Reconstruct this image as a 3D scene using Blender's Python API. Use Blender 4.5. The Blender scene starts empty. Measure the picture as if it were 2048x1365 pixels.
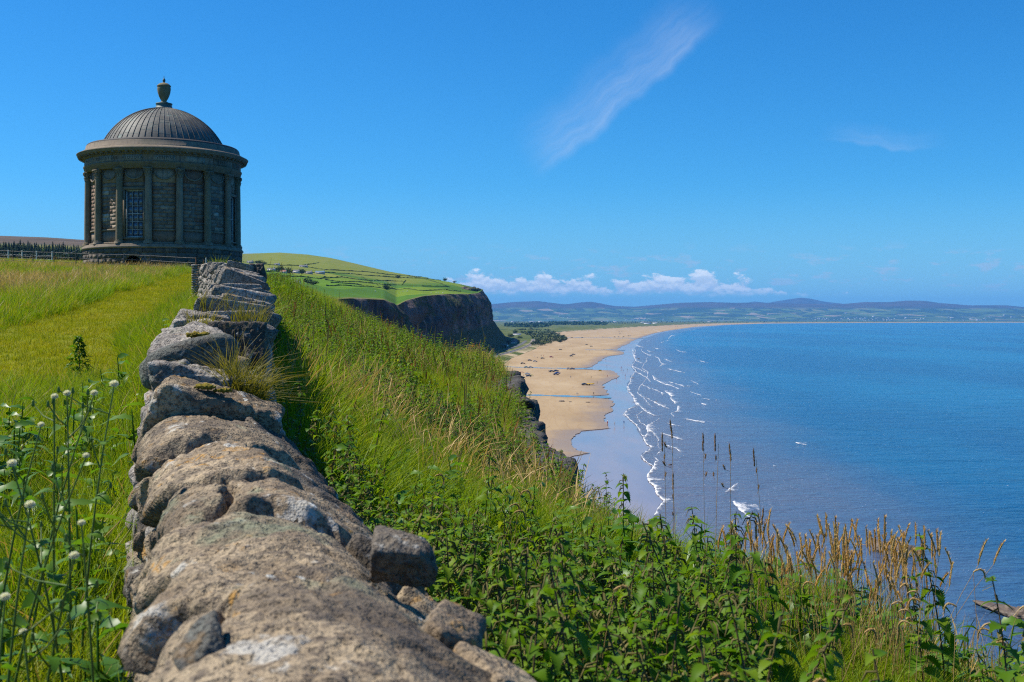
import bpy, bmesh, math, random
import numpy as np
from mathutils import Vector, Matrix, Euler

# ------------------------------------------------------------------ camera, world, sun
H = 43.0                       # eye height over the sea, metres
F = 2300.0; CXP = 1024.0; YH = 637.0      # lens in photo pixels, centre column, horizon row
sc = bpy.context.scene
col = sc.collection
cam_d = bpy.data.cameras.new('camera'); cam = bpy.data.objects.new('camera', cam_d); col.objects.link(cam)
cam.location = (0, 0, H); cam.rotation_euler = (math.radians(90), 0, 0)
cam_d.sensor_width = 36.0; cam_d.lens = 36.0 * F / 2048
cam_d.shift_y = -(682.5 - YH) / 2048
cam_d.clip_start = 0.05; cam_d.clip_end = 120000
cam_d.dof.use_dof = True; cam_d.dof.focus_distance = 10.0; cam_d.dof.aperture_fstop = 7.5
sc.camera = cam

SUN_AZ = math.radians(-77)     # from straight ahead (+Y) towards the left
SUN_EL = math.radians(54)
world = bpy.data.worlds.new('World'); sc.world = world; world.use_nodes = True
sun_d = bpy.data.lights.new('sun', 'SUN'); sun = bpy.data.objects.new('sun', sun_d); col.objects.link(sun)
sun_d.energy = 5.0; sun_d.angle = math.radians(0.53); sun_d.color = (1.0, 0.94, 0.83)
sdir = Vector((math.sin(SUN_AZ) * math.cos(SUN_EL), math.cos(SUN_AZ) * math.cos(SUN_EL), math.sin(SUN_EL)))
sun.rotation_euler = sdir.to_track_quat('Z', 'Y').to_euler()
sun.location = (-60, 30, 120)
sc.view_settings.view_transform = 'Standard'; sc.view_settings.look = 'None'
sc.view_settings.exposure = 0.55; sc.view_settings.gamma = 1.0
sc.view_settings.use_curve_mapping = False
sc.render.engine = 'CYCLES'
cy = sc.cycles
cy.use_denoising = False; cy.pixel_filter_type = 'BLACKMAN_HARRIS'; cy.filter_width = 1.1
cy.max_bounces = 6; cy.diffuse_bounces = 2; cy.glossy_bounces = 2; cy.transmission_bounces = 3
cy.transparent_max_bounces = 12; cy.volume_bounces = 0
cy.caustics_reflective = False; cy.caustics_refractive = False
cy.sample_clamp_indirect = 4.0; cy.sample_clamp_direct = 3.0
sc.render.film_transparent = False

class NT:
    """small helper to write node trees"""
    def __init__(s, tree):
        s.t = tree; s.n = tree.nodes; s.l = tree.links
    def new(s, typ, **kw):
        nd = s.n.new(typ)
        for k, v in kw.items(): setattr(nd, k, v)
        return nd
    def put(s, sock, v):
        if v is None: return
        if hasattr(v, 'is_output') or isinstance(v, bpy.types.NodeSocket): s.l.new(v, sock)
        else:
            if isinstance(v, (tuple, list)) and len(v) == 3 and sock.type == 'RGBA': v = (*v, 1)
            sock.default_value = v
    def m(s, op, a, b=None, c=None, clamp=False):
        nd = s.new('ShaderNodeMath', operation=op); nd.use_clamp = clamp
        s.put(nd.inputs[0], a)
        if b is not None: s.put(nd.inputs[1], b)
        if c is not None: s.put(nd.inputs[2], c)
        return nd.outputs[0]
    def vm(s, op, a, b=None):
        nd = s.new('ShaderNodeVectorMath', operation=op)
        s.put(nd.inputs[0], a)
        if b is not None: s.put(nd.inputs[1], b)
        return nd.outputs[0]
    def sm(s, x, a, b):       # smoothstep
        nd = s.new('ShaderNodeMapRange', interpolation_type='SMOOTHSTEP')
        s.put(nd.inputs[0], x); s.put(nd.inputs[1], a); s.put(nd.inputs[2], b)
        return nd.outputs[0]
    def lin(s, x, a, b, c=0.0, d=1.0):
        nd = s.new('ShaderNodeMapRange')
        s.put(nd.inputs[0], x); s.put(nd.inputs[1], a); s.put(nd.inputs[2], b); s.put(nd.inputs[3], c); s.put(nd.inputs[4], d)
        return nd.outputs[0]
    def mix(s, f, a, b, blend='MIX'):
        nd = s.new('ShaderNodeMix', data_type='RGBA', blend_type=blend)
        s.put(nd.inputs[0], f); s.put(nd.inputs[6], a); s.put(nd.inputs[7], b)
        return nd.outputs[2]
    def noise(s, vec, scale, detail=3.0, rough=0.55, dist=0.0, out=0):
        nd = s.new('ShaderNodeTexNoise'); s.put(nd.inputs['Vector'], vec)
        nd.inputs['Scale'].default_value = scale; nd.inputs['Detail'].default_value = detail
        nd.inputs['Roughness'].default_value = rough; nd.inputs['Distortion'].default_value = dist
        return nd.outputs[out]
    def vor(s, vec, scale, feature='F1', out='Distance', rand=1.0):
        nd = s.new('ShaderNodeTexVoronoi', feature=feature); s.put(nd.inputs['Vector'], vec)
        nd.inputs['Scale'].default_value = scale; nd.inputs['Randomness'].default_value = rand
        return nd.outputs[out]
    def ramp(s, f, stops, interp='LINEAR'):
        nd = s.new('ShaderNodeValToRGB'); cr = nd.color_ramp; cr.interpolation = interp
        while len(cr.elements) < len(stops): cr.elements.new(0.5)
        for e, (p, c) in zip(cr.elements, stops):
            e.position = p; e.color = (*c, 1) if len(c) == 3 else c
        s.put(nd.inputs[0], f); return nd.outputs[0]
    def pos(s): return s.new('ShaderNodeNewGeometry').outputs['Position']
    def obj(s): return s.new('ShaderNodeTexCoord').outputs['Object']
    def rnd(s): return s.new('ShaderNodeObjectInfo').outputs['Random']
    def attr(s, name, out='Fac'):
        nd = s.new('ShaderNodeAttribute', attribute_name=name); return nd.outputs[out]
    def bump(s, h, strength=0.5, dist=0.05):
        nd = s.new('ShaderNodeBump'); s.put(nd.inputs['Height'], h)
        nd.inputs['Strength'].default_value = strength; nd.inputs['Distance'].default_value = dist
        return nd.outputs[0]
    def scale(s, vec, v):
        return s.vm('MULTIPLY', vec, v)

# sky: Nishita, a touch more saturated, fair-weather cumulus low over the far hills and thin cirrus
w = NT(world.node_tree); w.n.clear()
wout = w.new('ShaderNodeOutputWorld'); bg = w.new('ShaderNodeBackground')
sky = w.new('ShaderNodeTexSky', sky_type='NISHITA')
sky.sun_disc = False; sky.sun_elevation = SUN_EL; sky.sun_rotation = SUN_AZ
sky.altitude = 50; sky.air_density = 1.0; sky.dust_density = 0.0; sky.ozone_density = 3.0
srgb = w.new('ShaderNodeSeparateColor'); w.l.new(sky.outputs[0], srgb.inputs[0])
hsc = w.new('ShaderNodeCombineColor')       # deeper, polarised-looking blue
for i, (g, k) in enumerate(((1.65, 0.46), (1.12, 0.88), (1.0, 1.28))):
    w.put(hsc.inputs[i], w.m('MULTIPLY', w.m('POWER', w.m('MULTIPLY', srgb.outputs[i], 0.1), g), 10.0 * k))
gen = w.new('ShaderNodeTexCoord').outputs['Generated']
sp = w.new('ShaderNodeSeparateXYZ'); w.l.new(gen, sp.inputs[0])
az = w.m('MULTIPLY', w.m('ARCTAN2', sp.outputs[0], sp.outputs[1]), 57.2958)
el = w.m('MULTIPLY', w.m('ARCSINE', sp.outputs[2]), 57.2958)
def comb(x, y, z=0.0):
    nd = w.new('ShaderNodeCombineXYZ'); w.put(nd.inputs[0], x); w.put(nd.inputs[1], y); w.put(nd.inputs[2], z); return nd.outputs[0]
# cumulus bank: flat bases low over the horizon, billowing tops, thicker in one stretch of it
fine = w.noise(comb(w.m('MULTIPLY', az, 0.9), w.m('MULTIPLY', el, 1.5)), 1.0, 6.0, 0.62)
bill = w.noise(comb(w.m('MULTIPLY', az, 0.33), 7.3), 1.0, 3.0, 0.55)
bank = w.m('MULTIPLY', w.sm(az, -9.0, -4.0), w.sm(az, 17.0, 9.0))
tops = w.m('ADD', w.m('MULTIPLY', w.m('SUBTRACT', bill, 0.50), 1.8), w.m('SUBTRACT', w.m('MULTIPLY', bank, 1.15), 0.35))
dens = w.m('ADD', w.m('SUBTRACT', tops, w.m('SUBTRACT', el, 1.30)), w.m('MULTIPLY', w.m('SUBTRACT', fine, 0.5), 2.6))
cum = w.m('MULTIPLY', w.sm(dens, 0.0, 0.30), w.sm(w.m('ADD', el, w.m('MULTIPLY', w.m('SUBTRACT', fine, 0.5), 0.9)), 1.10, 1.45))
up = w.noise(comb(w.m('MULTIPLY', az, 0.9), w.m('ADD', w.m('MULTIPLY', el, 1.5), 0.25)), 1.0, 6.0, 0.62)
lit = w.m('ADD', w.m('MULTIPLY', w.sm(w.m('SUBTRACT', fine, up), -0.08, 0.12), 0.6), w.m('MULTIPLY', w.sm(el, 1.3, 2.4), 0.4))
ccol = w.mix(lit, (5.0, 6.4, 8.4), (9.6, 10.2, 10.8))
# small scattered puffs to the right
pv = comb(w.m('MULTIPLY', az, 0.75), w.m('MULTIPLY', el, 2.2))
pf = w.m('MULTIPLY', w.sm(w.noise(pv, 0.85, 5.0, 0.6), 0.53, 0.66), w.m('MULTIPLY', w.sm(el, 1.0, 1.6), w.sm(el, 3.9, 2.4)))
pf = w.m('MULTIPLY', pf, 0.62)
# cirrus: a long slanting wisp and a short one
def wisp(a0, e0, a1, e1, wid, amt, sc1):
    dx, dy = a1 - a0, e1 - e0; L = math.hypot(dx, dy); dx /= L; dy /= L
    rx = w.m('SUBTRACT', az, a0); ry = w.m('SUBTRACT', el, e0)
    t = w.m('ADD', w.m('MULTIPLY', rx, dx), w.m('MULTIPLY', ry, dy))
    n = w.m('SUBTRACT', w.m('MULTIPLY', ry, dx), w.m('MULTIPLY', rx, dy))
    wob = w.m('MULTIPLY', w.m('SUBTRACT', w.noise(comb(t, 0.0), 0.45, 2.0), 0.5), 1.3)
    n = w.m('ADD', n, wob)
    st = w.noise(comb(w.m('ADD', w.m('MULTIPLY', t, 0.35), w.m('MULTIPLY', n, 0.25)), w.m('MULTIPLY', n, 2.4)), sc1, 4.0, 0.6)
    prof = w.m('MULTIPLY', w.sm(n, -wid * 0.75, -wid * 0.1), w.sm(n, wid * 2.9, -wid * 0.2))
    ends = w.m('MULTIPLY', w.sm(t, -0.5, 2.0), w.sm(t, L + 0.6, L - 2.5))
    return w.m('MULTIPLY', w.m('MULTIPLY', prof, ends), w.lin(st, 0.28, 0.72, amt * 0.35, amt * 1.1))
ci = wisp(1.2, 7.3, 10.2, 14.6, 0.95, 0.24, 1.0)
ci2 = wisp(15.2, 8.6, 20.6, 7.9, 0.35, 0.13, 1.3)
skyc = w.mix(w.m('ADD', ci, ci2, clamp=True), hsc.outputs[0], (6.4, 7.2, 8.6))
skyc = w.mix(w.m('MULTIPLY', w.sm(el, 7.0, 0.0), 0.6), skyc, (2.6, 5.6, 8.2))       # paler towards the sea horizon
skyc = w.mix(pf, skyc, (4.0, 5.6, 7.6))
skyc = w.mix(w.m('MULTIPLY', cum, 0.9), skyc, ccol)
w.l.new(skyc, bg.inputs[0]); bg.inputs[1].default_value = 0.074
w.l.new(bg.outputs[0], wout.inputs[0])

# ------------------------------------------------------------------ helpers
rng = np.random.default_rng(7)
random.seed(7)
PI = math.pi
def P(x, y, d):                      # photo pixel + depth -> world
    return np.array([(x - CXP) / F * d, d, H + (YH - y) / F * d])
def PG(x, y, z=0.0):                 # photo pixel -> point on the level z
    d = (H - z) * F / (y - YH); return np.array([(x - CXP) / F * d, d, z])

def _hash(ix, iy, iz, seed):
    h = (ix * 374761393 + iy * 668265263 + iz * 2147483647 + seed * 974634777) & 0xFFFFFFFF
    h = ((h ^ (h >> 13)) * 1274126177) & 0xFFFFFFFF
    return ((h ^ (h >> 16)) & 0xFFFF) / 65535.0 * 2 - 1
def vnoise(p, seed=0):
    p = np.asarray(p, float)
    i = np.floor(p).astype(np.int64); f = p - i; f = f * f * f * (f * (f * 6 - 15) + 10)
    r = 0
    for dx in (0, 1):
        wx = f[..., 0] if dx else 1 - f[..., 0]
        for dy in (0, 1):
            wy = f[..., 1] if dy else 1 - f[..., 1]
            for dz in (0, 1):
                wz = f[..., 2] if dz else 1 - f[..., 2]
                r = r + wx * wy * wz * _hash(i[..., 0] + dx, i[..., 1] + dy, i[..., 2] + dz, seed)
    return r
def fbm(p, oct=4, seed=0, gain=0.5, lac=2.07):
    p = np.asarray(p, float); a = 1.0; s = 0; t = 0
    for k in range(oct):
        s = s + a * vnoise(p, seed + k * 17); t += a; a *= gain; p = p * lac + 3.7
    return s / t
def p3(x, y, z=0.0):
    x, y = np.broadcast_arrays(np.asarray(x, float), np.asarray(y, float))
    return np.stack([x, y, np.broadcast_to(np.asarray(z, float), x.shape)], -1)
def interp(x, tab, k=1):
    t = np.array(tab, float); return np.interp(x, t[:, 0], t[:, k])
def sstep(x, a, b):
    t = np.clip((x - a) / (b - a), 0, 1); return t * t * (3 - 2 * t)

def mesh_np(name, v, f, smooth=True, attrs=None, mats=None, midx=None):
    """v (n,3); f (m,k) array of faces, or a list of such arrays"""
    me = bpy.data.meshes.new(name)
    fs = f if isinstance(f, list) else [f]
    fs = [np.asarray(a, np.int32) for a in fs if len(a)]
    v = np.asarray(v, np.float32)
    me.vertices.add(len(v)); me.vertices.foreach_set('co', v.ravel())
    nl = sum(a.size for a in fs); npz = sum(len(a) for a in fs)
    if npz:
        me.loops.add(nl); me.loops.foreach_set('vertex_index', np.concatenate([a.ravel() for a in fs]))
        tot = np.concatenate([np.full(len(a), a.shape[1], np.int32) for a in fs])
        st = np.concatenate([[0], np.cumsum(tot)[:-1]]).astype(np.int32)
        me.polygons.add(npz); me.polygons.foreach_set('loop_start', st); me.polygons.foreach_set('loop_total', tot)
        if smooth: me.polygons.foreach_set('use_smooth', np.ones(npz, bool))
    if attrs:
        for k, a in attrs.items():
            a = np.asarray(a, np.float32)
            if a.ndim == 1:
                at = me.attributes.new(k, 'FLOAT', 'POINT'); at.data.foreach_set('value', a)
            else:
                at = me.attributes.new(k, 'FLOAT_COLOR', 'POINT'); at.data.foreach_set('color', np.c_[a, np.ones(len(a))].astype(np.float32).ravel())
    me.update(calc_edges=True)
    for m in (mats or []): me.materials.append(m)
    if midx is not None: me.polygons.foreach_set('material_index', np.asarray(midx, np.int32))
    return me
def link(name, data, parent=None, loc=None, rot=None, scl=None, label=None, cat=None, group=None, kind=None):
    o = bpy.data.objects.new(name, data); col.objects.link(o)
    if parent is not None: o.parent = parent
    if loc is not None: o.location = [float(a) for a in loc]
    if rot is not None: o.rotation_euler = [float(a) for a in rot]
    if scl is not None: o.scale = scl if hasattr(scl, '__len__') else (scl,) * 3
    if label: o['label'] = label
    if cat: o['category'] = cat
    if group: o['group'] = group
    if kind: o['kind'] = kind
    return o
class MB:
    """collects pieces into one mesh"""
    def __init__(s): s.v = []; s.q = []; s.t = []; s.n = 0; s.a = []
    def add(s, v, quads=None, tris=None, a=None):
        v = np.asarray(v, float)
        if quads is not None and len(quads): s.q.append(np.asarray(quads) + s.n)
        if tris is not None and len(tris): s.t.append(np.asarray(tris) + s.n)
        s.v.append(v); s.a.append(np.zeros(len(v)) if a is None else np.broadcast_to(np.asarray(a, float), (len(v),)))
        s.n += len(v); return s
    def box(s, c, h, rz=0.0, a=None):
        x, y, z = h
        v = np.array([[i, j, k] for k in (-z, z) for j in (-y, y) for i in (-x, x)], float)
        if rz:
            cr, sr = math.cos(rz), math.sin(rz); v[:, :2] = v[:, :2] @ np.array([[cr, sr], [-sr, cr]])
        return s.add(v + np.asarray(c, float), [(0, 2, 3, 1), (4, 5, 7, 6), (0, 1, 5, 4), (2, 6, 7, 3), (0, 4, 6, 2), (1, 3, 7, 5)], a=a)
    def tube(s, pts, rad, n=6, a=None, cap=True):
        pts = np.asarray(pts, float); m = len(pts)
        rad = np.broadcast_to(np.asarray(rad, float), (m,))
        tg = np.gradient(pts, axis=0); tg /= np.linalg.norm(tg, axis=1)[:, None] + 1e-12
        ref = np.array([0, 0, 1.0]) if abs(tg[0, 2]) < 0.9 else np.array([1.0, 0, 0])
        u = np.cross(tg, ref); u /= np.linalg.norm(u, axis=1)[:, None] + 1e-12; w_ = np.cross(tg, u)
        an = np.arange(n) / n * 2 * PI
        v = pts[:, None] + rad[:, None, None] * (np.cos(an)[None, :, None] * u[:, None] + np.sin(an)[None, :, None] * w_[:, None])
        i = np.arange(m - 1)[:, None] * n; j = np.arange(n)[None]; j2 = (j + 1) % n
        q = np.stack([i + j, i + j2, i + n + j2, i + n + j], -1).reshape(-1, 4)
        av = None if a is None else (np.repeat(np.asarray(a, float), n) if np.ndim(a) else a)
        return s.add(v.reshape(-1, 3), q, a=av)
    def lathe(s, prof, n=48, a0=0.0, a1=2 * PI, c=(0, 0, 0), a=None):
        prof = np.asarray(prof, float); full = abs(a1 - a0 - 2 * PI) < 1e-6
        k = n if full else n + 1
        an = a0 + (a1 - a0) * np.arange(k) / n
        v = np.stack([prof[:, 0:1] * np.cos(an), prof[:, 0:1] * np.sin(an), np.repeat(prof[:, 1:2], k, 1)], -1)
        i = np.arange(len(prof) - 1)[:, None] * k; j = np.arange(n)[None]; j2 = (j + 1) % k
        q = np.stack([i + j, i + j2, i + k + j2, i + k + j], -1).reshape(-1, 4)
        return s.add(v.reshape(-1, 3) + np.asarray(c, float), q, a=a)
    def arcblock(s, r0, r1, t0, t1, z0, z1, n=2, a=None):
        t = np.linspace(t0, t1, n + 1)
        ring = lambda r, z: np.c_[r * np.cos(t), r * np.sin(t), np.full(n + 1, z)]
        v = np.concatenate([ring(r0, z0), ring(r1, z0), ring(r1, z1), ring(r0, z1)]); k = n + 1
        q = []
        for i in range(n):
            for b in range(4):
                b2 = (b + 1) % 4; q.append((b * k + i, b * k + i + 1, b2 * k + i + 1, b2 * k + i))
        q += [(0, k, 2 * k, 3 * k), (n, 3 * k + n, 2 * k + n, k + n)]
        return s.add(v, q, a=a)
    def mesh(s, name, mat, smooth=False, attr=None):
        v = np.concatenate(s.v) if s.v else np.zeros((0, 3))
        fs = []
        if s.q: fs.append(np.concatenate(s.q))
        if s.t: fs.append(np.concatenate(s.t))
        return mesh_np(name, v, fs, smooth, {attr: np.concatenate(s.a)} if attr else None, [mat])
def grid_faces(nr, nc):
    i = np.arange(nr - 1)[:, None] * nc; j = np.arange(nc - 1)[None]
    return np.stack([i + j, i + j + 1, i + nc + j + 1, i + nc + j], -1).reshape(-1, 4)
_ico = {}
def ico(k):
    if k not in _ico:
        bm = bmesh.new(); bmesh.ops.create_icosphere(bm, subdivisions=k, radius=1.0)
        v = np.array([p.co[:] for p in bm.verts]); f = np.array([[q.index for q in p.verts] for p in bm.faces]); bm.free()
        v /= np.linalg.norm(v, axis=1)[:, None]; _ico[k] = (v, f)
    return _ico[k]
def rock(size, seed, k=3, nj=8, jit=0.16, rnd=9.0, amp=0.06, freq=2.2, fine=0.0):
    """angular stone: soft intersection of half-spaces, then noise; size = half extents"""
    n, f = ico(k); r = np.random.default_rng(seed)
    pl = [np.eye(3)[i] * s for i in range(3) for s in (1, -1)]
    pl = [p + r.normal(0, jit, 3) for p in pl]; hh = [1 + r.normal(0, 0.05) for _ in pl]
    for _ in range(nj):
        d = r.normal(0, 1, 3); d /= np.linalg.norm(d); pl.append(d); hh.append(r.uniform(1.05, 1.4))
    pl = np.array(pl); pl /= np.linalg.norm(pl, axis=1)[:, None]; hh = np.array(hh)
    q = np.maximum(n @ pl.T, 1e-4) / hh
    rad = (q ** rnd).sum(1) ** (-1 / rnd)
    v = n * rad[:, None]
    size = np.asarray(size, float); mean = size.mean()
    wp = v * size / mean
    d = amp * fbm(wp * freq + seed * 3.1, 5 if k >= 5 else 3, seed)
    if fine: d = d + fine * (fbm(wp * freq * 5 + seed, 4, seed + 5) + 0.6 * np.abs(vnoise(wp * freq * 3.1 + 9, seed + 8)))
    v = v * size + n * (d * mean * 1.4)[:, None]
    return v, f
def rock_mesh(name, size, seed, mat, **kw):
    v, f = rock(size, seed, **kw); return mesh_np(name, v, f, True, None, [mat])

# ------------------------------------------------------------------ materials
def mat_new(name):
    m = bpy.data.materials.new(name); m.use_nodes = True
    t = NT(m.node_tree); t.n.clear(); t.out = t.new('ShaderNodeOutputMaterial'); t.mat = m
    return t
def pbr(t, colr, rough=0.8, spec=0.3, normal=None, metal=0.0, link_out=True):
    b = t.new('ShaderNodeBsdfPrincipled')
    t.put(b.inputs['Base Color'], colr); t.put(b.inputs['Roughness'], rough); t.put(b.inputs['Specular IOR Level'], spec)
    t.put(b.inputs['Metallic'], metal)
    if normal is not None: t.l.new(normal, b.inputs['Normal'])
    if link_out: t.l.new(b.outputs[0], t.out.inputs[0])
    return b
def flat(name, c, rough=0.7, spec=0.3, metal=0.0, var=0.15, sc_=8.0):
    t = mat_new(name); n = t.noise(t.obj(), sc_, 3)
    k = t.m('ADD', t.lin(n, 0.3, 0.7, 1 - var, 1 + var), t.lin(t.rnd(), 0, 1, -var * 0.7, var * 0.7))
    pbr(t, t.vm('MULTIPLY', (*c,), t.new_comb(k)), rough, spec, None, metal); return t.mat
def _comb1(self, k):
    nd = self.new('ShaderNodeCombineXYZ')
    for i in range(3): self.put(nd.inputs[i], k)
    return nd.outputs[0]
NT.new_comb = _comb1
def foliage(name, stops, tip=None, trans=0.4, rough=0.5, spec=0.35, tint=1.0, posn=0.35, tgain=1.3):
    """leaf material; colour by random individual, patch of ground and height on the blade (attribute h)"""
    t = mat_new(name)
    k = t.m('ADD', t.m('MULTIPLY', t.rnd(), 0.6), t.m('MULTIPLY', t.lin(t.noise(t.pos(), posn, 3), 0.3, 0.7), 0.4))
    c = t.ramp(k, stops)
    if tip is not None:
        c = t.mix(t.m('MULTIPLY', t.sm(t.attr('h'), 0.45, 1.0), tip[1]), c, tip[0])
    b = pbr(t, c, rough, spec, link_out=False)
    tr = t.new('ShaderNodeBsdfTranslucent'); t.put(tr.inputs[0], t.vm('MULTIPLY', c, (1.15 * tgain, 1.1 * tgain, 0.55 * tgain)))
    mx = t.new('ShaderNodeMixShader'); mx.inputs[0].default_value = trans
    t.l.new(b.outputs[0], mx.inputs[1]); t.l.new(tr.outputs[0], mx.inputs[2]); t.l.new(mx.outputs[0], t.out.inputs[0])
    return t.mat

M = {}
# wall stone: brown-grey whin and schist with white, ochre and grey-green lichen
def stone_wall(name, c1, c2, c3, lich=1.0, scl=1.0):
    t = mat_new(name); p = t.pos(); r = t.rnd()
    pr = t.vm('ADD', p, t.new_comb(t.m('MULTIPLY', r, 37.0)))
    n1 = t.noise(pr, 4.0 * scl, 6, 0.6); n2 = t.noise(pr, 38 * scl, 4, 0.6); n3 = t.noise(pr, 140 * scl, 3, 0.6)
    c = t.mix(t.sm(n1, 0.35, 0.65), c1, c2); c = t.mix(t.sm(n2, 0.45, 0.7), c, c3)
    c = t.mix(t.m('MULTIPLY', t.sm(n3, 0.52, 0.66), 0.55), c, (0.045, 0.038, 0.03))
    pit = t.sm(t.noise(pr, 75 * scl, 2, 0.5), 0.56, 0.66); c = t.mix(t.m('MULTIPLY', pit, 0.4), c, (0.05, 0.04, 0.032))
    # lichens
    w1 = t.sm(t.m('ADD', t.noise(pr, 7.0 * scl, 5, 0.65), t.m('MULTIPLY', t.noise(pr, 1.6 * scl, 2), 0.35)), 0.785, 0.86)
    c = t.mix(t.m('MULTIPLY', w1, 0.55 * lich), c, (0.50, 0.50, 0.46))
    v = t.vor(t.vm('ADD', pr, t.scale(t.noise(pr, 9 * scl, 3, 0.6, 0, 1), (0.05, 0.05, 0.05))), 17 * scl); spots = t.m('MULTIPLY', t.sm(v, 0.22, 0.10), t.sm(t.noise(pr, 2.3 * scl, 2), 0.5, 0.6))
    c = t.mix(t.m('MULTIPLY', spots, 0.9 * lich), c, (0.52, 0.53, 0.49))
    o = t.m('MULTIPLY', t.sm(t.noise(pr, 11 * scl, 4, 0.7), 0.58, 0.66), t.sm(t.noise(pr, 1.9 * scl, 2), 0.40, 0.58))
    c = t.mix(t.m('MULTIPLY', o, 0.8 * lich), c, (0.38, 0.20, 0.04))
    g = t.sm(t.noise(t.vm('ADD', pr, (5, 3, 1)), 3.0 * scl, 4, 0.6), 0.57, 0.68)
    c = t.mix(t.m('MULTIPLY', g, 0.6 * lich), c, (0.20, 0.235, 0.15))
    dk = t.sm(t.noise(t.vm('ADD', pr, (2, 8, 4)), 2.2 * scl, 6, 0.7), 0.54, 0.62); c = t.mix(t.m('MULTIPLY', dk, 0.55), c, (0.06, 0.05, 0.042))
    c = t.vm('MULTIPLY', c, t.new_comb(t.lin(r, 0, 1, 0.78, 1.2)))
    hgt = t.m('ADD', t.m('MULTIPLY', n2, 0.5), t.m('ADD', t.m('MULTIPLY', n3, 0.22), t.m('SUBTRACT', t.m('MULTIPLY', n1, 0.8), t.m('MULTIPLY', pit, 0.25))))
    pbr(t, c, 0.85, 0.25, t.bump(hgt, 1.0, 0.028 / scl)); return t.mat
M['wall'] = stone_wall('wall_stone', (0.17, 0.125, 0.08), (0.36, 0.28, 0.18), (0.125, 0.098, 0.072))
M['slate'] = stone_wall('coping_slate', (0.23, 0.205, 0.175), (0.40, 0.36, 0.31), (0.13, 0.115, 0.10), 0.6)
M['boulder'] = stone_wall('boulder_stone', (0.13, 0.135, 0.115), (0.17, 0.175, 0.15), (0.11, 0.11, 0.10), 0.75)
M['core'] = stone_wall('rubble_core', (0.085, 0.07, 0.055), (0.15, 0.125, 0.095), (0.06, 0.052, 0.045), 0.8)
M['cliffrock'] = stone_wall('outcrop_basalt', (0.045, 0.043, 0.04), (0.085, 0.08, 0.072), (0.032, 0.03, 0.029), 0.3, 0.35)
M['searock'] = flat('sea_rock', (0.10, 0.075, 0.055), 0.6, 0.4, 0, 0.3, 1.0)

def temple_stone(name, cols, rough=0.85, scl=1.0, green=0.0, bright=1.0):
    t = mat_new(name); p = t.pos(); r = t.rnd()
    pr = t.vm('ADD', p, t.new_comb(t.m('MULTIPLY', r, 53.0)))
    c = t.ramp(r, [(i / (len(cols) - 1), x) for i, x in enumerate(cols)])
    n = t.noise(pr, 2.2 * scl, 5, 0.65); n2 = t.noise(pr, 14 * scl, 4, 0.6)
    c = t.vm('MULTIPLY', c, t.new_comb(t.m('MULTIPLY', t.lin(n, 0.25, 0.75, 0.72, 1.25), bright)))
    st = t.noise(t.scale(p, (3.0, 3.0, 0.35)), 1.5, 4, 0.6)       # rain streaks
    c = t.mix(t.m('MULTIPLY', t.sm(st, 0.52, 0.72), 0.55), c, (0.055, 0.05, 0.045))
    c = t.mix(t.m('MULTIPLY', t.sm(t.noise(pr, 1.0, 4), 0.5, 0.66), green), c, (0.075, 0.11, 0.075))
    c = t.mix(t.m('MULTIPLY', t.sm(n2, 0.6, 0.7), 0.3), c, (0.33, 0.32, 0.29))
    pbr(t, c, rough, 0.2, t.bump(t.m('ADD', n, t.m('MULTIPLY', n2, 0.5)), 0.25, 0.02)); return t.mat
ASH = [(0.15, 0.115, 0.085), (0.23, 0.175, 0.125), (0.17, 0.095, 0.065), (0.26, 0.20, 0.145), (0.13, 0.105, 0.085), (0.33, 0.26, 0.19)]
M['ashlar'] = temple_stone('sandstone_ashlar', ASH)
M['pale_ashlar'] = temple_stone('pale_sandstone', [(0.36, 0.31, 0.25), (0.42, 0.36, 0.29)])
M['frieze'] = temple_stone('frieze_slab_stone', [(0.23, 0.195, 0.15), (0.28, 0.24, 0.19)])
M['moulding'] = temple_stone('sandstone_moulding', [(0.18, 0.14, 0.09), (0.215, 0.17, 0.125)], green=0.18)
M['column'] = temple_stone('sandstone_column', [(0.18, 0.145, 0.09), (0.225, 0.18, 0.13)], green=0.25)
M['podium'] = temple_stone('basalt_podium', [(0.075, 0.068, 0.06), (0.12, 0.105, 0.085), (0.09, 0.08, 0.07), (0.16, 0.13, 0.10), (0.06, 0.055, 0.05)])
M['mortar'] = flat('pale_mortar', (0.22, 0.20, 0.175), 0.9, 0.1)
M['joint'] = flat('dark_joint', (0.14, 0.115, 0.09), 0.9, 0.1)
# dome lead and copper
t = mat_new('dome_sheet'); p = t.pos(); n = t.noise(p, 1.3, 5, 0.6); n2 = t.noise(p, 5.0, 4, 0.6)
c = t.mix(t.sm(n, 0.35, 0.65), (0.085, 0.082, 0.072), (0.125, 0.122, 0.108))
c = t.mix(t.m('MULTIPLY', t.sm(t.noise(t.scale(p, (1.6, 1.6, 0.5)), 1.4, 5, 0.7), 0.57, 0.68), 0.7), c, (0.16, 0.25, 0.21))
pbr(t, c, 0.62, 0.3, t.bump(n2, 0.3, 0.03)); M['dome'] = t.mat
M['lead'] = flat('lead_ring', (0.05, 0.047, 0.046), 0.7, 0.25)
t = mat_new('copper_green'); c = t.mix(t.sm(t.noise(t.pos(), 2.0, 4), 0.4, 0.6), (0.05, 0.085, 0.08), (0.09, 0.15, 0.135))
pbr(t, c, 0.6, 0.4); M['copper'] = t.mat
M['urn'] = temple_stone('urn_stone', [(0.17, 0.14, 0.075), (0.20, 0.165, 0.09)])
M['letter'] = flat('cut_letter', (0.03, 0.028, 0.025), 0.9, 0.1)
M['dark'] = flat('dark_hollow', (0.012, 0.011, 0.010), 0.9, 0.05)
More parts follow.
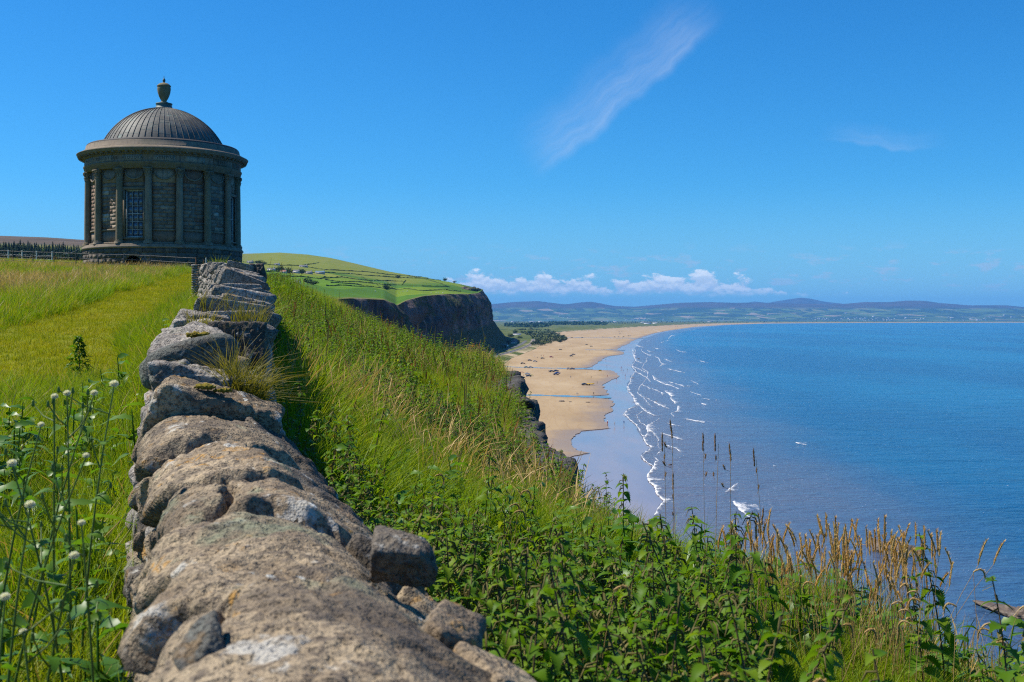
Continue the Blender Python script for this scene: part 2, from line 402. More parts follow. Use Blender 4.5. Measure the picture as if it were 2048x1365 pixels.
M['sash'] = flat('white_sash_paint', (0.40, 0.40, 0.38), 0.5, 0.3)
t = mat_new('window_glass'); b = pbr(t, (0.085, 0.11, 0.15), 0.06, 0.9); M['glass'] = t.mat
M['steel'] = flat('galvanised_rail', (0.16, 0.17, 0.18), 0.45, 0.5, 0.6)
M['whitepost'] = flat('white_post', (0.6, 0.6, 0.57), 0.7)
M['timber'] = flat('grey_timber', (0.11, 0.085, 0.06), 0.85, 0.1, 0, 0.25)
M['rust'] = flat('rusty_post', (0.20, 0.085, 0.035), 0.85, 0.2)
# foliage palette
GR = [(0.0, (0.075, 0.165, 0.004)), (0.45, (0.145, 0.25, 0.005)), (0.75, (0.22, 0.29, 0.006)), (1.0, (0.34, 0.31, 0.018))]
M['grass'] = foliage('green_grass', GR, ((0.26, 0.28, 0.015), 0.35), 0.45, spec=0.18, posn=0.5)
M['lawn'] = foliage('lawn_grass', [(0, (0.15, 0.225, 0.004)), (0.5, (0.23, 0.26, 0.006)), (1, (0.33, 0.28, 0.02))], ((0.38, 0.33, 0.03), 0.35), 0.40, spec=0.12, posn=0.4)
M['straw'] = foliage('dry_straw', [(0, (0.36, 0.23, 0.07)), (0.5, (0.48, 0.32, 0.12)), (1, (0.55, 0.41, 0.20))], None, 0.3, 0.6, 0.2, tgain=1.0)
M['redgrass'] = foliage('russet_grass', [(0, (0.48, 0.27, 0.08)), (0.5, (0.58, 0.37, 0.13)), (1, (0.58, 0.44, 0.20))], None, 0.35, 0.6, 0.2, tgain=1.0)
M['nettle'] = foliage('nettle_leaf', [(0, (0.05, 0.13, 0.006)), (0.5, (0.10, 0.20, 0.008)), (0.9, (0.18, 0.26, 0.014)), (1, (0.36, 0.30, 0.03))], None, 0.42, 0.5, 0.16, posn=0.8)
M['nettle_stem'] = flat('nettle_stem', (0.085, 0.060, 0.025), 0.6)
M['nettle_top'] = foliage('nettle_catkin', [(0, (0.11, 0.10, 0.035)), (1, (0.19, 0.16, 0.06))], None, 0.2, 0.7, 0.1)
M['weed'] = foliage('sow_thistle_leaf', [(0, (0.050, 0.140, 0.010)), (0.5, (0.090, 0.20, 0.012)), (1, (0.15, 0.24, 0.03))], None, 0.42, 0.42, 0.35, posn=0.9)
M['weed_stem'] = flat('sow_thistle_stem', (0.09, 0.15, 0.025), 0.5)
M['fluff'] = foliage('white_pappus', [(0, (0.80, 0.80, 0.79)), (1, (0.86, 0.86, 0.85))], None, 0.45, 0.9, 0.05, tgain=0.95)
M['yellow'] = foliage('yellow_petal', [(0, (0.75, 0.40, 0.005)), (1, (0.85, 0.50, 0.01))], None, 0.3, 0.6, 0.2, tgain=1.0)
M['dock'] = foliage('rust_dock_seed', [(0, (0.22, 0.07, 0.02)), (1, (0.30, 0.11, 0.03))], None, 0.2, 0.7, 0.1, tgain=1.0)
M['moss'] = flat('yellow_moss', (0.21, 0.165, 0.03), 0.95, 0.05, 0, 0.45, 40)

# ------------------------------------------------------------------ near ground (cliff-top) as a height field
WALL = np.array([  # Y, X centre, top height relative to the eye
    (-1.5, 0.62, -0.52), (0.4, 0.12, -0.52), (1.6, -0.24, -0.50), (2.5, -0.52, -0.47), (3.4, -0.80, -0.43), (5.0, -1.29, -0.36),
    (6.3, -1.67, -0.10), (8.0, -2.00, 0.06), (9.0, -2.18, 0.14), (10.5, -2.51, 0.27), (12.0, -2.85, 0.40), (14.0, -3.31, 0.545), (16.0, -3.80, 0.675),
    (18.0, -4.35, 0.81), (21.0, -5.24, 0.975), (24.0, -6.16, 1.13), (26.0, -6.78, 1.23)])
def wall_x(Y): return np.interp(Y, WALL[:, 0], WALL[:, 1])
def wall_top(Y): return H + np.interp(Y, WALL[:, 0], WALL[:, 2])
def wall_xx(Y): return np.where(Y > 26, -6.78 - (Y - 26) * 0.262, wall_x(Y))
BRINK = np.array([  # Y, X, ground height relative to the eye
    (-6, 3.2, -2.1), (0, 3.1, -2.0), (3, 2.8, -1.92), (4.5, 2.65, -1.88), (6, 2.55, -1.95), (7.5, 2.0, -2.05), (9, 1.42, -2.2), (14, 0.72, -2.38), (20, 0.50, -2.32), (25, 0.28, -2.15),
    (30, 0.05, -1.88), (35, -1.1, -1.88), (40, -2.85, -1.55), (50, -7.0, -0.05), (60, -11.0, 1.15), (70, -15.0, 2.1), (85, -19.2, 2.9), (100, -20.5, 3.4), (140, -30, 5.0)])
def brink_x(Y):
    return np.interp(Y, BRINK[:, 0], BRINK[:, 1]) + 0.18 * vnoise(p3(Y * 0.45, 0.0), 5) * sstep(Y, 4, 12)
def path_x(Y): return interp(Y, [(0, -1.9), (8, -4.1), (11, -4.9), (15, -6.1), (18, -7.4), (24, -8.6), (39, -11.9), (55, -15.2), (80, -20.5), (130, -32)])
def ground_z(X, Y):
    X = np.asarray(X, float); Y = np.asarray(Y, float)
    wx = wall_xx(Y)
    base = -1.45 + 0.06 * np.minimum(Y, 75) + 0.049 * np.maximum(Y - 75, 0)
    left = base + 0.030 * np.clip(wx - X, 0, 40) * np.clip(Y / 80, 0, 1.2)
    pd = np.abs(X - path_x(Y))
    left = left + 0.10 * fbm(p3(X * 0.35, Y * 0.35), 3, 3) * sstep(pd, 0.8, 2.2) - 0.10 * (1 - sstep(pd, 1.0, 1.9)) * sstep(Y, 10, 13)
    bx = brink_x(Y); bz = np.interp(Y, BRINK[:, 0], BRINK[:, 2])
    r0 = wx + 0.3; t = np.clip((X - r0) / np.maximum(bx - r0, 0.3), 0, 1)
    start = base - 0.08
    right = start + (bz - start) * (0.72 * t + 0.28 * t * t) + (0.20 * fbm(p3(X * 0.7, Y * 0.5), 3, 11) + 0.30 * fbm(p3(X * 0.28, Y * 0.16 + 5), 2, 13)) * np.sin(np.clip(t, 0, 1) * PI)
    right = right + 0.55 * np.exp(-(((X + 9.3) / 2.0) ** 2 + ((Y - 46) / 7.0) ** 2))
    # a knoll on the brink with the yellow flower
    right = right + 0.50 * np.exp(-(((X + 0.75) / 0.8) ** 2 + ((Y - 32.5) / 3.2) ** 2))
    k = sstep(X, wx - 0.15, wx + 0.15)
    z = left * (1 - k) + right * k
    over = np.maximum(X - bx, 0)
    z = z - 0.9 * over - 3.2 * np.maximum(over - 0.35, 0) + 0.5 * fbm(p3(X * 1.1, Y * 0.7), 3, 21) * np.clip(over, 0, 1.0)
    return H + np.where(H + z < -1, -1 - H, z)

ys = np.concatenate([np.linspace(-8, 12, 110), np.linspace(12.3, 40, 90), np.linspace(40.6, 135, 110)])
cols_n = []
for Y in ys:
    wx = float(wall_xx(Y)); bx = float(brink_x(Y))
    cols_n.append(np.concatenate([np.linspace(wx - 75, wx - 14, 30), np.linspace(wx - 13.2, wx - 0.3, 46), np.linspace(wx - 0.15, bx, 44)[0:], bx + np.array([0.12, 0.3, 0.5, 0.8, 1.2, 1.8, 2.6, 3.6, 5, 7, 9, 11, 14, 18])]))
GX = np.array(cols_n); GY = np.repeat(ys[:, None], GX.shape[1], 1)
GZ = ground_z(GX, GY)
t = mat_new('turf_ground'); p = t.pos()
n = t.noise(p, 0.6, 5, 0.6); n2 = t.noise(p, 9.0, 4, 0.6)
c = t.ramp(n, [(0.3, (0.05, 0.09, 0.005)), (0.5, (0.10, 0.14, 0.006)), (0.68, (0.17, 0.17, 0.015))])
c = t.mix(t.m('MULTIPLY', t.attr('path'), 0.75), c, t.ramp(n2, [(0.35, (0.16, 0.20, 0.006)), (0.6, (0.27, 0.25, 0.02))]))
c = t.mix(t.attr('cliff'), c, t.ramp(n2, [(0.35, (0.045, 0.042, 0.038)), (0.65, (0.11, 0.10, 0.085))]))
c = t.mix(t.m('MULTIPLY', t.attr('soil'), t.sm(n2, 0.45, 0.6)), c, (0.075, 0.05, 0.025))
pbr(t, c, 0.95, 0.1, t.bump(t.m('ADD', n2, t.noise(p, 40, 3)), 0.8, 0.06)); M['turf'] = t.mat
pd = np.abs(GX - path_x(GY)); bxg = brink_x(GY)
gm = mesh_np('ground', np.stack([GX, GY, GZ], -1).reshape(-1, 3), grid_faces(*GX.shape), True,
             {'path': ((1 - sstep(pd, 1.0, 1.9)) * sstep(GY, 10, 13)).ravel(), 'cliff': sstep(GX - bxg, 0.3, 0.7).ravel(),
              'soil': (sstep(GX, wall_xx(GY), wall_xx(GY) + 0.4)).ravel() * 0.8}, [M['turf']])
link('ground', gm, kind='structure')

# ------------------------------------------------------------------ hill with fields, moor, far cliff
CL = np.array([  # depth, px of the cliff top, py of the top, px of the foot
    (300, 545, 600, 640), (420, 590, 606, 700), (560, 640, 601, 735), (700, 700, 597, 775), (790, 768, 600, 812), (850, 793, 612, 828), (905, 812, 602, 862), (1000, 845, 593, 897),
    (1200, 895, 588.5, 942), (1480, 935, 589, 987), (1700, 955, 587, 1008), (1850, 963, 582, 1019), (2000, 966, 579.5, 1024), (2200, 962, 579, 1022), (2600, 940, 580, 1000)], float)
NEAR = np.array([(-900, 128, 533), (0, 128, 526.5), (166, 128, 527), (300, 128, 530), (420, 160, 560), (500, 240, 590), (545, 300, 600)] + [tuple(r[[1, 0, 2]]) for r in CL[1:13]])
RIDGE = np.array([(-900, 2300, 455), (0, 1900, 472), (90, 1900, 475), (165, 1900, 480), (330, 2200, 496), (487, 2600, 508), (560, 2700, 505.5), (615, 2650, 509.5), (660, 2600, 516),
                  (700, 2550, 525), (780, 2400, 544), (870, 2250, 559), (920, 2150, 568.5), (966, 2060, 579.3)])
def hill_d(x, v):
    d0 = np.interp(x, NEAR[:, 0], NEAR[:, 1]); d1 = np.interp(x, RIDGE[:, 0], RIDGE[:, 1]); return d0 * (d1 / d0) ** v
def hill_y(x, v):
    y0 = np.interp(x, NEAR[:, 0], NEAR[:, 2]); y1 = np.interp(x, RIDGE[:, 0], RIDGE[:, 2])
    lf = 1 - sstep(x, 300, 520)
    s = lf * np.where(v < 0.62, 0.12 * v / 0.62, 0.12 + 0.88 * ((v - 0.62) / 0.38) ** 1.0) + (1 - lf) * (0.10 * v + 0.90 * v ** 1.25)
    return y0 + (y1 - y0) * s
def hill_pt(x, y):                      # photo pixel on the hillside -> world point
    vs = np.linspace(0, 1, 400); yy = hill_y(np.full(400, x), vs); v = np.interp(-y, -yy, vs); d = hill_d(x, v)
    p = P(x, hill_y(x, v), d); p[2] += hill_bump(p[0], p[1], v); return p
def hill_bump(X, Y, v):
    return 1.6 * fbm(p3(X / 60, Y / 90), 3, 31) * np.sin(np.clip(v, 0, 1) * PI) * sstep(Y, 300, 700)
xs = np.concatenate([np.linspace(-900, -20, 40), np.linspace(0, 480, 80), np.linspace(486, 966, 170)])
vs = np.linspace(0, 1, 90)
HX, HV = np.meshgrid(xs, vs)
d = hill_d(HX, HV); y = hill_y(HX, HV)
hx = (HX - CXP) / F * d; hz = H + (YH - y) / F * d; hz = hz + hill_bump(hx, d, HV)
back = np.stack([hx[-1] * 1.25, d[-1] * 1.25, hz[-1] - 60], -1)
hv = np.concatenate([np.stack([hx, d, hz], -1).reshape(-1, 3), back])
moor = np.concatenate([(sstep(HV, 0.80, 0.9) * (1 - sstep(HX, 330, 560)) + 0.0 * HX).ravel(), np.zeros(len(xs))])
rough_ = np.concatenate([(sstep(HV + 0.04 * fbm(p3(HX / 40, HV * 6), 3, 8), 0.66, 0.74) * sstep(HX, 420, 480) * (1 - sstep(HX, 780, 900))).ravel(), np.zeros(len(xs))])
edge = np.concatenate([((1 - sstep(HV, 0.02, 0.09)) * sstep(HX, 600, 720)).ravel(), np.zeros(len(xs))])
t = mat_new('hill_fields'); p = t.pos()
cell = t.vor(t.scale(p, (1 / 150., 1 / 230., 0.0)), 1.0, out='Color', rand=0.9)
ss = t.new('ShaderNodeSeparateColor'); t.l.new(cell, ss.inputs[0])
c = t.ramp(ss.outputs[0], [(0.0, (0.055, 0.125, 0.006)), (0.3, (0.09, 0.175, 0.006)), (0.55, (0.115, 0.175, 0.008)), (0.8, (0.17, 0.19, 0.02)), (1.0, (0.10, 0.20, 0.008))], 'CONSTANT')
nz = t.noise(p, 0.02, 6, 0.65); c = t.vm('MULTIPLY', c, t.new_comb(t.lin(nz, 0.3, 0.7, 0.8, 1.2)))
c = t.mix(t.attr('rough'), c, t.ramp(t.noise(p, 0.012, 6, 0.65), [(0.35, (0.12, 0.16, 0.015)), (0.55, (0.17, 0.185, 0.025)), (0.7, (0.09, 0.13, 0.012))]))
c = t.mix(t.attr('moor'), c, t.ramp(t.noise(p, 0.01, 6, 0.7), [(0.35, (0.060, 0.045, 0.032)), (0.65, (0.115, 0.085, 0.055))]))
c = t.mix(t.attr('edge'), c, t.ramp(t.noise(p, 0.06, 5, 0.7), [(0.35, (0.06, 0.075, 0.02)), (0.6, (0.17, 0.15, 0.055))]))
pbr(t, c, 0.95, 0.1, t.bump(t.noise(p, 0.25, 4), 0.6, 1.0)); M['fields'] = t.mat
link('hill', mesh_np('hill', hv, grid_faces(len(vs) + 1, len(xs)), True, {'moor': moor, 'rough': rough_, 'edge': edge}, [M['fields']]), kind='structure')

# cliff: top edge -> scree top -> foot
ds = np.concatenate([np.linspace(300, 1300, 240), np.linspace(1304, 2600, 260)])
xt = np.interp(ds, CL[:, 0], CL[:, 1]); yt = np.interp(ds, CL[:, 0], CL[:, 2]); xf = np.interp(ds, CL[:, 0], CL[:, 3])
T = np.stack([(xt - CXP) / F * ds, ds, H + (YH - yt) / F * ds], -1)
fd = ds * 0.965; Fo = np.stack([(xf - CXP) / F * fd, fd, np.full_like(ds, 0.5)], -1)
ts = np.concatenate([np.linspace(0, 0.30, 34), np.linspace(0.33, 1, 26)])
CV = []; sc_att = []
for tt in ts:
    rail = 0.30
    if tt <= rail:
        a = tt / rail; hor = 0.34 * a ** 1.15; zz = 1 - 0.60 * a
    else:
        a = (tt - rail) / (1 - rail); hor = 0.34 + 0.66 * a; zz = 0.40 * (1 - a) ** 1.18
    q = T * (1 - hor) + Fo * hor; q[:, 2] = 0.5 + (T[:, 2] - 0.5) * zz
    face = math.sin(min(a if tt <= rail else 1 - a, 1) * PI) if tt <= rail else 0.0
    amp = (0.25 + 0.75 * face) if tt <= rail else 0.25 * (1 - a)
    if tt == 0: amp = 0.0
    s_ = ds
    n1 = np.abs(fbm(np.stack([s_ / 38, np.full_like(s_, tt * 2.2), np.zeros_like(s_)], -1), 4, 41)) * 2.4 - 0.4
    n2 = fbm(np.stack([s_ / 7, np.full_like(s_, tt * 9), np.zeros_like(s_)], -1), 3, 43)
    dr = np.stack([np.full_like(s_, 0.85), np.full_like(s_, -0.5), np.full_like(s_, 0.1)], -1)
    q = q + dr * ((n1 * 14 + n2 * 5) * amp)[:, None]
    CV.append(q); sc_att.append(np.full(len(ds), sstep(tt, 0.27, 0.34)))
CV = np.array(CV)
t = mat_new('cliff_basalt'); p = t.pos()
n = t.noise(t.scale(p, (1, 1, 0.35)), 0.06, 6, 0.65); n2 = t.noise(t.scale(p, (1, 1, 0.3)), 0.4, 4, 0.6)
c = t.ramp(n, [(0.35, (0.035, 0.028, 0.027)), (0.5, (0.085, 0.066, 0.062)), (0.64, (0.20, 0.155, 0.14))])
c = t.mix(t.m('MULTIPLY', t.sm(t.noise(t.scale(p, (1, 1, 3.0)), 0.025, 5, 0.7), 0.48, 0.60), 0.75), c, (0.055, 0.075, 0.018))
c = t.mix(t.attr('scree'), c, t.ramp(t.noise(p, 0.05, 6, 0.7), [(0.35, (0.045, 0.060, 0.016)), (0.6, (0.085, 0.085, 0.030)), (0.72, (0.05, 0.055, 0.02))]))
pbr(t, c, 0.95, 0.1, t.bump(n2, 1.0, 5.0)); M['cliff'] = t.mat
link('sea_cliff', mesh_np('sea_cliff', CV.reshape(-1, 3), grid_faces(len(ts), len(ds)), True, {'scree': np.concatenate(sc_att)}, [M['cliff']]), kind='structure')

# ------------------------------------------------------------------ foreland, beach, wet sand, sea
XL = [(643, 2400), (644.6, 2100), (645.3, 1620), (646, 1520), (647.5, 1430), (650, 1362), (653, 1303), (657, 1233), (661, 1178), (664, 1128), (667, 1112), (670, 1118), (674, 1130), (678, 1134), (681, 1126), (684, 1108), (688, 1092), (693, 1078), (698, 1072), (704, 1058), (711, 1040), (718, 1022), (730, 1008), (760, 990)]
rows = np.concatenate([np.linspace(643.0, 648, 60), np.linspace(648.1, 670, 110), np.linspace(670.3, 760, 130)])
FX, FD, FZ, FS = [], [], [], []
for y in rows:
    xr = interp(y, XL); xl = interp(y, [(643, 820), (660, 900), (680, 960), (700, 940), (760, 850)])
    u = np.linspace(0, 1, 110) ** 0.75; x = xl + (xr - xl) * u; d = H * F / (y - YH)
    FX.append((x - CXP) / F * d); FD.append(np.full(110, d)); FS.append(np.clip((xr - x) / F * d / 120, 0, 1))
FX, FD, FS = map(np.array, (FX, FD, FS))
dn = np.clip(fbm(p3(FX / 90, FD / 130), 4, 51) + 0.25, 0, 1)
FZ = 0.5 + 7.0 * dn * sstep(FS, 0.0, 0.5) * sstep(FD, 1900, 3000) * (1 - sstep(FD, 7000, 12000)) + 1.6 * sstep(FS, 0, 0.10)
t = mat_new('foreland_dunes'); p = t.pos()
n = t.noise(p, 0.012, 6, 0.65); n2 = t.noise(p, 0.004, 4)
c = t.ramp(n, [(0.33, (0.045, 0.068, 0.014)), (0.5, (0.085, 0.105, 0.022)), (0.66, (0.14, 0.14, 0.045))])
c = t.mix(t.m('MULTIPLY', t.sm(n2, 0.55, 0.62), 0.6), c, (0.05, 0.075, 0.03))
sa = t.m('MULTIPLY', t.sm(t.attr('sand'), 0.28, 0.0), t.sm(n, 0.45, 0.60))
c = t.mix(sa, c, (0.44, 0.34, 0.22))
pbr(t, c, 0.95, 0.1, t.bump(t.noise(p, 0.15, 4), 0.7, 1.5)); M['foreland'] = t.mat
link('foreland', mesh_np('foreland', np.stack([FX, FD, FZ], -1).reshape(-1, 3), grid_faces(len(rows), 110), True, {'sand': FS.ravel()}, [M['foreland']]), kind='structure')

XR = [(644.5, 2500), (645.6, 2048), (646.2, 1700), (647.5, 1530), (650, 1452), (654, 1391), (661, 1341), (667, 1310), (673, 1290), (680, 1271), (690, 1252), (697, 1238), (701, 1236), (704, 1244), (708, 1251), (710, 1238), (713, 1215), (718, 1207), (724, 1198), (730, 1190), (736, 1178), (738, 1150), (739.5, 1180), (741, 1222), (745, 1232), (750, 1238), (755, 1234), (760, 1222), (766, 1210), (772, 1206), (778, 1209), (784, 1214), (788, 1219), (790, 1214), (792, 1180), (795, 1182), (798, 1214), (803, 1226), (808, 1228), (815, 1222), (822, 1224), (830, 1212), (838, 1207), (846, 1214), (852, 1215), (856, 1221), (859, 1200), (862, 1165), (868, 1152), (876, 1146), (886, 1143), (896, 1147), (902, 1158), (906, 1182), (909, 1160), (914, 1140), (920, 1138), (950, 1125), (1000, 1100), (1200, 1050)]
XS = [(644.5, 2520), (645.6, 2060), (646.2, 1706), (647.5, 1534), (650, 1455), (655, 1394), (661, 1347), (668, 1314), (676, 1292), (684, 1281), (692, 1275), (700, 1268), (712, 1266), (722, 1269), (733, 1262), (742, 1270), (752, 1262), (773, 1254), (783, 1255), (794, 1266), (803, 1267), (811, 1272), (818, 1257), (828, 1247), (840, 1258), (849, 1270), (860, 1276), (876, 1285), (886, 1290), (895, 1300), (912, 1280), (921, 1287), (933, 1305), (950, 1294), (964, 1298), (972, 1308), (987, 1313), (1001, 1326), (1017, 1315), (1030, 1308), (1100, 1290), (1200, 1260), (1500, 1180)]
def strip(name, y0, y1, fl, fr, z, nx, mat, extra=None, n=420, zfun=None):
    # rows spaced evenly in the photo, i.e. closer together in metres near the eye
    yy = np.concatenate([np.linspace(y0, 652, 90), np.linspace(652.1, min(y1, 1000), n)] + ([np.linspace(1001, y1, 80)] if y1 > 1001 else []))
    u = np.linspace(0, 1, nx); V = []; A = []
    for y in yy:
        l, r = fl(y), fr(y); x = l + (r - l) * u; d = (H - z) * F / (y - YH)
        X = (x - CXP) / F * d; V.append(np.stack([X, np.full(nx, d), np.full(nx, z)], -1)); A.append(((r - x) if extra else (x - l)) / F * d)
    V = np.array(V); A = np.array(A)
    return link(name, mesh_np(name, V.reshape(-1, 3), grid_faces(len(yy), nx), True, {'off': A.ravel()}, [mat]), kind='structure')
jag = lambda y, s, a: a * float(vnoise(np.array([y * 0.42, s, 0.0]), 61)) + 0.5 * a * float(vnoise(np.array([y * 1.3, s, 0.0]), 62))
far_fade = lambda y: min(1.0, max(0.0, (y - 650) / 40))
# dry sand
t = mat_new('dry_sand'); p = t.pos()
n = t.noise(t.scale(p, (1, 0.25, 1)), 0.03, 6, 0.65); n2 = t.noise(p, 0.25, 4, 0.6)
c = t.ramp(n, [(0.25, (0.265, 0.18, 0.092)), (0.5, (0.335, 0.24, 0.135)), (0.75, (0.405, 0.31, 0.19))])
trk = t.m('ABSOLUTE', t.m('SUBTRACT', t.noise(t.vm('ADD', t.scale(p, (0.9, 0.12, 1)), (0, 0, 9)), 0.06, 3, 0.5, 1.5), 0.5))
c = t.mix(t.m('MULTIPLY', t.sm(trk, 0.018, 0.004), 0.45), c, (0.27, 0.175, 0.09))
damp = t.sm(t.noise(t.scale(p, (1, 0.18, 1)), 0.018, 4, 0.6), 0.56, 0.70)
c = t.mix(t.m('MULTIPLY', damp, 0.55), c, (0.33, 0.225, 0.12))
c = t.mix(t.m('MULTIPLY', t.sm(n2, 0.62, 0.72), 0.25), c, (0.22, 0.16, 0.10))
wetb = t.sm(t.m('ADD', t.attr('off'), t.m('MULTIPLY', t.m('SUBTRACT', t.noise(t.scale(p, (1, 0.4, 1)), 0.08, 4), 0.5), 22)), 20, 0)     # damp fringe along the water
c = t.mix(t.m('MULTIPLY', wetb, 0.7), c, (0.22, 0.155, 0.10))
pbr(t, c, t.lin(wetb, 0, 1, 0.9, 0.4), 0.2, t.bump(n2, 0.4, 0.3)); M['sand'] = t.mat
strip('beach', 644.6, 1010, lambda y: interp(y, XL) - 90 if y < 700 else 930, lambda y: interp(y, XR) + jag(y, 1, 3.0) * far_fade(y), 0.30, 40, M['sand'], extra=True, n=1100)
# wet sand: glossy, mirrors the sky
t = mat_new('wet_sand'); p = t.pos()
n = t.noise(t.scale(p, (1, 0.2, 1)), 0.06, 5, 0.6); rip = t.noise(t.scale(p, (0.35, 1.6, 1)), 0.35, 3, 0.5)
c = t.ramp(n, [(0.3, (0.21, 0.155, 0.14)), (0.7, (0.29, 0.22, 0.20))])
pbr(t, c, t.lin(n, 0.3, 0.7, 0.08, 0.22), 0.75, t.bump(rip, 0.06, 0.3)); M['wet'] = t.mat
strip('wet_sand', 645.0, 1200, lambda y: interp(y, XR) - 60 * far_fade(y) - 3, lambda y: interp(y, XS) + 40 * far_fade(y) + 2, 0.12, 10, M['wet'], n=700)
# sea
t = mat_new('sea_water'); p = t.pos(); off = t.attr('off')
cs = t.noise(t.scale(p, (1, 0.3, 1)), 0.004, 4, 0.6)
deep = t.mix(t.sm(cs, 0.4, 0.62), (0.003, 0.068, 0.175), (0.005, 0.115, 0.245))
deep = t.mix(t.m('MULTIPLY', t.sm(t.noise(t.scale(p, (0.5, 1.6, 1)), 0.05, 4, 0.6), 0.5, 0.66), 0.35), deep, (0.002, 0.035, 0.09))
shal = t.sm(t.m('ADD', off, t.m('MULTIPLY', t.m('SUBTRACT', t.noise(t.scale(p, (1, 0.4, 1)), 0.03, 5, 0.6), 0.5), 50)), 85, 0)
c = t.mix(t.m('MULTIPLY', shal, 0.92), deep, (0.125, 0.115, 0.14))
sw = t.noise(t.scale(p, (0.55, 1, 1)), 0.09, 3, 0.55, 0.4); wv = t.noise(t.scale(p, (0.6, 1.25, 1)), 0.55, 4, 0.6, 0.5)
nrm = t.bump(t.m('ADD', t.m('MULTIPLY', sw, 2.6), t.m('MULTIPLY', wv, 1.3)), 0.9, 1.0)
pbr(t, c, 0.16, 0.5, nrm); M['sea'] = t.mat
strip('sea', 644.9, 1560, lambda y: interp(y, XS) + jag(y, 2, 2.5) * far_fade(y), lambda y: 3600.0, 0.18, 90, M['sea'], n=700)
# the strait and the rest of the water out to the far shore
link('lough_water', mesh_np('lough_water', [(-6e4, -2000, -0.6), (6e4, -2000, -0.6), (6e4, 6e4, -0.6), (-6e4, 6e4, -0.6)], np.array([[0, 1, 2, 3]]), False, {'off': np.full(4, 900.)}, [M['sea']]), kind='structure')
# streams over the sand
t = mat_new('stream_water'); pbr(t, (0.085, 0.075, 0.07), 0.10, 0.7, t.bump(t.noise(t.pos(), 0.8, 2), 0.05, 0.2)); M['stream'] = t.mat
for k, pts in enumerate([[(985, 788.5, 2), (1060, 790.5, 2.2), (1130, 792.3, 2.6), (1180, 793.6, 3.0), (1222, 795.5, 3.6)], [(985, 733, 0.9), (1040, 735, 1.0), (1100, 736.5, 1.1), (1152, 737.6, 1.4), (1186, 738.3, 2)],
                         [(1105, 675.2, 0.5), (1170, 675.9, 0.5), (1230, 676.5, 0.6), (1290, 677.2, 0.9)], [(1170, 699.8, 0.5), (1215, 700.3, 0.7), (1250, 701.0, 1.0)]]):
    a = np.array(pts, float); xx = np.linspace(a[0, 0], a[-1, 0], 60); yy = np.interp(xx, a[:, 0], a[:, 1]) + 0.35 * vnoise(p3(xx * 0.06, k), 71); hw = np.interp(xx, a[:, 0], a[:, 2]) * (1 + 0.4 * vnoise(p3(xx * 0.11, k), 72)) / 2
    up_ = np.array([PG(x, y - h, 0.38) for x, y, h in zip(xx, yy, hw)]); dn_ = np.array([PG(x, y + h, 0.38) for x, y, h in zip(xx, yy, hw)])
    link('beach_stream', mesh_np('beach_stream', np.stack([up_, dn_], 1).reshape(-1, 3), grid_faces(60, 2), True, None, [M['stream']]), kind='structure')
# foam
FOAM = [([(1264, 700), (1267, 712), (1270, 722), (1284, 727), (1264, 733), (1277, 738), (1293, 746)], 1.6), ([(1304, 751), (1311, 760), (1324, 767), (1345, 773), (1358, 778)], 2.6), ([(1339, 764), (1367, 773), (1388, 772)], 2.0),
  ([(1330, 782), (1343, 792), (1341, 798), (1352, 807), (1364, 805)], 4.2), ([(1357, 812), (1354, 822), (1343, 827), (1346, 833)], 4.0), ([(1255, 773), (1256, 783), (1268, 794), (1268, 803), (1279, 811), (1272, 813), (1257, 818), (1246, 828), (1259, 839), (1271, 849)], 1.7),
  ([(1269, 802), (1285, 818), (1297, 826), (1308, 831), (1324, 831)], 1.8), ([(1318, 838), (1297, 849), (1293, 857), (1297, 866), (1287, 876), (1291, 886), (1303, 893)], 3.2), ([(1301, 898), (1281, 912), (1289, 921), (1299, 929)], 1.7), ([(1322, 901), (1308, 914), (1317, 922)], 2.4),
  ([(1312, 923), (1308, 933), (1295, 950), (1299, 964), (1310, 972), (1314, 987), (1328, 1001), (1316, 1017), (1310, 1030)], 6.0), ([(1450, 985), (1460, 977), (1474, 967)], 4.5), ([(1466, 1003), (1474, 1010), (1485, 1022), (1503, 1037)], 11), ([(1590, 885), (1602, 888), (1613, 890)], 3.5),
  ([(1328, 718), (1336, 722), (1345, 724)], 1.6), ([(1334, 738), (1349, 741), (1369, 746)], 1.8), ([(1382, 761), (1389, 765), (1396, 769)], 2.4), ([(1295, 701), (1300, 704), (1308, 703)], 1.2), ([(1313, 689), (1325, 685), (1335, 681)], 1.2), ([(1335, 678), (1343, 672), (1352, 672)], 1.4),
  ([(1304, 696), (1320, 698)], 1.1), ([(1270, 690), (1278, 693), (1287, 695)], 1.1), ([(1380, 783), (1390, 787), (1401, 791)], 2.2), ([(1362, 664), (1376, 661), (1392, 660)], 1.0), ([(1290, 684), (1300, 681)], 1.0), ([(1405, 797), (1418, 799)], 1.8), ([(1368, 838), (1392, 842), (1410, 846)], 3.0), ([(1430, 800), (1437, 801)], 1.6), ([(1545, 931), (1553, 933)], 2.2), ([(1402, 806), (1412, 811)], 1.6), ([(1270, 742), (1282, 750), (1296, 757), (1300, 764)], 1.3), ([(1285, 770), (1300, 777), (1318, 783), (1326, 790)], 1.5), ([(1290, 795), (1305, 803), (1322, 812), (1338, 818)], 1.6), ([(1308, 712), (1316, 717), (1324, 728), (1318, 735)], 1.3), ([(1282, 700), (1290, 707), (1300, 712)], 1.2), ([(1334, 846), (1352, 852), (1368, 853)], 2.2), ([(1322, 866), (1340, 872), (1366, 880)], 2.4), ([(1306, 660), (1320, 664), (1330, 662)], 0.9), ([(1352, 700), (1362, 704), (1372, 705)], 1.2), ([(1400, 722), (1416, 726)], 1.2), ([(1330, 890), (1350, 896), (1362, 905)], 2.2)]
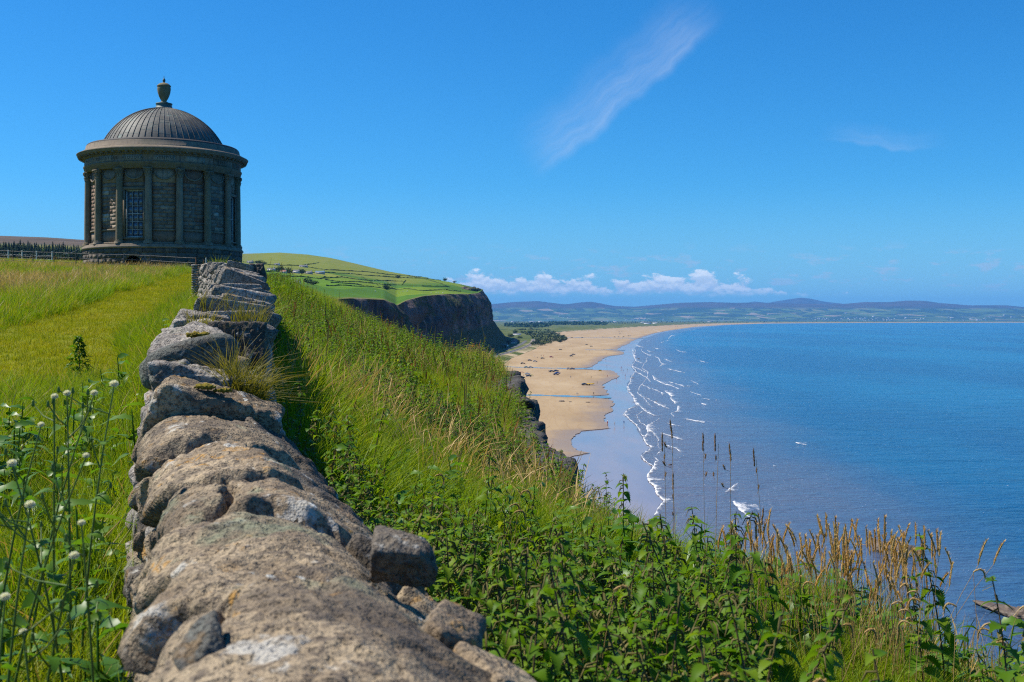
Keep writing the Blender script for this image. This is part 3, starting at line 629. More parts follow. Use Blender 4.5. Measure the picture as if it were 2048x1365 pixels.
FOAM.append(([(x + 2, y) for y, x in XS if 695 < y < 1040], 1.5)); FOAM.append(([(x + 26 + 6 * math.sin(y * 0.11), y + 3) for y, x in XS if 700 < y < 900], 1.2))
fb_v, fb_q, fb_n, fb_e = [], [], 0, []
for k, (pts, wd) in enumerate(FOAM):
    a = np.array(pts, float); L = np.concatenate([[0], np.cumsum(np.hypot(*np.diff(a, axis=0).T))]); nn = max(12, int(L[-1] * 1.4)); s = np.linspace(0, L[-1], nn)
    x = np.interp(s, L, a[:, 0]) + 1.3 * vnoise(p3(s * 0.25, k * 7.0), 81); y = np.interp(s, L, a[:, 1]) + 0.5 * vnoise(p3(s * 0.3, k * 5.0 + 90), 82)
    wl = wd * (0.35 + 0.65 * np.sin(np.linspace(0.15, PI - 0.1, nn))) * (1 + 0.6 * vnoise(p3(s * 0.4, k), 83)); wl = np.maximum(wl, 0.5)
    tail = wl * (2.0 + 5.5 * np.clip(vnoise(p3(s * 0.12, k + 3.0), 84), 0, 1))
    R = []
    for j, (ox, oy, oz) in enumerate([(-0.3, 0.10, 0.0), (-0.1, 0.0, 0.07), (0.45, -0.12, 0.05), (1.4, -0.2, 0.02)]):
        dx = ox * (wl if j < 3 else tail); R.append(np.array([PG(xx, max(yy, 650), 0.26 + oz) for xx, yy in zip(x + dx * 0.9, y + oy * wl)]))
    R = np.stack(R, 1); fb_v.append(R.reshape(-1, 3)); fb_q.append(grid_faces(nn, 4) + fb_n); fb_n += nn * 4; fb_e.append(np.tile([0.7, 1.0, 0.62, 0.0], nn))
t = mat_new('sea_foam'); b = pbr(t, (0.80, 0.80, 0.80), 0.7, 0.2, link_out=False); tr = t.new('ShaderNodeBsdfTransparent'); mx = t.new('ShaderNodeMixShader')
t.put(mx.inputs[0], t.m('MULTIPLY', t.sm(t.m('ADD', t.attr('e'), t.m('ADD', t.m('MULTIPLY', t.m('SUBTRACT', t.noise(t.scale(t.pos(), (1, 0.30, 1)), 0.7, 6, 0.75), 0.5), 2.6), t.m('MULTIPLY', t.m('SUBTRACT', t.noise(t.pos(), 0.06, 3), 0.5), 1.6))), 0.30, 1.15), 0.80))
t.l.new(tr.outputs[0], mx.inputs[1]); t.l.new(b.outputs[0], mx.inputs[2]); t.l.new(mx.outputs[0], t.out.inputs[0]); M['foam'] = t.mat
link('sea_foam', mesh_np('sea_foam', np.concatenate(fb_v), np.concatenate(fb_q), True, {'e': np.concatenate(fb_e)}, [M['foam']]), kind='stuff', label='white foam of small breaking waves along the beach')

# ------------------------------------------------------------------ far hills over the lough
t = mat_new('far_farmland'); p = t.pos()
cell = t.vor(t.scale(p, (1 / 230., 1 / 420., 0.0)), 1.0, out='Color'); ss = t.new('ShaderNodeSeparateColor'); t.l.new(cell, ss.inputs[0])
c = t.ramp(ss.outputs[0], [(0.0, (0.035, 0.055, 0.025)), (0.35, (0.07, 0.11, 0.03)), (0.6, (0.10, 0.15, 0.04)), (0.85, (0.16, 0.17, 0.07)), (0.95, (0.28, 0.22, 0.14))], 'CONSTANT')
c = t.mix(t.sm(t.noise(p, 0.0009, 5, 0.6), 0.48, 0.60), c, (0.03, 0.05, 0.022))
c = t.mix(t.attr('moor'), c, t.ramp(t.noise(p, 0.002, 5), [(0.35, (0.045, 0.036, 0.030)), (0.65, (0.085, 0.062, 0.05))]))
pbr(t, c, 0.95, 0.05); M['farhill'] = t.mat
def far_ridge(name, tab, dist, depth, x0, x1, nx, seed, moor_at=0.55, amp=0.5):
    xs = np.linspace(x0, x1, nx); yr = interp(xs, tab) + amp * fbm(p3(xs * 0.03, seed), 4, seed)
    V = []; A = []
    prof = np.linspace(0, 1, 26)
    for v in np.concatenate([prof, [1.25]]):
        d = dist + depth * v
        zt = (YH - yr) / F * (dist + depth) + H
        if v <= 1: z = zt * (0.55 * v + 0.45 * v * v) ** 1.0 + zt * 0.10 * fbm(p3(xs * 0.018, v * 3.0 + seed), 4, seed + 3) * math.sin(min(v, 1) * PI)
        else: z = zt * 0.6
        V.append(np.stack([(xs - CXP) / F * d, np.full(nx, d), z + (-1.0 if v == 0 else 0)], -1)); A.append(np.clip(sstep(z / 400.0, moor_at * 0.75, moor_at) , 0, 1))
    return link(name, mesh_np(name, np.array(V).reshape(-1, 3), grid_faces(27, nx), True, {'moor': np.array(A).ravel()}, [M['farhill']]), kind='structure')
FR1 = [(300, 612), (900, 612), (994, 608), (1030, 604), (1075, 602.5), (1100, 606), (1130, 609), (1160, 605), (1180, 603.5), (1200, 607), (1230, 612.5), (1270, 614), (1310, 610), (1360, 606), (1420, 604.5), (1470, 606), (1530, 606), (1600, 608), (1690, 608), (1730, 604.5), (1780, 604.5), (1815, 601.5), (1850, 602), (1880, 606.5), (1940, 611), (2010, 611), (2060, 616), (2150, 622), (2400, 628), (3000, 634)]
FR2 = [(300, 625), (1400, 625), (1470, 609), (1510, 603.5), (1535, 606), (1560, 602), (1600, 596), (1620, 597.5), (1645, 603), (1680, 607), (1720, 613), (1800, 622), (3000, 636)]
far_ridge('far_hills', FR1, 19500, 5500, 300, 3000, 420, 91, 0.72)
far_ridge('distant_mountain', FR2, 27000, 6000, 1380, 2000, 160, 97, 0.3, 0.3)

# ------------------------------------------------------------------ the round temple
TX, TY = (328 - CXP) / F * 90.0, 90.0
TZ0 = H + 2.0                                    # foot, a little under the turf
A0 = math.atan2(-TY, -TX)                        # direction of the photographer; local angles count from here
M['darkrail'] = flat('dark_rail_paint', (0.05, 0.052, 0.055), 0.6, 0.3)
temple = link('round_temple', None, loc=(TX, TY, TZ0), rot=(0, 0, A0),
              label='round domed stone temple with columns and an urn on top, standing on the clifftop', cat='temple', scl=(0.962, 0.962, 1.0))
def z(rel): return rel - 2.0
D2R = PI / 180
def part(name, mb, mat, parent=temple, smooth=False, **kw):
    return link(name, mb.mesh(name, mat, smooth), parent, **kw)
# podium core and vault opening
WIN = [-23.0, 67.0, 157.0, 247.0]                # bay centres with windows / door
AR = -21.5                                        # arched vault opening under the first window
m = MB(); 
half = math.degrees(0.62 / 6.1)
m.lathe([(6.10, z(2.0)), (6.10, z(5.2))], 90, (AR + half) * D2R, (AR - half + 360) * D2R)
m.lathe([(6.10, z(4.62)), (6.10, z(5.2))], 4, (AR - half) * D2R, (AR + half) * D2R)
part('podium_core', m, M['mortar'], smooth=True)
m = MB(); m.arcblock(5.0, 5.1, (AR - half - 1) * D2R, (AR + half + 1) * D2R, z(2.0), z(4.8), 4)
for s in (-1, 1):
    a = (AR + s * half) * D2R; m.add([[5.05 * math.cos(a), 5.05 * math.sin(a), z(2)], [6.1 * math.cos(a), 6.1 * math.sin(a), z(2)], [6.1 * math.cos(a), 6.1 * math.sin(a), z(4.7)], [5.05 * math.cos(a), 5.05 * math.sin(a), z(4.7)]], [(0, 1, 2, 3)])
part('vault_opening', m, M['dark'])
rows_p = [2.1 + 0.385 * i for i in range(9)]; rows_p = [r for r in rows_p if r < 5.1]
NP = 52; rest = MB(); arcs = {}
for i, r in enumerate(rows_p):
    z0, z1 = z(r) + 0.022, z(min(r + 0.385, 5.17)) - 0.022
    off = rng.uniform(0, 1); k = 0; ang = off * 360 / NP
    widths = rng.uniform(0.7, 1.35, NP); widths *= 360 / widths.sum()
    for wd in widths:
        c0, c1 = ang, ang + wd; ang = c1; mid = ((c0 + c1) / 2 + 180) % 360 - 180
        zc = (z0 + z1) / 2 - z(0)
        da = abs((mid - AR + 180) % 360 - 180)
        top_arch = 3.95 + math.sqrt(max(0, 1 - (min(da, half) / half) ** 2)) * 0.66
        if da < half + wd * 0.45 and zc < top_arch + 0.30: continue
        pr = 0.03 + rng.uniform(0, 0.045); g = 0.16
        if abs(mid) < 100 and i >= 2:
            b = MB().arcblock(6.05, 6.14 + pr, -(wd / 2 - g) * D2R, (wd / 2 - g) * D2R, z0, z1, 2)
            part('stone', b, M['podium'], rot=(0, 0, mid * D2R))
        else: rest.arcblock(6.05, 6.14 + pr, (c0 + g) * D2R, (c1 - g) * D2R, z0, z1, 2)
o = part('podium_stonework', rest, M['podium']); o['kind'] = 'stuff'
for k in range(11):                              # voussoirs of the vault arch
    th = (k + 0.5) / 11 * PI; r0, r1 = 0.64, 0.98
    pts = []
    for rr in (r0, r1):
        for tt in (th - 0.125, th + 0.125):
            aa = AR * D2R + rr * math.cos(tt) / 6.1; zz = z(3.95) + rr * math.sin(tt); pts.append((aa, zz))
    v = [[R * math.cos(a), R * math.sin(a), zz] for R in (6.0, 6.22) for a, zz in pts]
    part('voussoir', MB().add(v, [(4, 5, 7, 6), (0, 2, 3, 1), (0, 1, 5, 4), (2, 6, 7, 3), (0, 4, 6, 2), (1, 3, 7, 5)]), M['podium'])
# mouldings
part('podium_moulding', MB().lathe([(6.08, z(5.14)), (6.22, z(5.15)), (6.30, z(5.22)), (6.30, z(5.30)), (6.22, z(5.34)), (6.22, z(5.42)), (6.17, z(5.47)), (5.5, z(5.48))], 128), M['moulding'], smooth=False)
# drum wall core, with holes at the windows
WH0, WH1 = 5.95, 9.45; whalf = math.degrees(0.72 / 5.7)
m = MB()
edges = []
for wv in WIN: edges.append((wv - whalf, wv + whalf))
for i in range(4):
    a, b = edges[i][1], edges[(i + 1) % 4][0] + (360 if i == 3 else 0)
    m.lathe([(5.66, z(5.4)), (5.66, z(11.1))], 24, a * D2R, b * D2R)
for a, b in edges:
    m.lathe([(5.66, z(5.4)), (5.66, z(WH0))], 6, a * D2R, b * D2R); m.lathe([(5.66, z(WH1)), (5.66, z(11.1))], 6, a * D2R, b * D2R)
    for e in (a, b):
        e *= D2R; m.add([[5.30 * math.cos(e), 5.30 * math.sin(e), z(WH0)], [5.66 * math.cos(e), 5.66 * math.sin(e), z(WH0)], [5.66 * math.cos(e), 5.66 * math.sin(e), z(WH1)], [5.30 * math.cos(e), 5.30 * math.sin(e), z(WH1)]], [(0, 1, 2, 3)])
    for zz in (WH0, WH1):
        m.add([[R * math.cos(e * D2R), R * math.sin(e * D2R), z(zz)] for R in (5.30, 5.66) for e in (a, b)], [(0, 1, 3, 2)])
part('drum_core', m, M['joint'], smooth=False)
# ashlar courses between the columns
CA = [-11.25 + 22.5 * k for k in range(16)]       # column angles
BAYS = [(-11.25 + 22.5 * k + 11.25) for k in range(16)]
win_bays = {0: None}
def is_win(b): return any(abs((b - wv + 180) % 360 - 180) < 6 for wv in (-22.5, 67.5, 157.5, 247.5))
rest = MB(); course = [6.62 + 0.282 * i for i in range(12)]
for b in BAYS:
    bb = (b + 180) % 360 - 180; hw = 11.25 - math.degrees(0.24 / 5.7)
    front = abs(bb) < 60
    for i, r in enumerate(course):
        nb = 3 if (i + int(b)) % 2 else 2
        cuts = np.sort(np.concatenate([[-hw, hw], np.linspace(-hw, hw, nb + 1)[1:-1] + rng.uniform(-1.2, 1.2, nb - 1)]))
        for c0, c1 in zip(cuts[:-1], cuts[1:]):
            if is_win(b) and r < 9.5 and c1 > -whalf - 0.9 and c0 < whalf + 0.9:
                if c0 < -whalf - 1.2: c1 = -whalf - 0.7
                elif c1 > whalf + 1.2: c0 = whalf + 0.7
                else: continue
            zz0, zz1 = z(r) + 0.0035, z(r + 0.282) - 0.0035; pr = rng.uniform(0, 0.005)
            wd = c1 - c0 - 0.07; mid = b + (c0 + c1) / 2
            pale = front and rng.random() < 0.025
            if front: part('ashlar_block', MB().arcblock(5.63, 5.68 + pr, -wd / 2 * D2R, wd / 2 * D2R, zz0, zz1, 2), M['pale_ashlar' if pale else 'ashlar'], rot=(0, 0, mid * D2R))
            else: rest.arcblock(5.63, 5.68 + pr, (mid - wd / 2) * D2R, (mid + wd / 2) * D2R, zz0, zz1, 2)
    # dado panel, string course and swag panel of the bay
    gap = is_win(b)
    for (zz0, zz1, ro, nm, mt) in ((5.48, 5.62, 5.86, 'plinth', 'moulding'), (5.62, 6.46, 5.685, 'dado', 'ashlar'), (6.46, 6.60, 5.77, 'string_course', 'moulding'), (10.02, 11.05, 5.69, 'swag_panel', 'ashlar')):
        if gap and nm in ('dado', 'string_course'):
            for s0, s1 in ((-hw, -whalf - 0.7), (whalf + 0.7, hw)):
                part(nm, MB().arcblock(5.62, ro, (b + s0) * D2R, (b + s1) * D2R, z(zz0), z(zz1), 2), M[mt])
        else: part(nm, MB().arcblock(5.62, ro, (b - hw) * D2R, (b + hw) * D2R, z(zz0), z(zz1), 6), M[mt])
    # swag: hanging festoon
    tt = np.linspace(0, PI, 15); hs_ = math.radians(hw - 1.6)
    pts = np.array([[5.735 * math.cos(b * D2R - hs_ * math.cos(q)), 5.735 * math.sin(b * D2R - hs_ * math.cos(q)), z(10.86) - 0.60 * math.sin(q)] for q in tt])
    part('swag', MB().tube(pts, 0.03 + 0.045 * np.sin(tt) + 0.008 * np.sin(np.arange(15) * 2.1), 6), M['moulding'], smooth=True)
o = part('ashlar_walling', rest, M['ashlar']); o['kind'] = 'stuff'
# windows
for wi, b in enumerate((-22.5, 67.5, 157.5, 247.5)):
    wn = link('window', None, temple, loc=(0, 0, 0), rot=(0, 0, b * D2R))
    # local: x outwards, y along the wall
    W2, z0, z1 = 0.72, z(WH0), z(WH1)
    sur = MB()
    for s in (-1, 1): sur.box((5.71, s * (W2 + 0.075), (z0 + z1) / 2), (0.05, 0.075, (z1 - z0) / 2))
    sur.box((5.73, 0, z1 + 0.10), (0.07, W2 + 0.22, 0.10)); sur.box((5.74, 0, z0 - 0.06), (0.09, W2 + 0.2, 0.055))
    link('surround', sur.mesh('surround', M['moulding']), wn)
    fr = MB()
    for s in (-1, 1): fr.box((5.50, s * (W2 - 0.045), (z0 + z1) / 2), (0.05, 0.045, (z1 - z0) / 2))
    for zz, hh in ((z0 + 0.05, 0.05), (z1 - 0.045, 0.045), ((z0 + z1) / 2, 0.035)): fr.box((5.505, 0, zz), (0.045, W2 - 0.09, hh))
    for s in (-1, 1): fr.box((5.50, s * 0.21, (z0 + z1) / 2), (0.025, 0.016, (z1 - z0) / 2 - 0.05))
    for k in range(1, 6):
        if k != 3: fr.box((5.502, 0, z0 + (z1 - z0) * k / 6), (0.024, W2 - 0.09, 0.016))
    link('sash_frame', fr.mesh('sash_frame', M['sash']), wn)
    for i in range(3):
        for j in range(6):
            pz = z0 + (z1 - z0) * (j + 0.5) / 6; py = (i - 1) * 0.42
            if wi == 0 and i == 0 and j == 0: PANE = MB().box((0, 0, 0), (0.004, 0.212, (z1 - z0) / 12)).mesh('pane', M['glass'])
            link('pane', PANE, wn, loc=(5.47, py, pz), rot=(0, rng.normal(0, 0.012), rng.normal(0, 0.012)))
    link('interior', MB().box((4.9, 0, (z0 + z1) / 2), (0.02, W2 + 0.3, (z1 - z0) / 2 + 0.2)).mesh('interior', M['dark']), wn)
# columns
CZ0, CZ1 = 5.48, 11.04; HB = 0.26; HC = 0.66
tt = np.linspace(0, 1, 9); sh = [(0.285 - 0.045 * q ** 1.6, CZ0 + HB + (CZ1 - HC - CZ0 - HB) * q - 2.0) for q in tt]
SH = MB().lathe(sh, 20).mesh('column', M['column'], True)
BS = MB().lathe([(0.40, 0), (0.40, 0.09), (0.385, 0.095), (0.40, 0.13), (0.385, 0.165), (0.335, 0.18), (0.33, 0.2), (0.35, 0.225), (0.335, 0.25), (0.29, 0.262)], 20).mesh('column_base', M['column'], False)
cm = MB().lathe([(0.245, 0), (0.275, 0.02), (0.245, 0.045), (0.24, 0.2), (0.27, 0.42), (0.34, 0.56), (0.36, 0.575)], 16)
for row, (zz, hh, n, rr, ph) in enumerate(((0.05, 0.22, 8, 0.25, 0), (0.22, 0.24, 8, 0.255, PI / 8))):
    for k in range(n):                             # acanthus leaves curling outwards
        a = ph + k * 2 * PI / n; ca, sa = math.cos(a), math.sin(a)
        prof = [(0.0, 0.0, 0.075), (0.02, 0.5, 0.085), (0.05, 0.85, 0.07), (0.115, 1.0, 0.045), (0.13, 0.90, 0.02)]
        v = []
        for dr, q, wdt in prof:
            for s in (-1, 0, 1):
                R = rr + dr + (0.02 if s == 0 else 0); v.append([R * ca - s * wdt * sa, R * sa + s * wdt * ca, zz + q * hh])
        cm.add(v, grid_faces(5, 3))
for k in range(4):
    a = PI / 4 + k * PI / 2; ca, sa = math.cos(a), math.sin(a)
    th = np.linspace(0, 3.6 * PI, 16); sp_ = 0.085 * (1 - th / (4.3 * PI))
    cm.tube(np.stack([(0.37 + sp_ * np.cos(th)) * ca, (0.37 + sp_ * np.cos(th)) * sa, 0.50 + sp_ * np.sin(th)], -1), 0.022, 5)
cm.box((0, 0, 0.62), (0.335, 0.335, 0.04), PI / 4 * 0)
CP = cm.mesh('capital', M['column'], False)
for a in CA:
    c = link('column', SH, temple, loc=(5.86 * math.cos(a * D2R), 5.86 * math.sin(a * D2R), 0), rot=(0, 0, a * D2R))
    link('column_base', BS, c, loc=(0, 0, z(CZ0))); link('capital', CP, c, loc=(0, 0, z(CZ1 - HC)))
# entablature
part('architrave', MB().lathe([(5.6, z(11.04)), (6.04, z(11.04)), (6.04, z(11.17)), (6.08, z(11.18)), (6.08, z(11.31)), (6.12, z(11.32)), (6.12, z(11.42)), (6.17, z(11.46)), (6.17, z(11.52)), (6.0, z(11.53))], 128), M['moulding'])
part('frieze', MB().lathe([(6.06, z(11.52)), (6.06, z(12.02))], 128), M['ashlar'], smooth=True)
for k in range(16):                               # lettered slabs between the columns
    b = -22.5 * 8 + 22.5 * k
    part('frieze_slab', MB().arcblock(6.0, 6.085, (b - 7.5) * D2R, (b + 7.5) * D2R, z(11.55), z(12.0), 5), M['frieze'] if k in (5, 6, 7, 8, 9) else M['ashlar'])
part('cornice', MB().lathe([(6.0, z(12.02)), (6.16, z(12.03)), (6.20, z(12.08)), (6.24, z(12.17)), (6.30, z(12.20)), (6.56, z(12.25)), (6.60, z(12.26)), (6.60, z(12.34)), (6.63, z(12.36)), (6.68, z(12.44)), (6.69, z(12.47)), (6.20, z(12.70)), (5.9, z(12.72))], 128), M['moulding'])
DN = MB().box((6.27, 0, 0), (0.055, 0.042, 0.045)).mesh('dentil', M['moulding'])
MD = MB().box((6.42, 0, 0), (0.13, 0.085, 0.045)).mesh('modillion', M['moulding'])
for k in range(72): link('modillion', MD, temple, loc=(0, 0, z(12.195)), rot=(0, 0, k * 5 * D2R))
dm = MB()
for k in range(180):
    a = k * 2 * D2R; dm.box((6.235 * math.cos(a), 6.235 * math.sin(a), z(12.10)), (0.035, 0.055, 0.035), a)
o = part('dentil_band', dm, M['moulding']); o['kind'] = 'stuff'
part('blocking_course', MB().lathe([(6.17, z(12.66)), (6.15, z(12.76)), (6.02, z(12.80)), (5.98, z(13.10)), (5.92, z(13.15)), (5.6, z(13.16))], 128), M['moulding'])
part('roof_ring', MB().lathe([(5.94, z(13.14)), (5.93, z(13.20)), (5.84, z(13.27)), (5.5, z(13.34)), (4.92, z(13.40)), (4.92, z(13.46)), (4.74, z(13.48))], 128), M['lead'])
# inscription cut round the frieze
def inscribe(word, mid):
    cu = bpy.data.curves.new('inscription', 'FONT'); cu.body = word; cu.size = 0.30; cu.align_x = 'CENTER'; cu.align_y = 'CENTER'; cu.resolution_u = 2; cu.space_character = 1.25
    ob = bpy.data.objects.new('tmp', cu); col.objects.link(ob); dg = bpy.context.evaluated_depsgraph_get(); dg.update()
    me = bpy.data.meshes.new_from_object(ob.evaluated_get(dg)); bpy.data.objects.remove(ob)
    v = np.zeros(len(me.vertices) * 3); me.vertices.foreach_get('co', v); v = v.reshape(-1, 3)
    a = mid * D2R + v[:, 0] / 6.09; R = 6.0895
    nv = np.stack([R * np.cos(a), R * np.sin(a), z(11.775) + v[:, 1]], -1); me.vertices.foreach_set('co', nv.ravel()); me.materials.clear(); me.materials.append(M['letter']); me.update()
    link('inscription', me, temple)
for wd, b in (('TURBANTIBUS', -45), ('AEQUORA', -22.5), ('VENTIS', 0), ('E', 6.4), ('MAGNO', -67.5), ('MARI', -90), ('TERRA', 45), ('MAGNUM', 67.5)): inscribe(wd, b)
# dome
DR, DB, DT = 4.74, 13.44, 16.40; hgt = DT - DB; RS = (DR ** 2 + hgt ** 2) / (2 * hgt); zc = DT - RS
ph0 = math.asin(DR / RS); phs = np.linspace(ph0, 0.10, 22)
dprof = [(RS * math.sin(q), z(zc + RS * math.cos(q))) for q in phs]
part('dome', MB().lathe(dprof, 120), M['dome'], smooth=True)
rp = np.array([[RS * 1.004 * math.sin(q), 0, z(zc) + RS * 1.004 * math.cos(q)] for q in np.linspace(ph0, 0.14, 18)])
RIB = MB().tube(rp, 0.022, 5).mesh('dome_rib', M['dome'], True)
for k in range(60): link('dome_rib', RIB, temple, rot=(0, 0, k * 6 * D2R))
lap = MB()
for k in range(60):
    for q in np.linspace(ph0 - 0.12, 0.3, 6) + rng.uniform(-0.05, 0.05, 6):
        a = np.linspace(k * 6 + 0.5, k * 6 + 5.5, 3) * D2R; R = RS * 1.0015
        v = [[R * math.sin(qq) * math.cos(b), R * math.sin(qq) * math.sin(b), z(zc) + R * math.cos(qq)] for qq in (q, q + 0.006) for b in a]; lap.add(v, grid_faces(2, 3))
o = part('sheet_laps', lap, M['copper']); o['kind'] = 'stuff'
# pedestal and urn
part('urn_pedestal', MB().lathe([(0.80, z(16.28)), (0.80, z(16.40)), (0.68, z(16.45)), (0.66, z(16.52)), (0.62, z(16.55)), (0.62, z(16.70)), (0.66, z(16.73)), (0.66, z(16.80)), (0.42, z(16.84)), (0, z(16.85))], 40), M['copper'])
urn = part('urn', MB().lathe([(0.36, z(16.84)), (0.36, z(16.88)), (0.22, z(16.94)), (0.20, z(17.0)), (0.27, z(17.10)), (0.40, z(17.35)), (0.49, z(17.62)), (0.53, z(17.88)), (0.53, z(18.02)), (0.50, z(18.10)), (0.56, z(18.13)), (0.55, z(18.18)), (0.46, z(18.28)), (0.32, z(18.37)), (0.16, z(18.42)), (0.07, z(18.44))], 36), M['urn'], smooth=True)
link('finial', MB().lathe([(0.06, z(18.42)), (0.07, z(18.47)), (0.12, z(18.56)), (0.11, z(18.66)), (0.05, z(18.76)), (0.025, z(18.82)), (0.02, z(18.95)), (0.0, z(19.0))], 16).mesh('finial', M['copper'], True), urn)

# ------------------------------------------------------------------ rails, posts and stay by the temple
def wire_fence(name, pts, posts, hts, rails, mat, rad, label, group=None, post_r=0.035):
    root = link(name, None, loc=pts[0], label=label, cat='fence', group=group)
    p0 = np.array(pts[0]); PM = None
    pts = np.array(pts)
    for q in posts:
        b = MB().tube([q + np.array([0, 0, -0.3]), q + np.array([0, 0, hts])], post_r, 6).tube([q + np.array([0, 0, hts]), q + np.array([0, 0, hts + 0.015])], [post_r, 0.004], 6)
        b.v = [v - p0 for v in b.v]; link('post', b.mesh('post', mat), root)
    for r in rails:
        b = MB().tube(np.array([q + np.array([0, 0, r]) for q in posts]) - p0, rad, 5); link('rail', b.mesh('rail', mat), root)
    return root
def gpt(x, Y):
    X = (x - CXP) / F * Y; return np.array([X, Y, float(ground_z(X, Y))])
q = [gpt(x, Y) for x, Y in ((-90, 84), (-45, 83), (-4, 82.5), (26, 82), (66, 81.5), (108, 81), (152, 80.5), (196, 80), (248, 79.5), (300, 79), (352, 78), (392, 77))]
wire_fence('metal_railing', q, q, 0.98, (0.93, 0.60, 0.27), M['darkrail'], 0.022, 'low dark metal rail fence crossing the grass before the temple', post_r=0.032)
q = [gpt(x, Y) for x, Y in ((-70, 127), (-26, 126), (16.5, 125), (44, 124), (73, 123), (104, 122))]
wire_fence('wire_fence', q, q, 1.15, (0.3, 0.7, 1.05), M['whitepost'], 0.008, 'white posts and thin wires at the field edge before the conifers', post_r=0.06)
m = MB(); a = P(126, 508.5, 96.0); b = P(172, 486.5, 92.0)
wires = np.array([a + (b - a) * s - np.array([0, 0, 0.25 * math.sin(s * PI)]) for s in np.linspace(0, 1, 9)])
g0 = gpt(118, 97); wires = np.vstack([g0 + [0, 0, 0.05], wires])
m.tube(wires - g0, 0.018, 5); o = link('stay_cable', m.mesh('stay_cable', M['steel']), loc=g0, label='thin steel stay cable running from the ground up to the temple', cat='cable')
# ruined wall stub left of temple

# ------------------------------------------------------------------ the dry-stone wall
wall = link('stone_wall', None, loc=(0, 0, 0), label='weathered lichen-spotted dry-stone wall running along the clifftop towards the temple', cat='wall')
def wdir(Y):
    a = np.array([wall_x(Y + 0.25) - wall_x(Y - 0.25), 0.5]); return a / np.linalg.norm(a)
# rubble core
cy_ = np.concatenate([np.linspace(-1.5, 9, 150), np.linspace(9.1, 26, 150)]); th = np.linspace(-0.05, PI + 0.05, 22)
V = []
for Y in cy_:
    dx, dy = wdir(Y); nx, ny = dy, -dx
    top = float(wall_top(Y)) - 0.16; foot = min(float(ground_z(wall_x(Y) - 0.5, Y)), float(ground_z(wall_x(Y) + 0.5, Y))) - 0.25
    hw = 0.16 if Y < 4.8 else (0.235 if Y < 7 else 0.20)
    prof = [(-hw - 0.07, foot)] + [(-hw * math.cos(q) if True else 0, top - 0.10 + 0.10 * math.sin(q)) for q in th] + [(hw + 0.09, foot)]
    hh = np.linspace(0, 1, 6)[1:-1]
    prof = [prof[0]] + [(-hw - 0.07 * (1 - q), foot + (top - 0.12 - foot) * q) for q in hh] + prof[1:-1] + [(hw + 0.09 * q, foot + (top - 0.12 - foot) * (1 - q)) for q in hh] + [prof[-1]]
    V.append([[wall_x(Y) + o_ * nx, Y + o_ * ny, zz] for o_, zz in prof])
V = np.array(V); nz_ = fbm(V * 9.0, 4, 101); nz2 = fbm(V * 30.0, 3, 103)
cen = V.mean(1, keepdims=True); outw = V - cen; outw[..., 1] *= 0.2; outw /= np.linalg.norm(outw, axis=-1, keepdims=True)
V = V + outw * (nz_ * 0.05 + nz2 * 0.014)[..., None]
link('rubble_core', mesh_np('rubble_core', V.reshape(-1, 3), grid_faces(len(cy_), V.shape[1]), True, None, [M['core']]), wall)
# near stretch: tightly fitted stones cut from one rough surface, every stone an object of its own
NY, NC = 640, 250
gs = np.linspace(0.15, 4.75, NY); gc = np.linspace(-0.95, 0.95, NC)          # along the wall, round the profile (arc length)
def near_profile(c, top, footL, footR, hw=0.295, rs=0.10):
    """arc length -> (across, up, normal across, normal up)"""
    a = np.abs(c); flat_ = hw - rs; arc = rs * PI / 2 * 0.93; sg = np.sign(c)
    x = np.where(a < flat_, a, np.where(a < flat_ + arc, flat_ + rs * np.sin((a - flat_) / rs), 0)); zt = np.where(a < flat_, 0, np.where(a < flat_ + arc, -rs * (1 - np.cos((a - flat_) / rs)), 0))
    nx = np.where(a < flat_, 0, np.sin(np.minimum(a - flat_, arc) / rs)); nz = np.where(a < flat_, 1, np.cos(np.minimum(np.maximum(a - flat_, 0), arc) / rs))
    xe = flat_ + rs * math.sin(arc / rs); ze = -rs * (1 - math.cos(arc / rs)); dn = np.maximum(a - flat_ - arc, 0)
    x = np.where(dn > 0, xe + dn * 0.13, x); zt = np.where(dn > 0, ze - dn, zt)
    return x * sg, zt - 0.04 * (c / 0.3) ** 2 * (a < 0.4) - 0.04 * (1.78) * (a >= 0.4), nx * sg, nz
S2, C2 = np.meshgrid(gs, gc, indexing='ij')
rq = np.random.default_rng(909)
seeds = [(0.50, 0.0, .55, .42), (1.45, 0.03, .62, .40), (2.45, -0.03, .42, .36), (3.02, 0.07, .32, .30), (3.05, -0.20, .26, .16), (3.62, -0.10, .40, .26), (3.75, 0.17, .34, .20), (4.35, -0.06, .34, .28), (4.45, 0.22, .26, .18), (2.05, 0.25, .20, .14), (1.62, 0.29, .17, .12), (2.55, 0.27, .16, .12), (1.95, -0.27, .18, .12), (1.35, -0.29, .15, .11), (2.4, -0.29, .15, .12), (0.9, -0.3, .16, .12), (1.15, 0.3, .16, .12), (2.78, 0.2, .14, .10)]
for sd in (-1, 1):
    row = 0
    for c0 in np.arange(0.40, 0.98, 0.125):
        s0 = 0.1 + (row % 2) * 0.1
        while s0 < 4.9: ln = rq.uniform(0.13, 0.27); seeds.append((s0 + ln / 2, sd * (c0 + rq.normal(0, 0.015)), ln * 0.75, 0.085)); s0 += ln
        row += 1
seeds = np.array(seeds)
wp_ = np.stack([S2, C2, np.zeros_like(S2)], -1)
sw_ = S2 + 0.10 * fbm(wp_ * 3.0, 3, 501) + 0.035 * fbm(wp_ * 13, 2, 503); cw_ = C2 + 0.07 * fbm(wp_ * 3.3 + 9, 3, 505) + 0.03 * fbm(wp_ * 14 + 4, 2, 507)
D1 = np.full(S2.shape, 1e9); D2 = D1.copy(); CID = np.zeros(S2.shape, int)
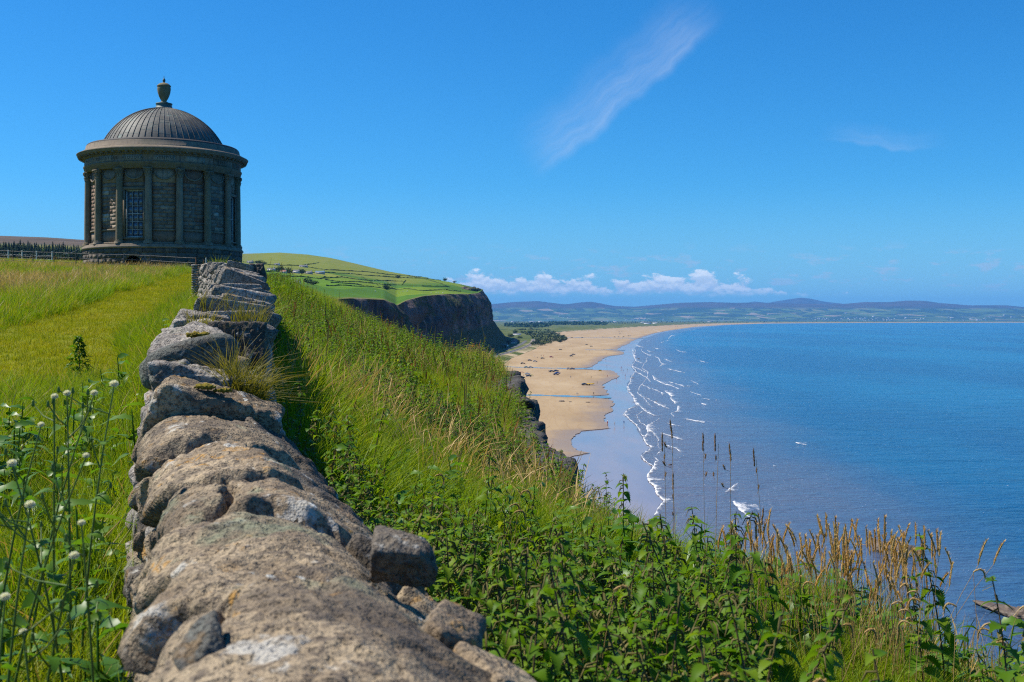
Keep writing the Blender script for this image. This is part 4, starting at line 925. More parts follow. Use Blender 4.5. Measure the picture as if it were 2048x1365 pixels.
for i, (a_, b_, la, lb) in enumerate(seeds):
    dd = np.sqrt(((sw_ - a_) / la) ** 2 + ((cw_ - b_) / lb) ** 2)
    nearer = dd < D1; D2 = np.where(nearer, D1, np.minimum(D2, dd)); CID = np.where(nearer, i, CID); D1 = np.where(nearer, dd, D1)
edge_ = (D2 - D1) * np.sqrt(seeds[CID, 2] * seeds[CID, 3]) * 0.5
ns = len(seeds); offs = rq.normal(0, 0.022, ns); offs[:18] = rq.normal(0.012, 0.014, 18); offs[18:] = rq.normal(0.0, 0.022, ns - 18)
offs[:8] = [0.0, 0.012, 0.006, 0.012, -0.006, 0.014, -0.02, 0.014]; offs[9:18] *= 0.5
t1 = rq.normal(0, 0.06, ns); t2 = rq.normal(0, 0.12, ns); t1[:9] *= 0.5; t1[3] = -0.05; t2[1] = -0.06
disp = offs[CID] + t1[CID] * (S2 - seeds[CID, 0]) + t2[CID] * (C2 - seeds[CID, 1])
disp = disp - 0.055 * np.exp(-(edge_ / 0.013) ** 2) - 0.012 * np.exp(-edge_ / 0.018)
wq = np.stack([S2, C2, CID * 3.7], -1)
facet = fbm(wq * np.array([4.0, 4.0, 1]), 3, 511); facet = np.round(facet * 5 + 0.35 * fbm(wq * np.array([15, 15, 1]), 2, 512)) / 5 * 0.55 + facet * 0.45      # broken, stepped faces
disp = disp + 0.040 * facet + 0.010 * fbm(wq * np.array([16, 16, 1]), 3, 513) + 0.0045 * fbm(wq * np.array([55, 55, 1]), 3, 515) - 0.012 * np.clip(np.abs(fbm(wq * np.array([6, 6, 1]), 3, 517)) * -8 + 0.6, 0, 1)
flank = sstep(C2, 0.04, 0.36)                     # the seaward side of the ridge falls away
disp = disp + flank * (1 - sstep(C2, 0.5, 0.7)) * (0.045 * facet + 0.03 * fbm(wq * np.array([9, 9, 1]), 3, 519))
ax_, az_, anx, anz = near_profile(C2, 0, 0, 0); az_ = az_ - 0.15 * flank + 0.02 * np.exp(-((C2 + 0.05) / 0.15) ** 2)
topz = wall_top(S2) - 0.035; wx_ = wall_x(S2); dxs = -0.30; nl_ = math.hypot(1, dxs)
lat = ax_ * np.where(C2 > 0, 1.0 + 0.26 * sstep(C2, 0.0, 0.3), 1.0) + 0.035 + anx * disp; upz = az_ + anz * disp
NV = np.stack([wx_ + lat / nl_, S2 - lat * dxs / nl_, topz + upz], -1).reshape(-1, 3)
quads = grid_faces(NY, NC); qid = CID.ravel()[quads[:, 0]]
order = np.argsort(qid, kind='stable'); qs = quads[order]; ids = qid[order]; cut = np.flatnonzero(np.diff(ids)) + 1
for blk, sid in zip(np.split(qs, cut), ids[np.concatenate([[0], cut])]):
    u, inv = np.unique(blk, return_inverse=True); vv = NV[u]; c0 = vv.mean(0)
    mt = M['wall'] if (sid < 18 and sid not in (6, 8, 17)) else (M['core'] if sid % 4 == 0 or sid in (6, 8, 17) else (M['slate'] if sid % 5 == 0 else M['wall']))
    link('stone', mesh_np('stone', vv - c0, inv.reshape(blk.shape), True, None, [mt]), wall, loc=c0)
def stone(name, pos, half, yaw=0.0, pitch=0.0, roll=0.0, seed=1, mat='wall', k=5, **kw):
    kw = {**dict(amp=0.12, freq=1.6, fine=0.04, jit=0.2, rnd=10.0, nj=9), **kw}
    me = rock_mesh(name, half, seed, M[mat], k=k, **kw)
    return link(name, me, wall, loc=pos, rot=(pitch, roll, yaw))
def SP(x, y, d, dz=0.0):
    p = P(x, y, d); p[2] += dz; return p
WY = 0.29                                        # yaw of the near wall
# near stones, biggest first: photo position, depth, half sizes (across, along, up)
NEARST = [
  ((800, 1040, 2.50, -0.075), (0.050, 0.075, 0.045), 0.6, 0.2, 0.2, 16, 'core', 5, dict(rnd=18, jit=0.3, fine=0.07)),
  ((905, 1175, 2.10, -0.09), (0.050, 0.085, 0.040), 0.1, 0.1, 0.42, 18, 'wall', 5, dict(rnd=16)),
  ((985, 1262, 1.95, -0.09), (0.056, 0.085, 0.035), 0.5, 0.1, 0.40, 19, 'wall', 5, dict(rnd=16)),
  ((1060, 1355, 1.78, -0.10), (0.055, 0.09, 0.042), 0.3, 0.1, 0.38, 20, 'core', 5, dict(rnd=16)),
  ((400, 1275, 1.70, -0.035), (0.034, 0.045, 0.032), 0.3, 0.1, -0.3, 21, 'boulder', 5, dict(rnd=14)),
  ((430, 790, 4.75, -0.13), (0.26, 0.15, 0.15), 0.16, 0.10, 0.22, 25, 'wall', 6, dict(rnd=16, jit=0.12, amp=0.10)),
  ((425, 765, 5.00, -0.06), (0.20, 0.16, 0.11), 0.20, 0.05, 0.10, 26, 'slate', 6, dict(rnd=14, jit=0.15)),
  ((352, 760, 5.00, -0.08), (0.08, 0.20, 0.13), 0.25, 0.1, -0.1, 27, 'slate', 5, dict(rnd=12)),
  ((372, 716, 5.45, -0.02), (0.235, 0.095, 0.095), 0.10, 0.0, -0.32, 28, 'boulder', 6, dict(rnd=3.2, amp=0.05, fine=0.006, jit=0.05, nj=3)),
  ((380, 692, 5.95, -0.09), (0.185, 0.27, 0.125), 0.25, 0.08, 0.05, 29, 'slate', 6, dict(rnd=15, jit=0.15)),
  ((470, 674, 6.32, -0.06), (0.185, 0.050, 0.135), -0.12, -0.06, 0.05, 31, 'core', 6, dict(rnd=20, jit=0.08, amp=0.07)),
  ((405, 690, 6.2, -0.12), (0.20, 0.22, 0.10), 0.2, 0.1, 0.2, 40, 'wall', 5, {}),
  ((398, 648, 6.9, -0.09), (0.19, 0.17, 0.05), 0.28, 0.0, 0.06, 32, 'slate', 5, dict(rnd=15, jit=0.1)),
  ((392, 630, 7.35, -0.08), (0.16, 0.13, 0.05), 0.2, 0.0, 0.04, 33, 'slate', 5, dict(rnd=15, jit=0.1)),
  ((455, 634, 7.5, -0.11), (0.17, 0.20, 0.06), 0.35, 0.1, 0.2, 34, 'slate', 5, dict(rnd=13)),
  ((405, 616, 8.0, -0.08), (0.16, 0.11, 0.045), 0.3, 0.0, 0.08, 35, 'slate', 5, dict(rnd=15)),
  ((465, 618, 8.3, -0.10), (0.15, 0.16, 0.06), 0.3, 0.1, 0.2, 36, 'slate', 5, dict(rnd=13)),
]
for (x, y, d_, dz), hs_, yaw, pit, rol, sd, mt, k, kw in NEARST:
    stone('stone', SP(x, y, d_, dz), hs_, yaw, pit, rol, sd, mt, k, **kw)
# moss on the stones
for (x, y, d_) , s_ in (((395, 670, 5.75), 0.036), ((412, 774, 4.62), 0.026), ((446, 781, 4.62), 0.022)):
    me = rock_mesh('moss_cushion', (s_ * 1.5, s_, s_ * 0.22), int(x), M['moss'], k=4, rnd=3, amp=0.5, freq=3.5, jit=0.1, nj=2, fine=0.2)
    link('moss_cushion', me, wall, loc=SP(x, y, d_))
# coping: thin slabs set on edge, leaning
slabs = [rock_mesh('coping_slab', (0.27, 0.038, 0.17), 200 + i, M['slate'], k=4, rnd=18, amp=0.035, freq=2.2, jit=0.10, nj=5) for i in range(9)]
Y = 8.2; n_sl = 0; rest_v, rest_f, rest_n = [], [], 0
r_ = np.random.default_rng(33)
while Y < 26:
    th_ = r_.uniform(0.045, 0.125) * (1.0 if Y < 16 else 0.8)
    dx, dy = wdir(Y); yaw = -math.atan2(dx, dy) + r_.normal(0, 0.16); lean = 0.16 + r_.normal(0, 0.15)
    big = r_.random() < 0.07
    sx = r_.uniform(0.74, 0.94); sy = th_ / 0.076 * 0.8; sz = (r_.uniform(0.75, 1.12) + (0.25 if big else 0)) * (1.0 if Y < 15 else 0.75)
    pos = (float(wall_x(Y)) + r_.normal(0, 0.03), Y, float(wall_top(Y)) - 0.185 + r_.normal(0, 0.04))
    mesh_i = int(r_.integers(0, 9)); flip = PI if r_.random() < 0.5 else 0
    if n_sl < 190:
        link('coping_slab', slabs[mesh_i], wall, loc=pos, rot=(lean, r_.normal(0.26, 0.14), yaw), scl=(sx, sy, sz)); n_sl += 1
    else:
        v, f = rock((0.285 * sx, 0.038 * sy, 0.17 * sz), 200 + mesh_i, k=2, rnd=14, amp=0.035, freq=2.2, jit=0.10, nj=5)
        R = np.array(Euler((lean, 0.26, yaw)).to_matrix()); rest_v.append(v @ R.T + np.array(pos)); rest_f.append(f + rest_n); rest_n += len(v)
    Y += th_ * dy * 1.25
# face stones on both sides: near ones single, the far ones joined
sides = [rock_mesh('face_stone', (0.10, 0.05, 0.055), 300 + i, M['wall'] if i % 3 else M['slate'], k=4, rnd=11, amp=0.12, freq=1.6, jit=0.16, nj=5, fine=0.03) for i in range(10)]
n_f = 0
for side in (-1, 1):
    Y = -1.2
    for row in range(7):
        Y = -1.2 + r_.uniform(0, 0.2)
        while Y < 26:
            ln = r_.uniform(0.10, 0.26) * (1 if Y < 12 else 1.25); Yc = Y + ln / 2
            dx, dy = wdir(Yc); nx, ny = dy, -dx
            foot = float(ground_z(wall_x(Yc) + side * 0.5, Yc)) - 0.05; top = float(wall_top(Yc)) - 0.17
            hr = 0.125; zc_ = top - 0.04 - row * hr + r_.normal(0, 0.012)
            Y += ln + 0.01
            if zc_ < foot: continue
            q = (top - zc_) / max(top - foot, 0.3); offs = (0.235 if Yc < 7 else 0.20) + 0.07 * q + r_.normal(0, 0.012) - (0.05 if row == 0 else 0)
            pos = np.array([float(wall_x(Yc)) + side * offs * nx, Yc + side * offs * ny, zc_]); yaw = -math.atan2(dx, dy) + PI / 2 + r_.normal(0, 0.12)
            sc_s = (ln / 0.2 * 1.02, r_.uniform(0.9, 1.5), hr / 0.11 * r_.uniform(0.85, 1.15)); mi = int(r_.integers(0, 10))
            if Yc < 4.7: continue
            if Yc < 9 and n_f < 30 + 30 * (side > 0):
                link('face_stone', sides[mi], wall, loc=pos, rot=(r_.normal(0, 0.1), r_.normal(0, 0.15), yaw), scl=sc_s); n_f += 1
            else:
                v, f = rock(np.array((0.10, 0.05, 0.055)) * sc_s, 300 + mi, k=3 if Yc < 9 else 2, rnd=11, amp=0.12, freq=1.6, jit=0.16, nj=5)
                R = np.array(Euler((r_.normal(0, 0.1), r_.normal(0, 0.15), yaw)).to_matrix()); rest_v.append(v @ R.T + pos); rest_f.append(f + rest_n); rest_n += len(v)
o = link('wall_stonework', mesh_np('wall_stonework', np.concatenate(rest_v), np.concatenate(rest_f), True, None, [M['slate']]), wall, kind='stuff')

# a lone coursed stub of wall with old posts by the temple, and a dark capped block beyond the bend
def coursed(name, c, w_, d_, h_, yaw, label, seed, hs=0.055):
    rt = link(name, None, loc=c, rot=(0, 0, yaw), label=label, cat='wall'); r = np.random.default_rng(seed)
    link('core', MB().box((0, 0, h_ / 2 - 0.2), (w_ / 2 - 0.03, d_ / 2 - 0.03, h_ / 2 + 0.17)).mesh('core', M['core']), rt)
    ms = [rock_mesh('stone', (0.07, 0.05, hs * 0.46), seed + i, M['slate'], k=2, rnd=12, amp=0.1, jit=0.12, nj=4) for i in range(5)]
    zz = 0.0
    while zz < h_ - 0.02:
        for face in range(3):                       # front, left, right
            L = w_ if face == 0 else d_; s = -L / 2
            while s < L / 2 - 0.04:
                ln = min(r.uniform(0.08, 0.18), L / 2 - s + 0.02); m_ = s + ln / 2; s += ln + 0.006
                if face == 0: loc = (m_, -d_ / 2 + 0.03, zz + hs / 2); ry = 0
                else: loc = ((-1 if face == 1 else 1) * (w_ / 2 - 0.03), m_, zz + hs / 2); ry = PI / 2
                link('stone', ms[int(r.integers(0, 5))], rt, loc=loc, rot=(r.normal(0, 0.05), r.normal(0, 0.06), ry + r.normal(0, 0.06)), scl=(ln / 0.14, 1, r.uniform(0.9, 1.12)))
        zz += hs + 0.004
    return rt
g = gpt(408, 28.6); top_rel = H + (YH - 529) / F * 28.6
coursed('wall_stub', (g[0], g[1], top_rel - 0.95), 0.50, 0.4, 0.93, 0.05, 'short lit wall stub of coursed stones at the foot of the temple', 700)
for x, hh, rr, mt in ((392, 0.17, 0.014, 'rust'), (407, 0.13, 0.012, 'rust')):
    b = P(x, 529, 28.65); lb = 'slim rusty iron stake on the left end of the wall stub' if x == 392 else 'short rusty iron stake at the middle of the wall stub'
    link('iron_stake', MB().tube([(0, 0, -0.25), (0.01, 0, hh * 0.6), (0, 0, hh)], [rr, rr, rr * 0.8], 6).mesh('iron_stake', M[mt]), loc=(b[0], b[1] - 0.02, b[2]), label=lb, cat='stake')
b = P(412, 540, 28.2)
link('marker_post', MB().tube([(0, 0, -0.9), (0, 0, 0.15), (0, 0, 0.29)], [0.012, 0.012, 0.011], 6).tube([(0, 0, 0.29), (0, 0, 0.295)], [0.011, 0.002], 6).mesh('marker_post', M['whitepost']), loc=b, label='thin white marker post in front of the wall stub', cat='post')
me = rock_mesh('wall_block', (0.36, 0.30, 0.42), 77, M['core'], k=5, rnd=13, amp=0.12, freq=1.6, jit=0.1, nj=5, fine=0.03)
bp = P(515, 548, 19.0)
link('wall_block', me, loc=bp, rot=(0, 0, 0.2), scl=(0.36, 0.5, 0.36), label='dark square block of rough stone with a turf cap behind the wall bend', cat='block')
# rock face of the brink above the beach: broken basalt, one continuous surface
RF = np.array([  # Y, px of the edge, py of the top
    (12.6, 1150, 985), (13.4, 1142, 958), (14.4, 1137, 935), (15.2, 1138, 912), (15.9, 1132, 902), (16.3, 1112, 897), (17.3, 1106, 886), (18.5, 1092, 868), (19.8, 1078, 848), (21.5, 1064, 832), (23.0, 1060, 828), (23.6, 1072, 812), (24.6, 1073, 800), (25.2, 1050, 796), (26.0, 1048, 764), (28.5, 1044, 752), (30.0, 1030, 752), (30.8, 1032, 744), (32.0, 1026, 742), (34.0, 1000, 745)])
ry = np.concatenate([np.linspace(12.6, 20, 210), np.linspace(20.04, 34, 260)])
ex = (np.interp(ry, RF[:, 0], RF[:, 1]) - CXP) / F * ry; ez = H + (YH - np.interp(ry, RF[:, 0], RF[:, 2])) / F * ry
prof_ = [(-1.3, -0.35), (-0.8, -0.12), (-0.45, -0.05), (-0.2, -0.02), (-0.08, 0.0), (-0.02, -0.03), (0.0, -0.09)] + [(0.03 - 0.02 * k, -0.09 - 0.16 * (k + 1)) for k in range(20)] + [(-0.4 - 0.1 * k, -3.4 - 0.8 * k) for k in range(10)]
RV = np.array([[[x_ + a, y_, z_ + b] for a, b in prof_] for x_, y_, z_ in zip(ex, ry, ez)])
nn_ = fbm(RV * [1.6, 1.6, 2.2], 3, 611); st_ = np.round(nn_ * 6 + 0.5 * fbm(RV * 6.0, 2, 612)) / 6 * 0.6 + nn_ * 0.4
dv_ = 0.20 * st_ + 0.05 * fbm(RV * 7.0, 3, 613) + 0.016 * fbm(RV * 26.0, 2, 614); wgt = np.array([0.1, 0.15, 0.2, 0.3, 0.5, 0.8] + [1.0] * (len(prof_) - 6))
RV = RV + dv_[..., None] * wgt[None, :, None] * np.array([0.9, 0.15, 0.35])
link('brink_rock_face', mesh_np('brink_rock_face', RV.reshape(-1, 3), grid_faces(len(ry), len(prof_)), True, None, [M['cliffrock']]), kind='structure')
me = rock_mesh('jutting_rock', (0.21, 0.34, 0.135), 403, M['cliffrock'], k=5, rnd=7, amp=0.14, freq=1.9, jit=0.2, nj=9, fine=0.05)
link('jutting_rock', me, loc=P(1052, 812, 23.8), rot=(0, 0.25, 0), label='rounded dark rock knob jutting from the brink over the beach', cat='rock')

# ------------------------------------------------------------------ vegetation builders
def tuft(nb, h, rad, wid, seed, lean=0.45, wind=(0.10, 0.0), seg=3, seed_heads=0, head_len=0.07, head_w=0.006, droop=0.0, hvar=0.35):
    """one tussock of blades; returns verts, quads, h attribute, material index per quad"""
    r = np.random.default_rng(seed); V = []; Q = []; A = []; MI = []; n = 0
    for b in range(nb):
        a = r.uniform(0, 2 * PI); rr = rad * math.sqrt(r.random()); base = np.array([rr * math.cos(a), rr * math.sin(a), -0.03])
        hh = h * (1 + r.normal(0, hvar)); hh = max(hh, h * 0.3)
        la = a + r.normal(0, 0.9); ln = abs(r.normal(lean * 0.6, lean * 0.4)) * hh
        dirv = np.array([math.cos(la) * ln + wind[0] * hh, math.sin(la) * ln + wind[1] * hh, 0])
        fa = r.uniform(0, PI); side = np.array([math.cos(fa), math.sin(fa), 0]); w0 = wid * r.uniform(0.7, 1.3)
        is_head = b < seed_heads; sg = seg + (2 if is_head else 0)
        ss = np.linspace(0, 1, sg + 1)
        if is_head: hh *= 1.35; w0 *= 0.4
        for i, s in enumerate(ss):
            c = base + dirv * s ** 2.0 + np.array([0, 0, hh * (s - (0.18 + droop) * s ** 3 * (ln / hh))])
            w_ = w0 * (1 - s ** 1.5) + 0.0004 if not is_head else w0
            if is_head and s > 0.74: w_ = head_w * (1.0 if s < 0.99 else 0.25); c = c + np.array([0, 0, 0.0])
            V += [c - side * w_ / 2, c + side * w_ / 2]; A += [s, s]
        for i in range(sg):
            Q.append((n + 2 * i, n + 2 * i + 1, n + 2 * i + 3, n + 2 * i + 2)); MI.append(1 if is_head and ss[i] >= 0.59 else 0)
        n += 2 * (sg + 1)
    return np.array(V), np.array(Q), np.array(A), np.array(MI)
def tuft_mesh(name, mats, **kw):
    v, q, a, mi = tuft(**kw); return mesh_np(name, v, q, True, {'h': a}, mats, mi if len(mats) > 1 else None)
def scatter(name, pts, rot, scl, vi, sources, label):
    """uncountable plants: instances of a few tussocks on points (kind stuff)"""
    src = bpy.data.collections.new(name + '_kinds')
    for i, me in enumerate(sources):
        o = bpy.data.objects.new('%s_kind_%02d' % (name, i), me); src.objects.link(o)
    me = bpy.data.meshes.new(name); me.vertices.add(len(pts)); me.vertices.foreach_set('co', np.asarray(pts, np.float32).ravel())
    at = me.attributes.new('rot', 'FLOAT_VECTOR', 'POINT'); at.data.foreach_set('vector', np.asarray(rot, np.float32).ravel())
    at = me.attributes.new('scl', 'FLOAT_VECTOR', 'POINT'); at.data.foreach_set('vector', np.asarray(scl, np.float32).ravel())
    at = me.attributes.new('vi', 'INT', 'POINT'); at.data.foreach_set('value', np.asarray(vi, np.int32))
    me.update()
    o = link(name, me, kind='stuff', label=label)
    ng = bpy.data.node_groups.new(name, 'GeometryNodeTree')
    ng.interface.new_socket('Geometry', in_out='INPUT', socket_type='NodeSocketGeometry'); ng.interface.new_socket('Geometry', in_out='OUTPUT', socket_type='NodeSocketGeometry')
    N = ng.nodes; L = ng.links
    gi = N.new('NodeGroupInput'); go = N.new('NodeGroupOutput'); iop = N.new('GeometryNodeInstanceOnPoints'); ci_ = N.new('GeometryNodeCollectionInfo')
    ci_.inputs['Collection'].default_value = src; ci_.inputs['Separate Children'].default_value = True; ci_.inputs['Reset Children'].default_value = True
    def na(nm, ty):
        a = N.new('GeometryNodeInputNamedAttribute'); a.data_type = ty; a.inputs['Name'].default_value = nm; return a.outputs['Attribute']
    e2r = N.new('FunctionNodeEulerToRotation'); L.new(na('rot', 'FLOAT_VECTOR'), e2r.inputs[0])
    L.new(gi.outputs[0], iop.inputs['Points']); L.new(ci_.outputs[0], iop.inputs['Instance']); iop.inputs['Pick Instance'].default_value = True
    L.new(na('vi', 'INT'), iop.inputs['Instance Index']); L.new(e2r.outputs[0], iop.inputs['Rotation']); L.new(na('scl', 'FLOAT_VECTOR'), iop.inputs['Scale'])
    L.new(iop.outputs[0], go.inputs[0])
    md = o.modifiers.new('scatter', 'NODES'); md.node_group = ng
    return o
vr = np.random.default_rng(55)
def sample(A, ex, Y0, Y1, fl, fr):
    """points with density A*Y^-ex per square metre between two lines"""
    yy = np.linspace(Y0, Y1, 600); wd = np.maximum(fr(yy) - fl(yy), 0); dn = A * yy ** -ex * wd
    cdf = np.concatenate([[0], np.cumsum((dn[1:] + dn[:-1]) / 2 * np.diff(yy))]); N = int(cdf[-1])
    Y = np.interp(vr.uniform(0, cdf[-1], N), cdf, yy); X = fl(Y) + vr.random(N) * (fr(Y) - fl(Y)); return X, Y
def place(X, Y, s0, s1, hz=0.0, tilt=0.12):
    n = len(X); Z = ground_z(X, Y) + hz
    s = vr.uniform(s0, s1, n); scl = np.stack([s * vr.uniform(0.85, 1.2, n), s * vr.uniform(0.85, 1.2, n), s], -1)
    rot = np.stack([vr.normal(0, tilt, n), vr.normal(0, tilt, n), vr.uniform(0, 2 * PI, n)], -1)
    return np.stack([X, Y, Z], -1), rot, scl
G, S_, RG, LW = M['grass'], M['straw'], M['redgrass'], M['lawn']
uL = lambda Y: np.maximum(-0.56 * Y - 0.8, wall_xx(Y) - 60)
# ---- left: mown path, meadow, verge
lawn_src = [tuft_mesh('lawn_tuft', [LW], nb=46, h=0.055, rad=0.16, wid=0.006, seed=1000 + i, lean=0.8) for i in range(4)]
X, Y = sample(1400, 1.05, 10.5, 95, lambda Y: np.maximum(path_x(Y) - 1.9, uL(Y)), lambda Y: np.minimum(path_x(Y) + 1.9, wall_xx(Y) - 0.35))
pts, rot, scl = place(X, Y, 0.8, 1.35); scl *= (1 + np.clip((Y - 20) / 60, 0, 1))[:, None]
scatter('path_grass', pts, rot, scl, vr.integers(0, 4, len(X)), lawn_src, 'short mown yellow-green grass of the path')
mead = [tuft_mesh('meadow_tuft', [G, S_], nb=40, h=0.21, rad=0.15, wid=0.008, seed=1100 + i, lean=0.7, seed_heads=(0, 3, 7, 2)[i]) for i in range(4)] + [tuft_mesh('meadow_tuft', [LW, S_], nb=44, h=0.15, rad=0.17, wid=0.009, seed=1110 + i, lean=0.8, seed_heads=4) for i in range(2)]
X, Y = sample(900, 1.0, 3.0, 118, uL, lambda Y: np.maximum(path_x(Y) - 1.3 + 1.6 * (1 - sstep(Y, 10, 13)), uL(Y)))
tall = 0.80 + 0.9 * fbm(p3(X * 0.45, Y * 0.30), 3, 121)
strawy = fbm(p3(X * 0.12, Y * 0.1), 3, 131) + 0.5 * sstep(Y, 26, 45) * (1 - sstep(Y, 62, 75))
vi = np.where(strawy + vr.normal(0, 0.25, len(X)) > 0.35, vr.choice([1, 2, 4, 5], len(X)), vr.choice([0, 0, 3, 4], len(X)))
pts, rot, scl = place(X, Y, 0.8, 1.25); scl *= (tall * (1 + 0.5 * np.clip((Y - 30) / 60, 0, 1)) * (1 - 0.35 * sstep(Y, 60, 78)))[:, None]
scatter('meadow_grass', pts, rot, scl, vi, mead, 'rough meadow grass with pale seed heads left of the path')
lush = [tuft_mesh('verge_tuft', [G, S_], nb=46, h=0.29, rad=0.13, wid=0.008, seed=1200 + i, lean=0.75, seed_heads=(0, 0, 1, 2)[i]) for i in range(4)]
X, Y = sample(1250, 1.0, 1.2, 70, lambda Y: np.maximum(np.minimum(path_x(Y) + 1.2 - 2.2 * (1 - sstep(Y, 10, 13)), wall_xx(Y) - 0.5), uL(Y)), lambda Y: wall_xx(Y) - 0.33)
pts, rot, scl = place(X, Y, 0.7, 1.2); scl *= (0.8 + 0.4 * fbm(p3(X * 0.5, Y * 0.3), 2, 141) + 0.25 * sstep(X, wall_xx(Y) - 1.3, wall_xx(Y) - 0.5))[:, None]
scatter('verge_grass', pts, rot, scl, vr.choice([0, 0, 1, 1, 2, 3], len(X)), lush, 'lush green verge grass at the foot of the wall')
# dark rank clumps along the mown edge
clump = [tuft_mesh('clump_tuft', [G, S_], nb=70, h=0.36, rad=0.20, wid=0.009, seed=1250 + i, lean=0.8, seed_heads=(0, 4, 8)[i]) for i in range(3)]
X, Y = sample(220, 0.9, 7, 75, lambda Y: np.maximum(path_x(Y) - 3.4, uL(Y)), lambda Y: np.maximum(path_x(Y) - 1.35, uL(Y))); nn = fbm(p3(X * 0.55, Y * 0.30), 3, 181)
keep = nn > 0.12; X, Y = X[keep], Y[keep]; pts, rot, scl = place(X, Y, 0.7, 1.25); scatter('clump_grass', pts, rot, scl, vr.integers(0, 3, len(X)), clump, 'tall rank grass clumps along the edge of the path')
X, Y = sample(130, 0.9, 20, 85, uL, lambda Y: np.maximum(path_x(Y) - 2.0, uL(Y))); nn = fbm(p3(X * 0.16, Y * 0.12), 3, 191) + 0.35 * np.exp(-((Y - 42) / 14) ** 2)
keep = nn > 0.12; X, Y = X[keep], Y[keep]; pts, rot, scl = place(X, Y, 0.8, 1.3)
tan = [tuft_mesh('tan_tuft', [S_, S_], nb=30, h=0.26, rad=0.22, wid=0.008, seed=1270 + i, lean=0.6, seed_heads=16, head_w=0.012) for i in range(3)]
scatter('tan_grass', pts, rot, scl, vr.integers(0, 3, len(X)), tan, 'patches of ripe tan grass in the meadow')
# ---- right: long grass, russet brink grass
long_ = [tuft_mesh('long_tuft', [G, S_], nb=40, h=0.27, rad=0.13, wid=0.009, seed=1300 + i, lean=0.8, seed_heads=(0, 0, 0, 1)[i], wind=(0.22, 0.0)) for i in range(4)]
rus = [tuft_mesh('brink_tuft', [RG if i % 2 else G, S_], nb=34, h=0.26, rad=0.10, wid=0.006, seed=1400 + i, lean=0.5, seed_heads=6, head_w=0.008, wind=(0.2, 0.0)) for i in range(4)]
fl = lambda Y: wall_xx(Y) + 0.33
fr = lambda Y: brink_x(Y) + np.where((Y > 13) & (Y < 31), -0.12 - 0.30 * sstep(Y, 13, 15) * (1 - sstep(Y, 25, 30)), 0.15)
def tacross(X, Y): return (X - fl(Y)) / np.maximum(brink_x(Y) - fl(Y), 0.1)
X, Y = sample(1350, 1.0, 1.3, 82, fl, fr); t_ = tacross(X, Y)
pts, rot, scl = place(X, Y, 0.7, 1.2); scl *= (0.9 + 0.4 * fbm(p3(X * 0.5, Y * 0.35), 2, 151))[:, None] * (1 + 0.4 * np.clip((Y - 25) / 50, 0, 1))[:, None] * (1 - 0.40 * (Y < 6.5))[:, None] * (1 + 0.7 * (1 - sstep(X - wall_xx(Y), 0.45, 1.3)) * (Y > 5))[:, None]
scatter('slope_grass', pts, rot, scl, vr.integers(0, 4, len(X)), long_, 'long wind-bent green grass on the clifftop slope')
X, Y = sample(1500, 1.0, 5.0, 75, lambda Y: np.maximum(fl(Y), brink_x(Y) - 0.16 * (brink_x(Y) - fl(Y)) - 0.3), fr); t_ = tacross(X, Y)
keep = (vr.random(len(X)) < 0.30 + 0.75 * sstep(t_, 0.72, 1.0) * sstep(Y, 8, 13)) & ((Y > 9) | (vr.random(len(X)) < 0.35)); X, Y, t_ = X[keep], Y[keep], t_[keep]
pts, rot, scl = place(X, Y, 0.65, 1.15); scl *= (1 + 0.3 * np.clip((Y - 25) / 50, 0, 1))[:, None]
scatter('brink_grass', pts, rot, scl, vr.integers(0, 4, len(X)), rus, 'russet and straw coloured seeding grass along the brink')
# straw seed heads in a drift on the slope
drift = [tuft_mesh('seed_tuft', [G, S_], nb=14, h=0.36, rad=0.12, wid=0.005, seed=1500 + i, lean=0.6, seed_heads=7, head_w=0.009, wind=(0.3, 0.0), droop=0.5) for i in range(3)]
X, Y = sample(330, 1.0, 9.0, 45, fl, fr); nn = fbm(p3(X * 0.55, Y * 0.30), 3, 161)
keep = (nn > 0.36) | ((np.abs(Y - 13.2) < 1.5) & (np.abs(X + 0.9) < 1.0) & (nn > -0.25)); X, Y = X[keep], Y[keep]; pts, rot, scl = place(X, Y, 0.8, 1.15)
scatter('seeding_grass', pts, rot, scl, vr.integers(0, 3, len(X)), drift, 'pale nodding seed heads drifting through the slope grass')

# brown stalks of docks and dead nettles standing through the slope
dead = [tuft_mesh('dead_tuft', [M['nettle_stem'], M['dock'] if i else M['nettle_top']], nb=6, h=0.42, rad=0.10, wid=0.006, seed=1550 + i, lean=0.25, seed_heads=6, head_w=0.016) for i in range(3)]
X, Y = sample(60, 0.85, 11.0, 60, fl, lambda Y: brink_x(Y) - 0.4); nn = fbm(p3(X * 0.4, Y * 0.25), 3, 201)
keep = nn > -0.05; X, Y = X[keep], Y[keep]; pts, rot, scl = place(X, Y, 0.7, 1.25, tilt=0.08)
scatter('dry_stalks', pts, rot, scl, vr.integers(0, 3, len(X)), dead, 'brown dead stalks standing through the slope grass')
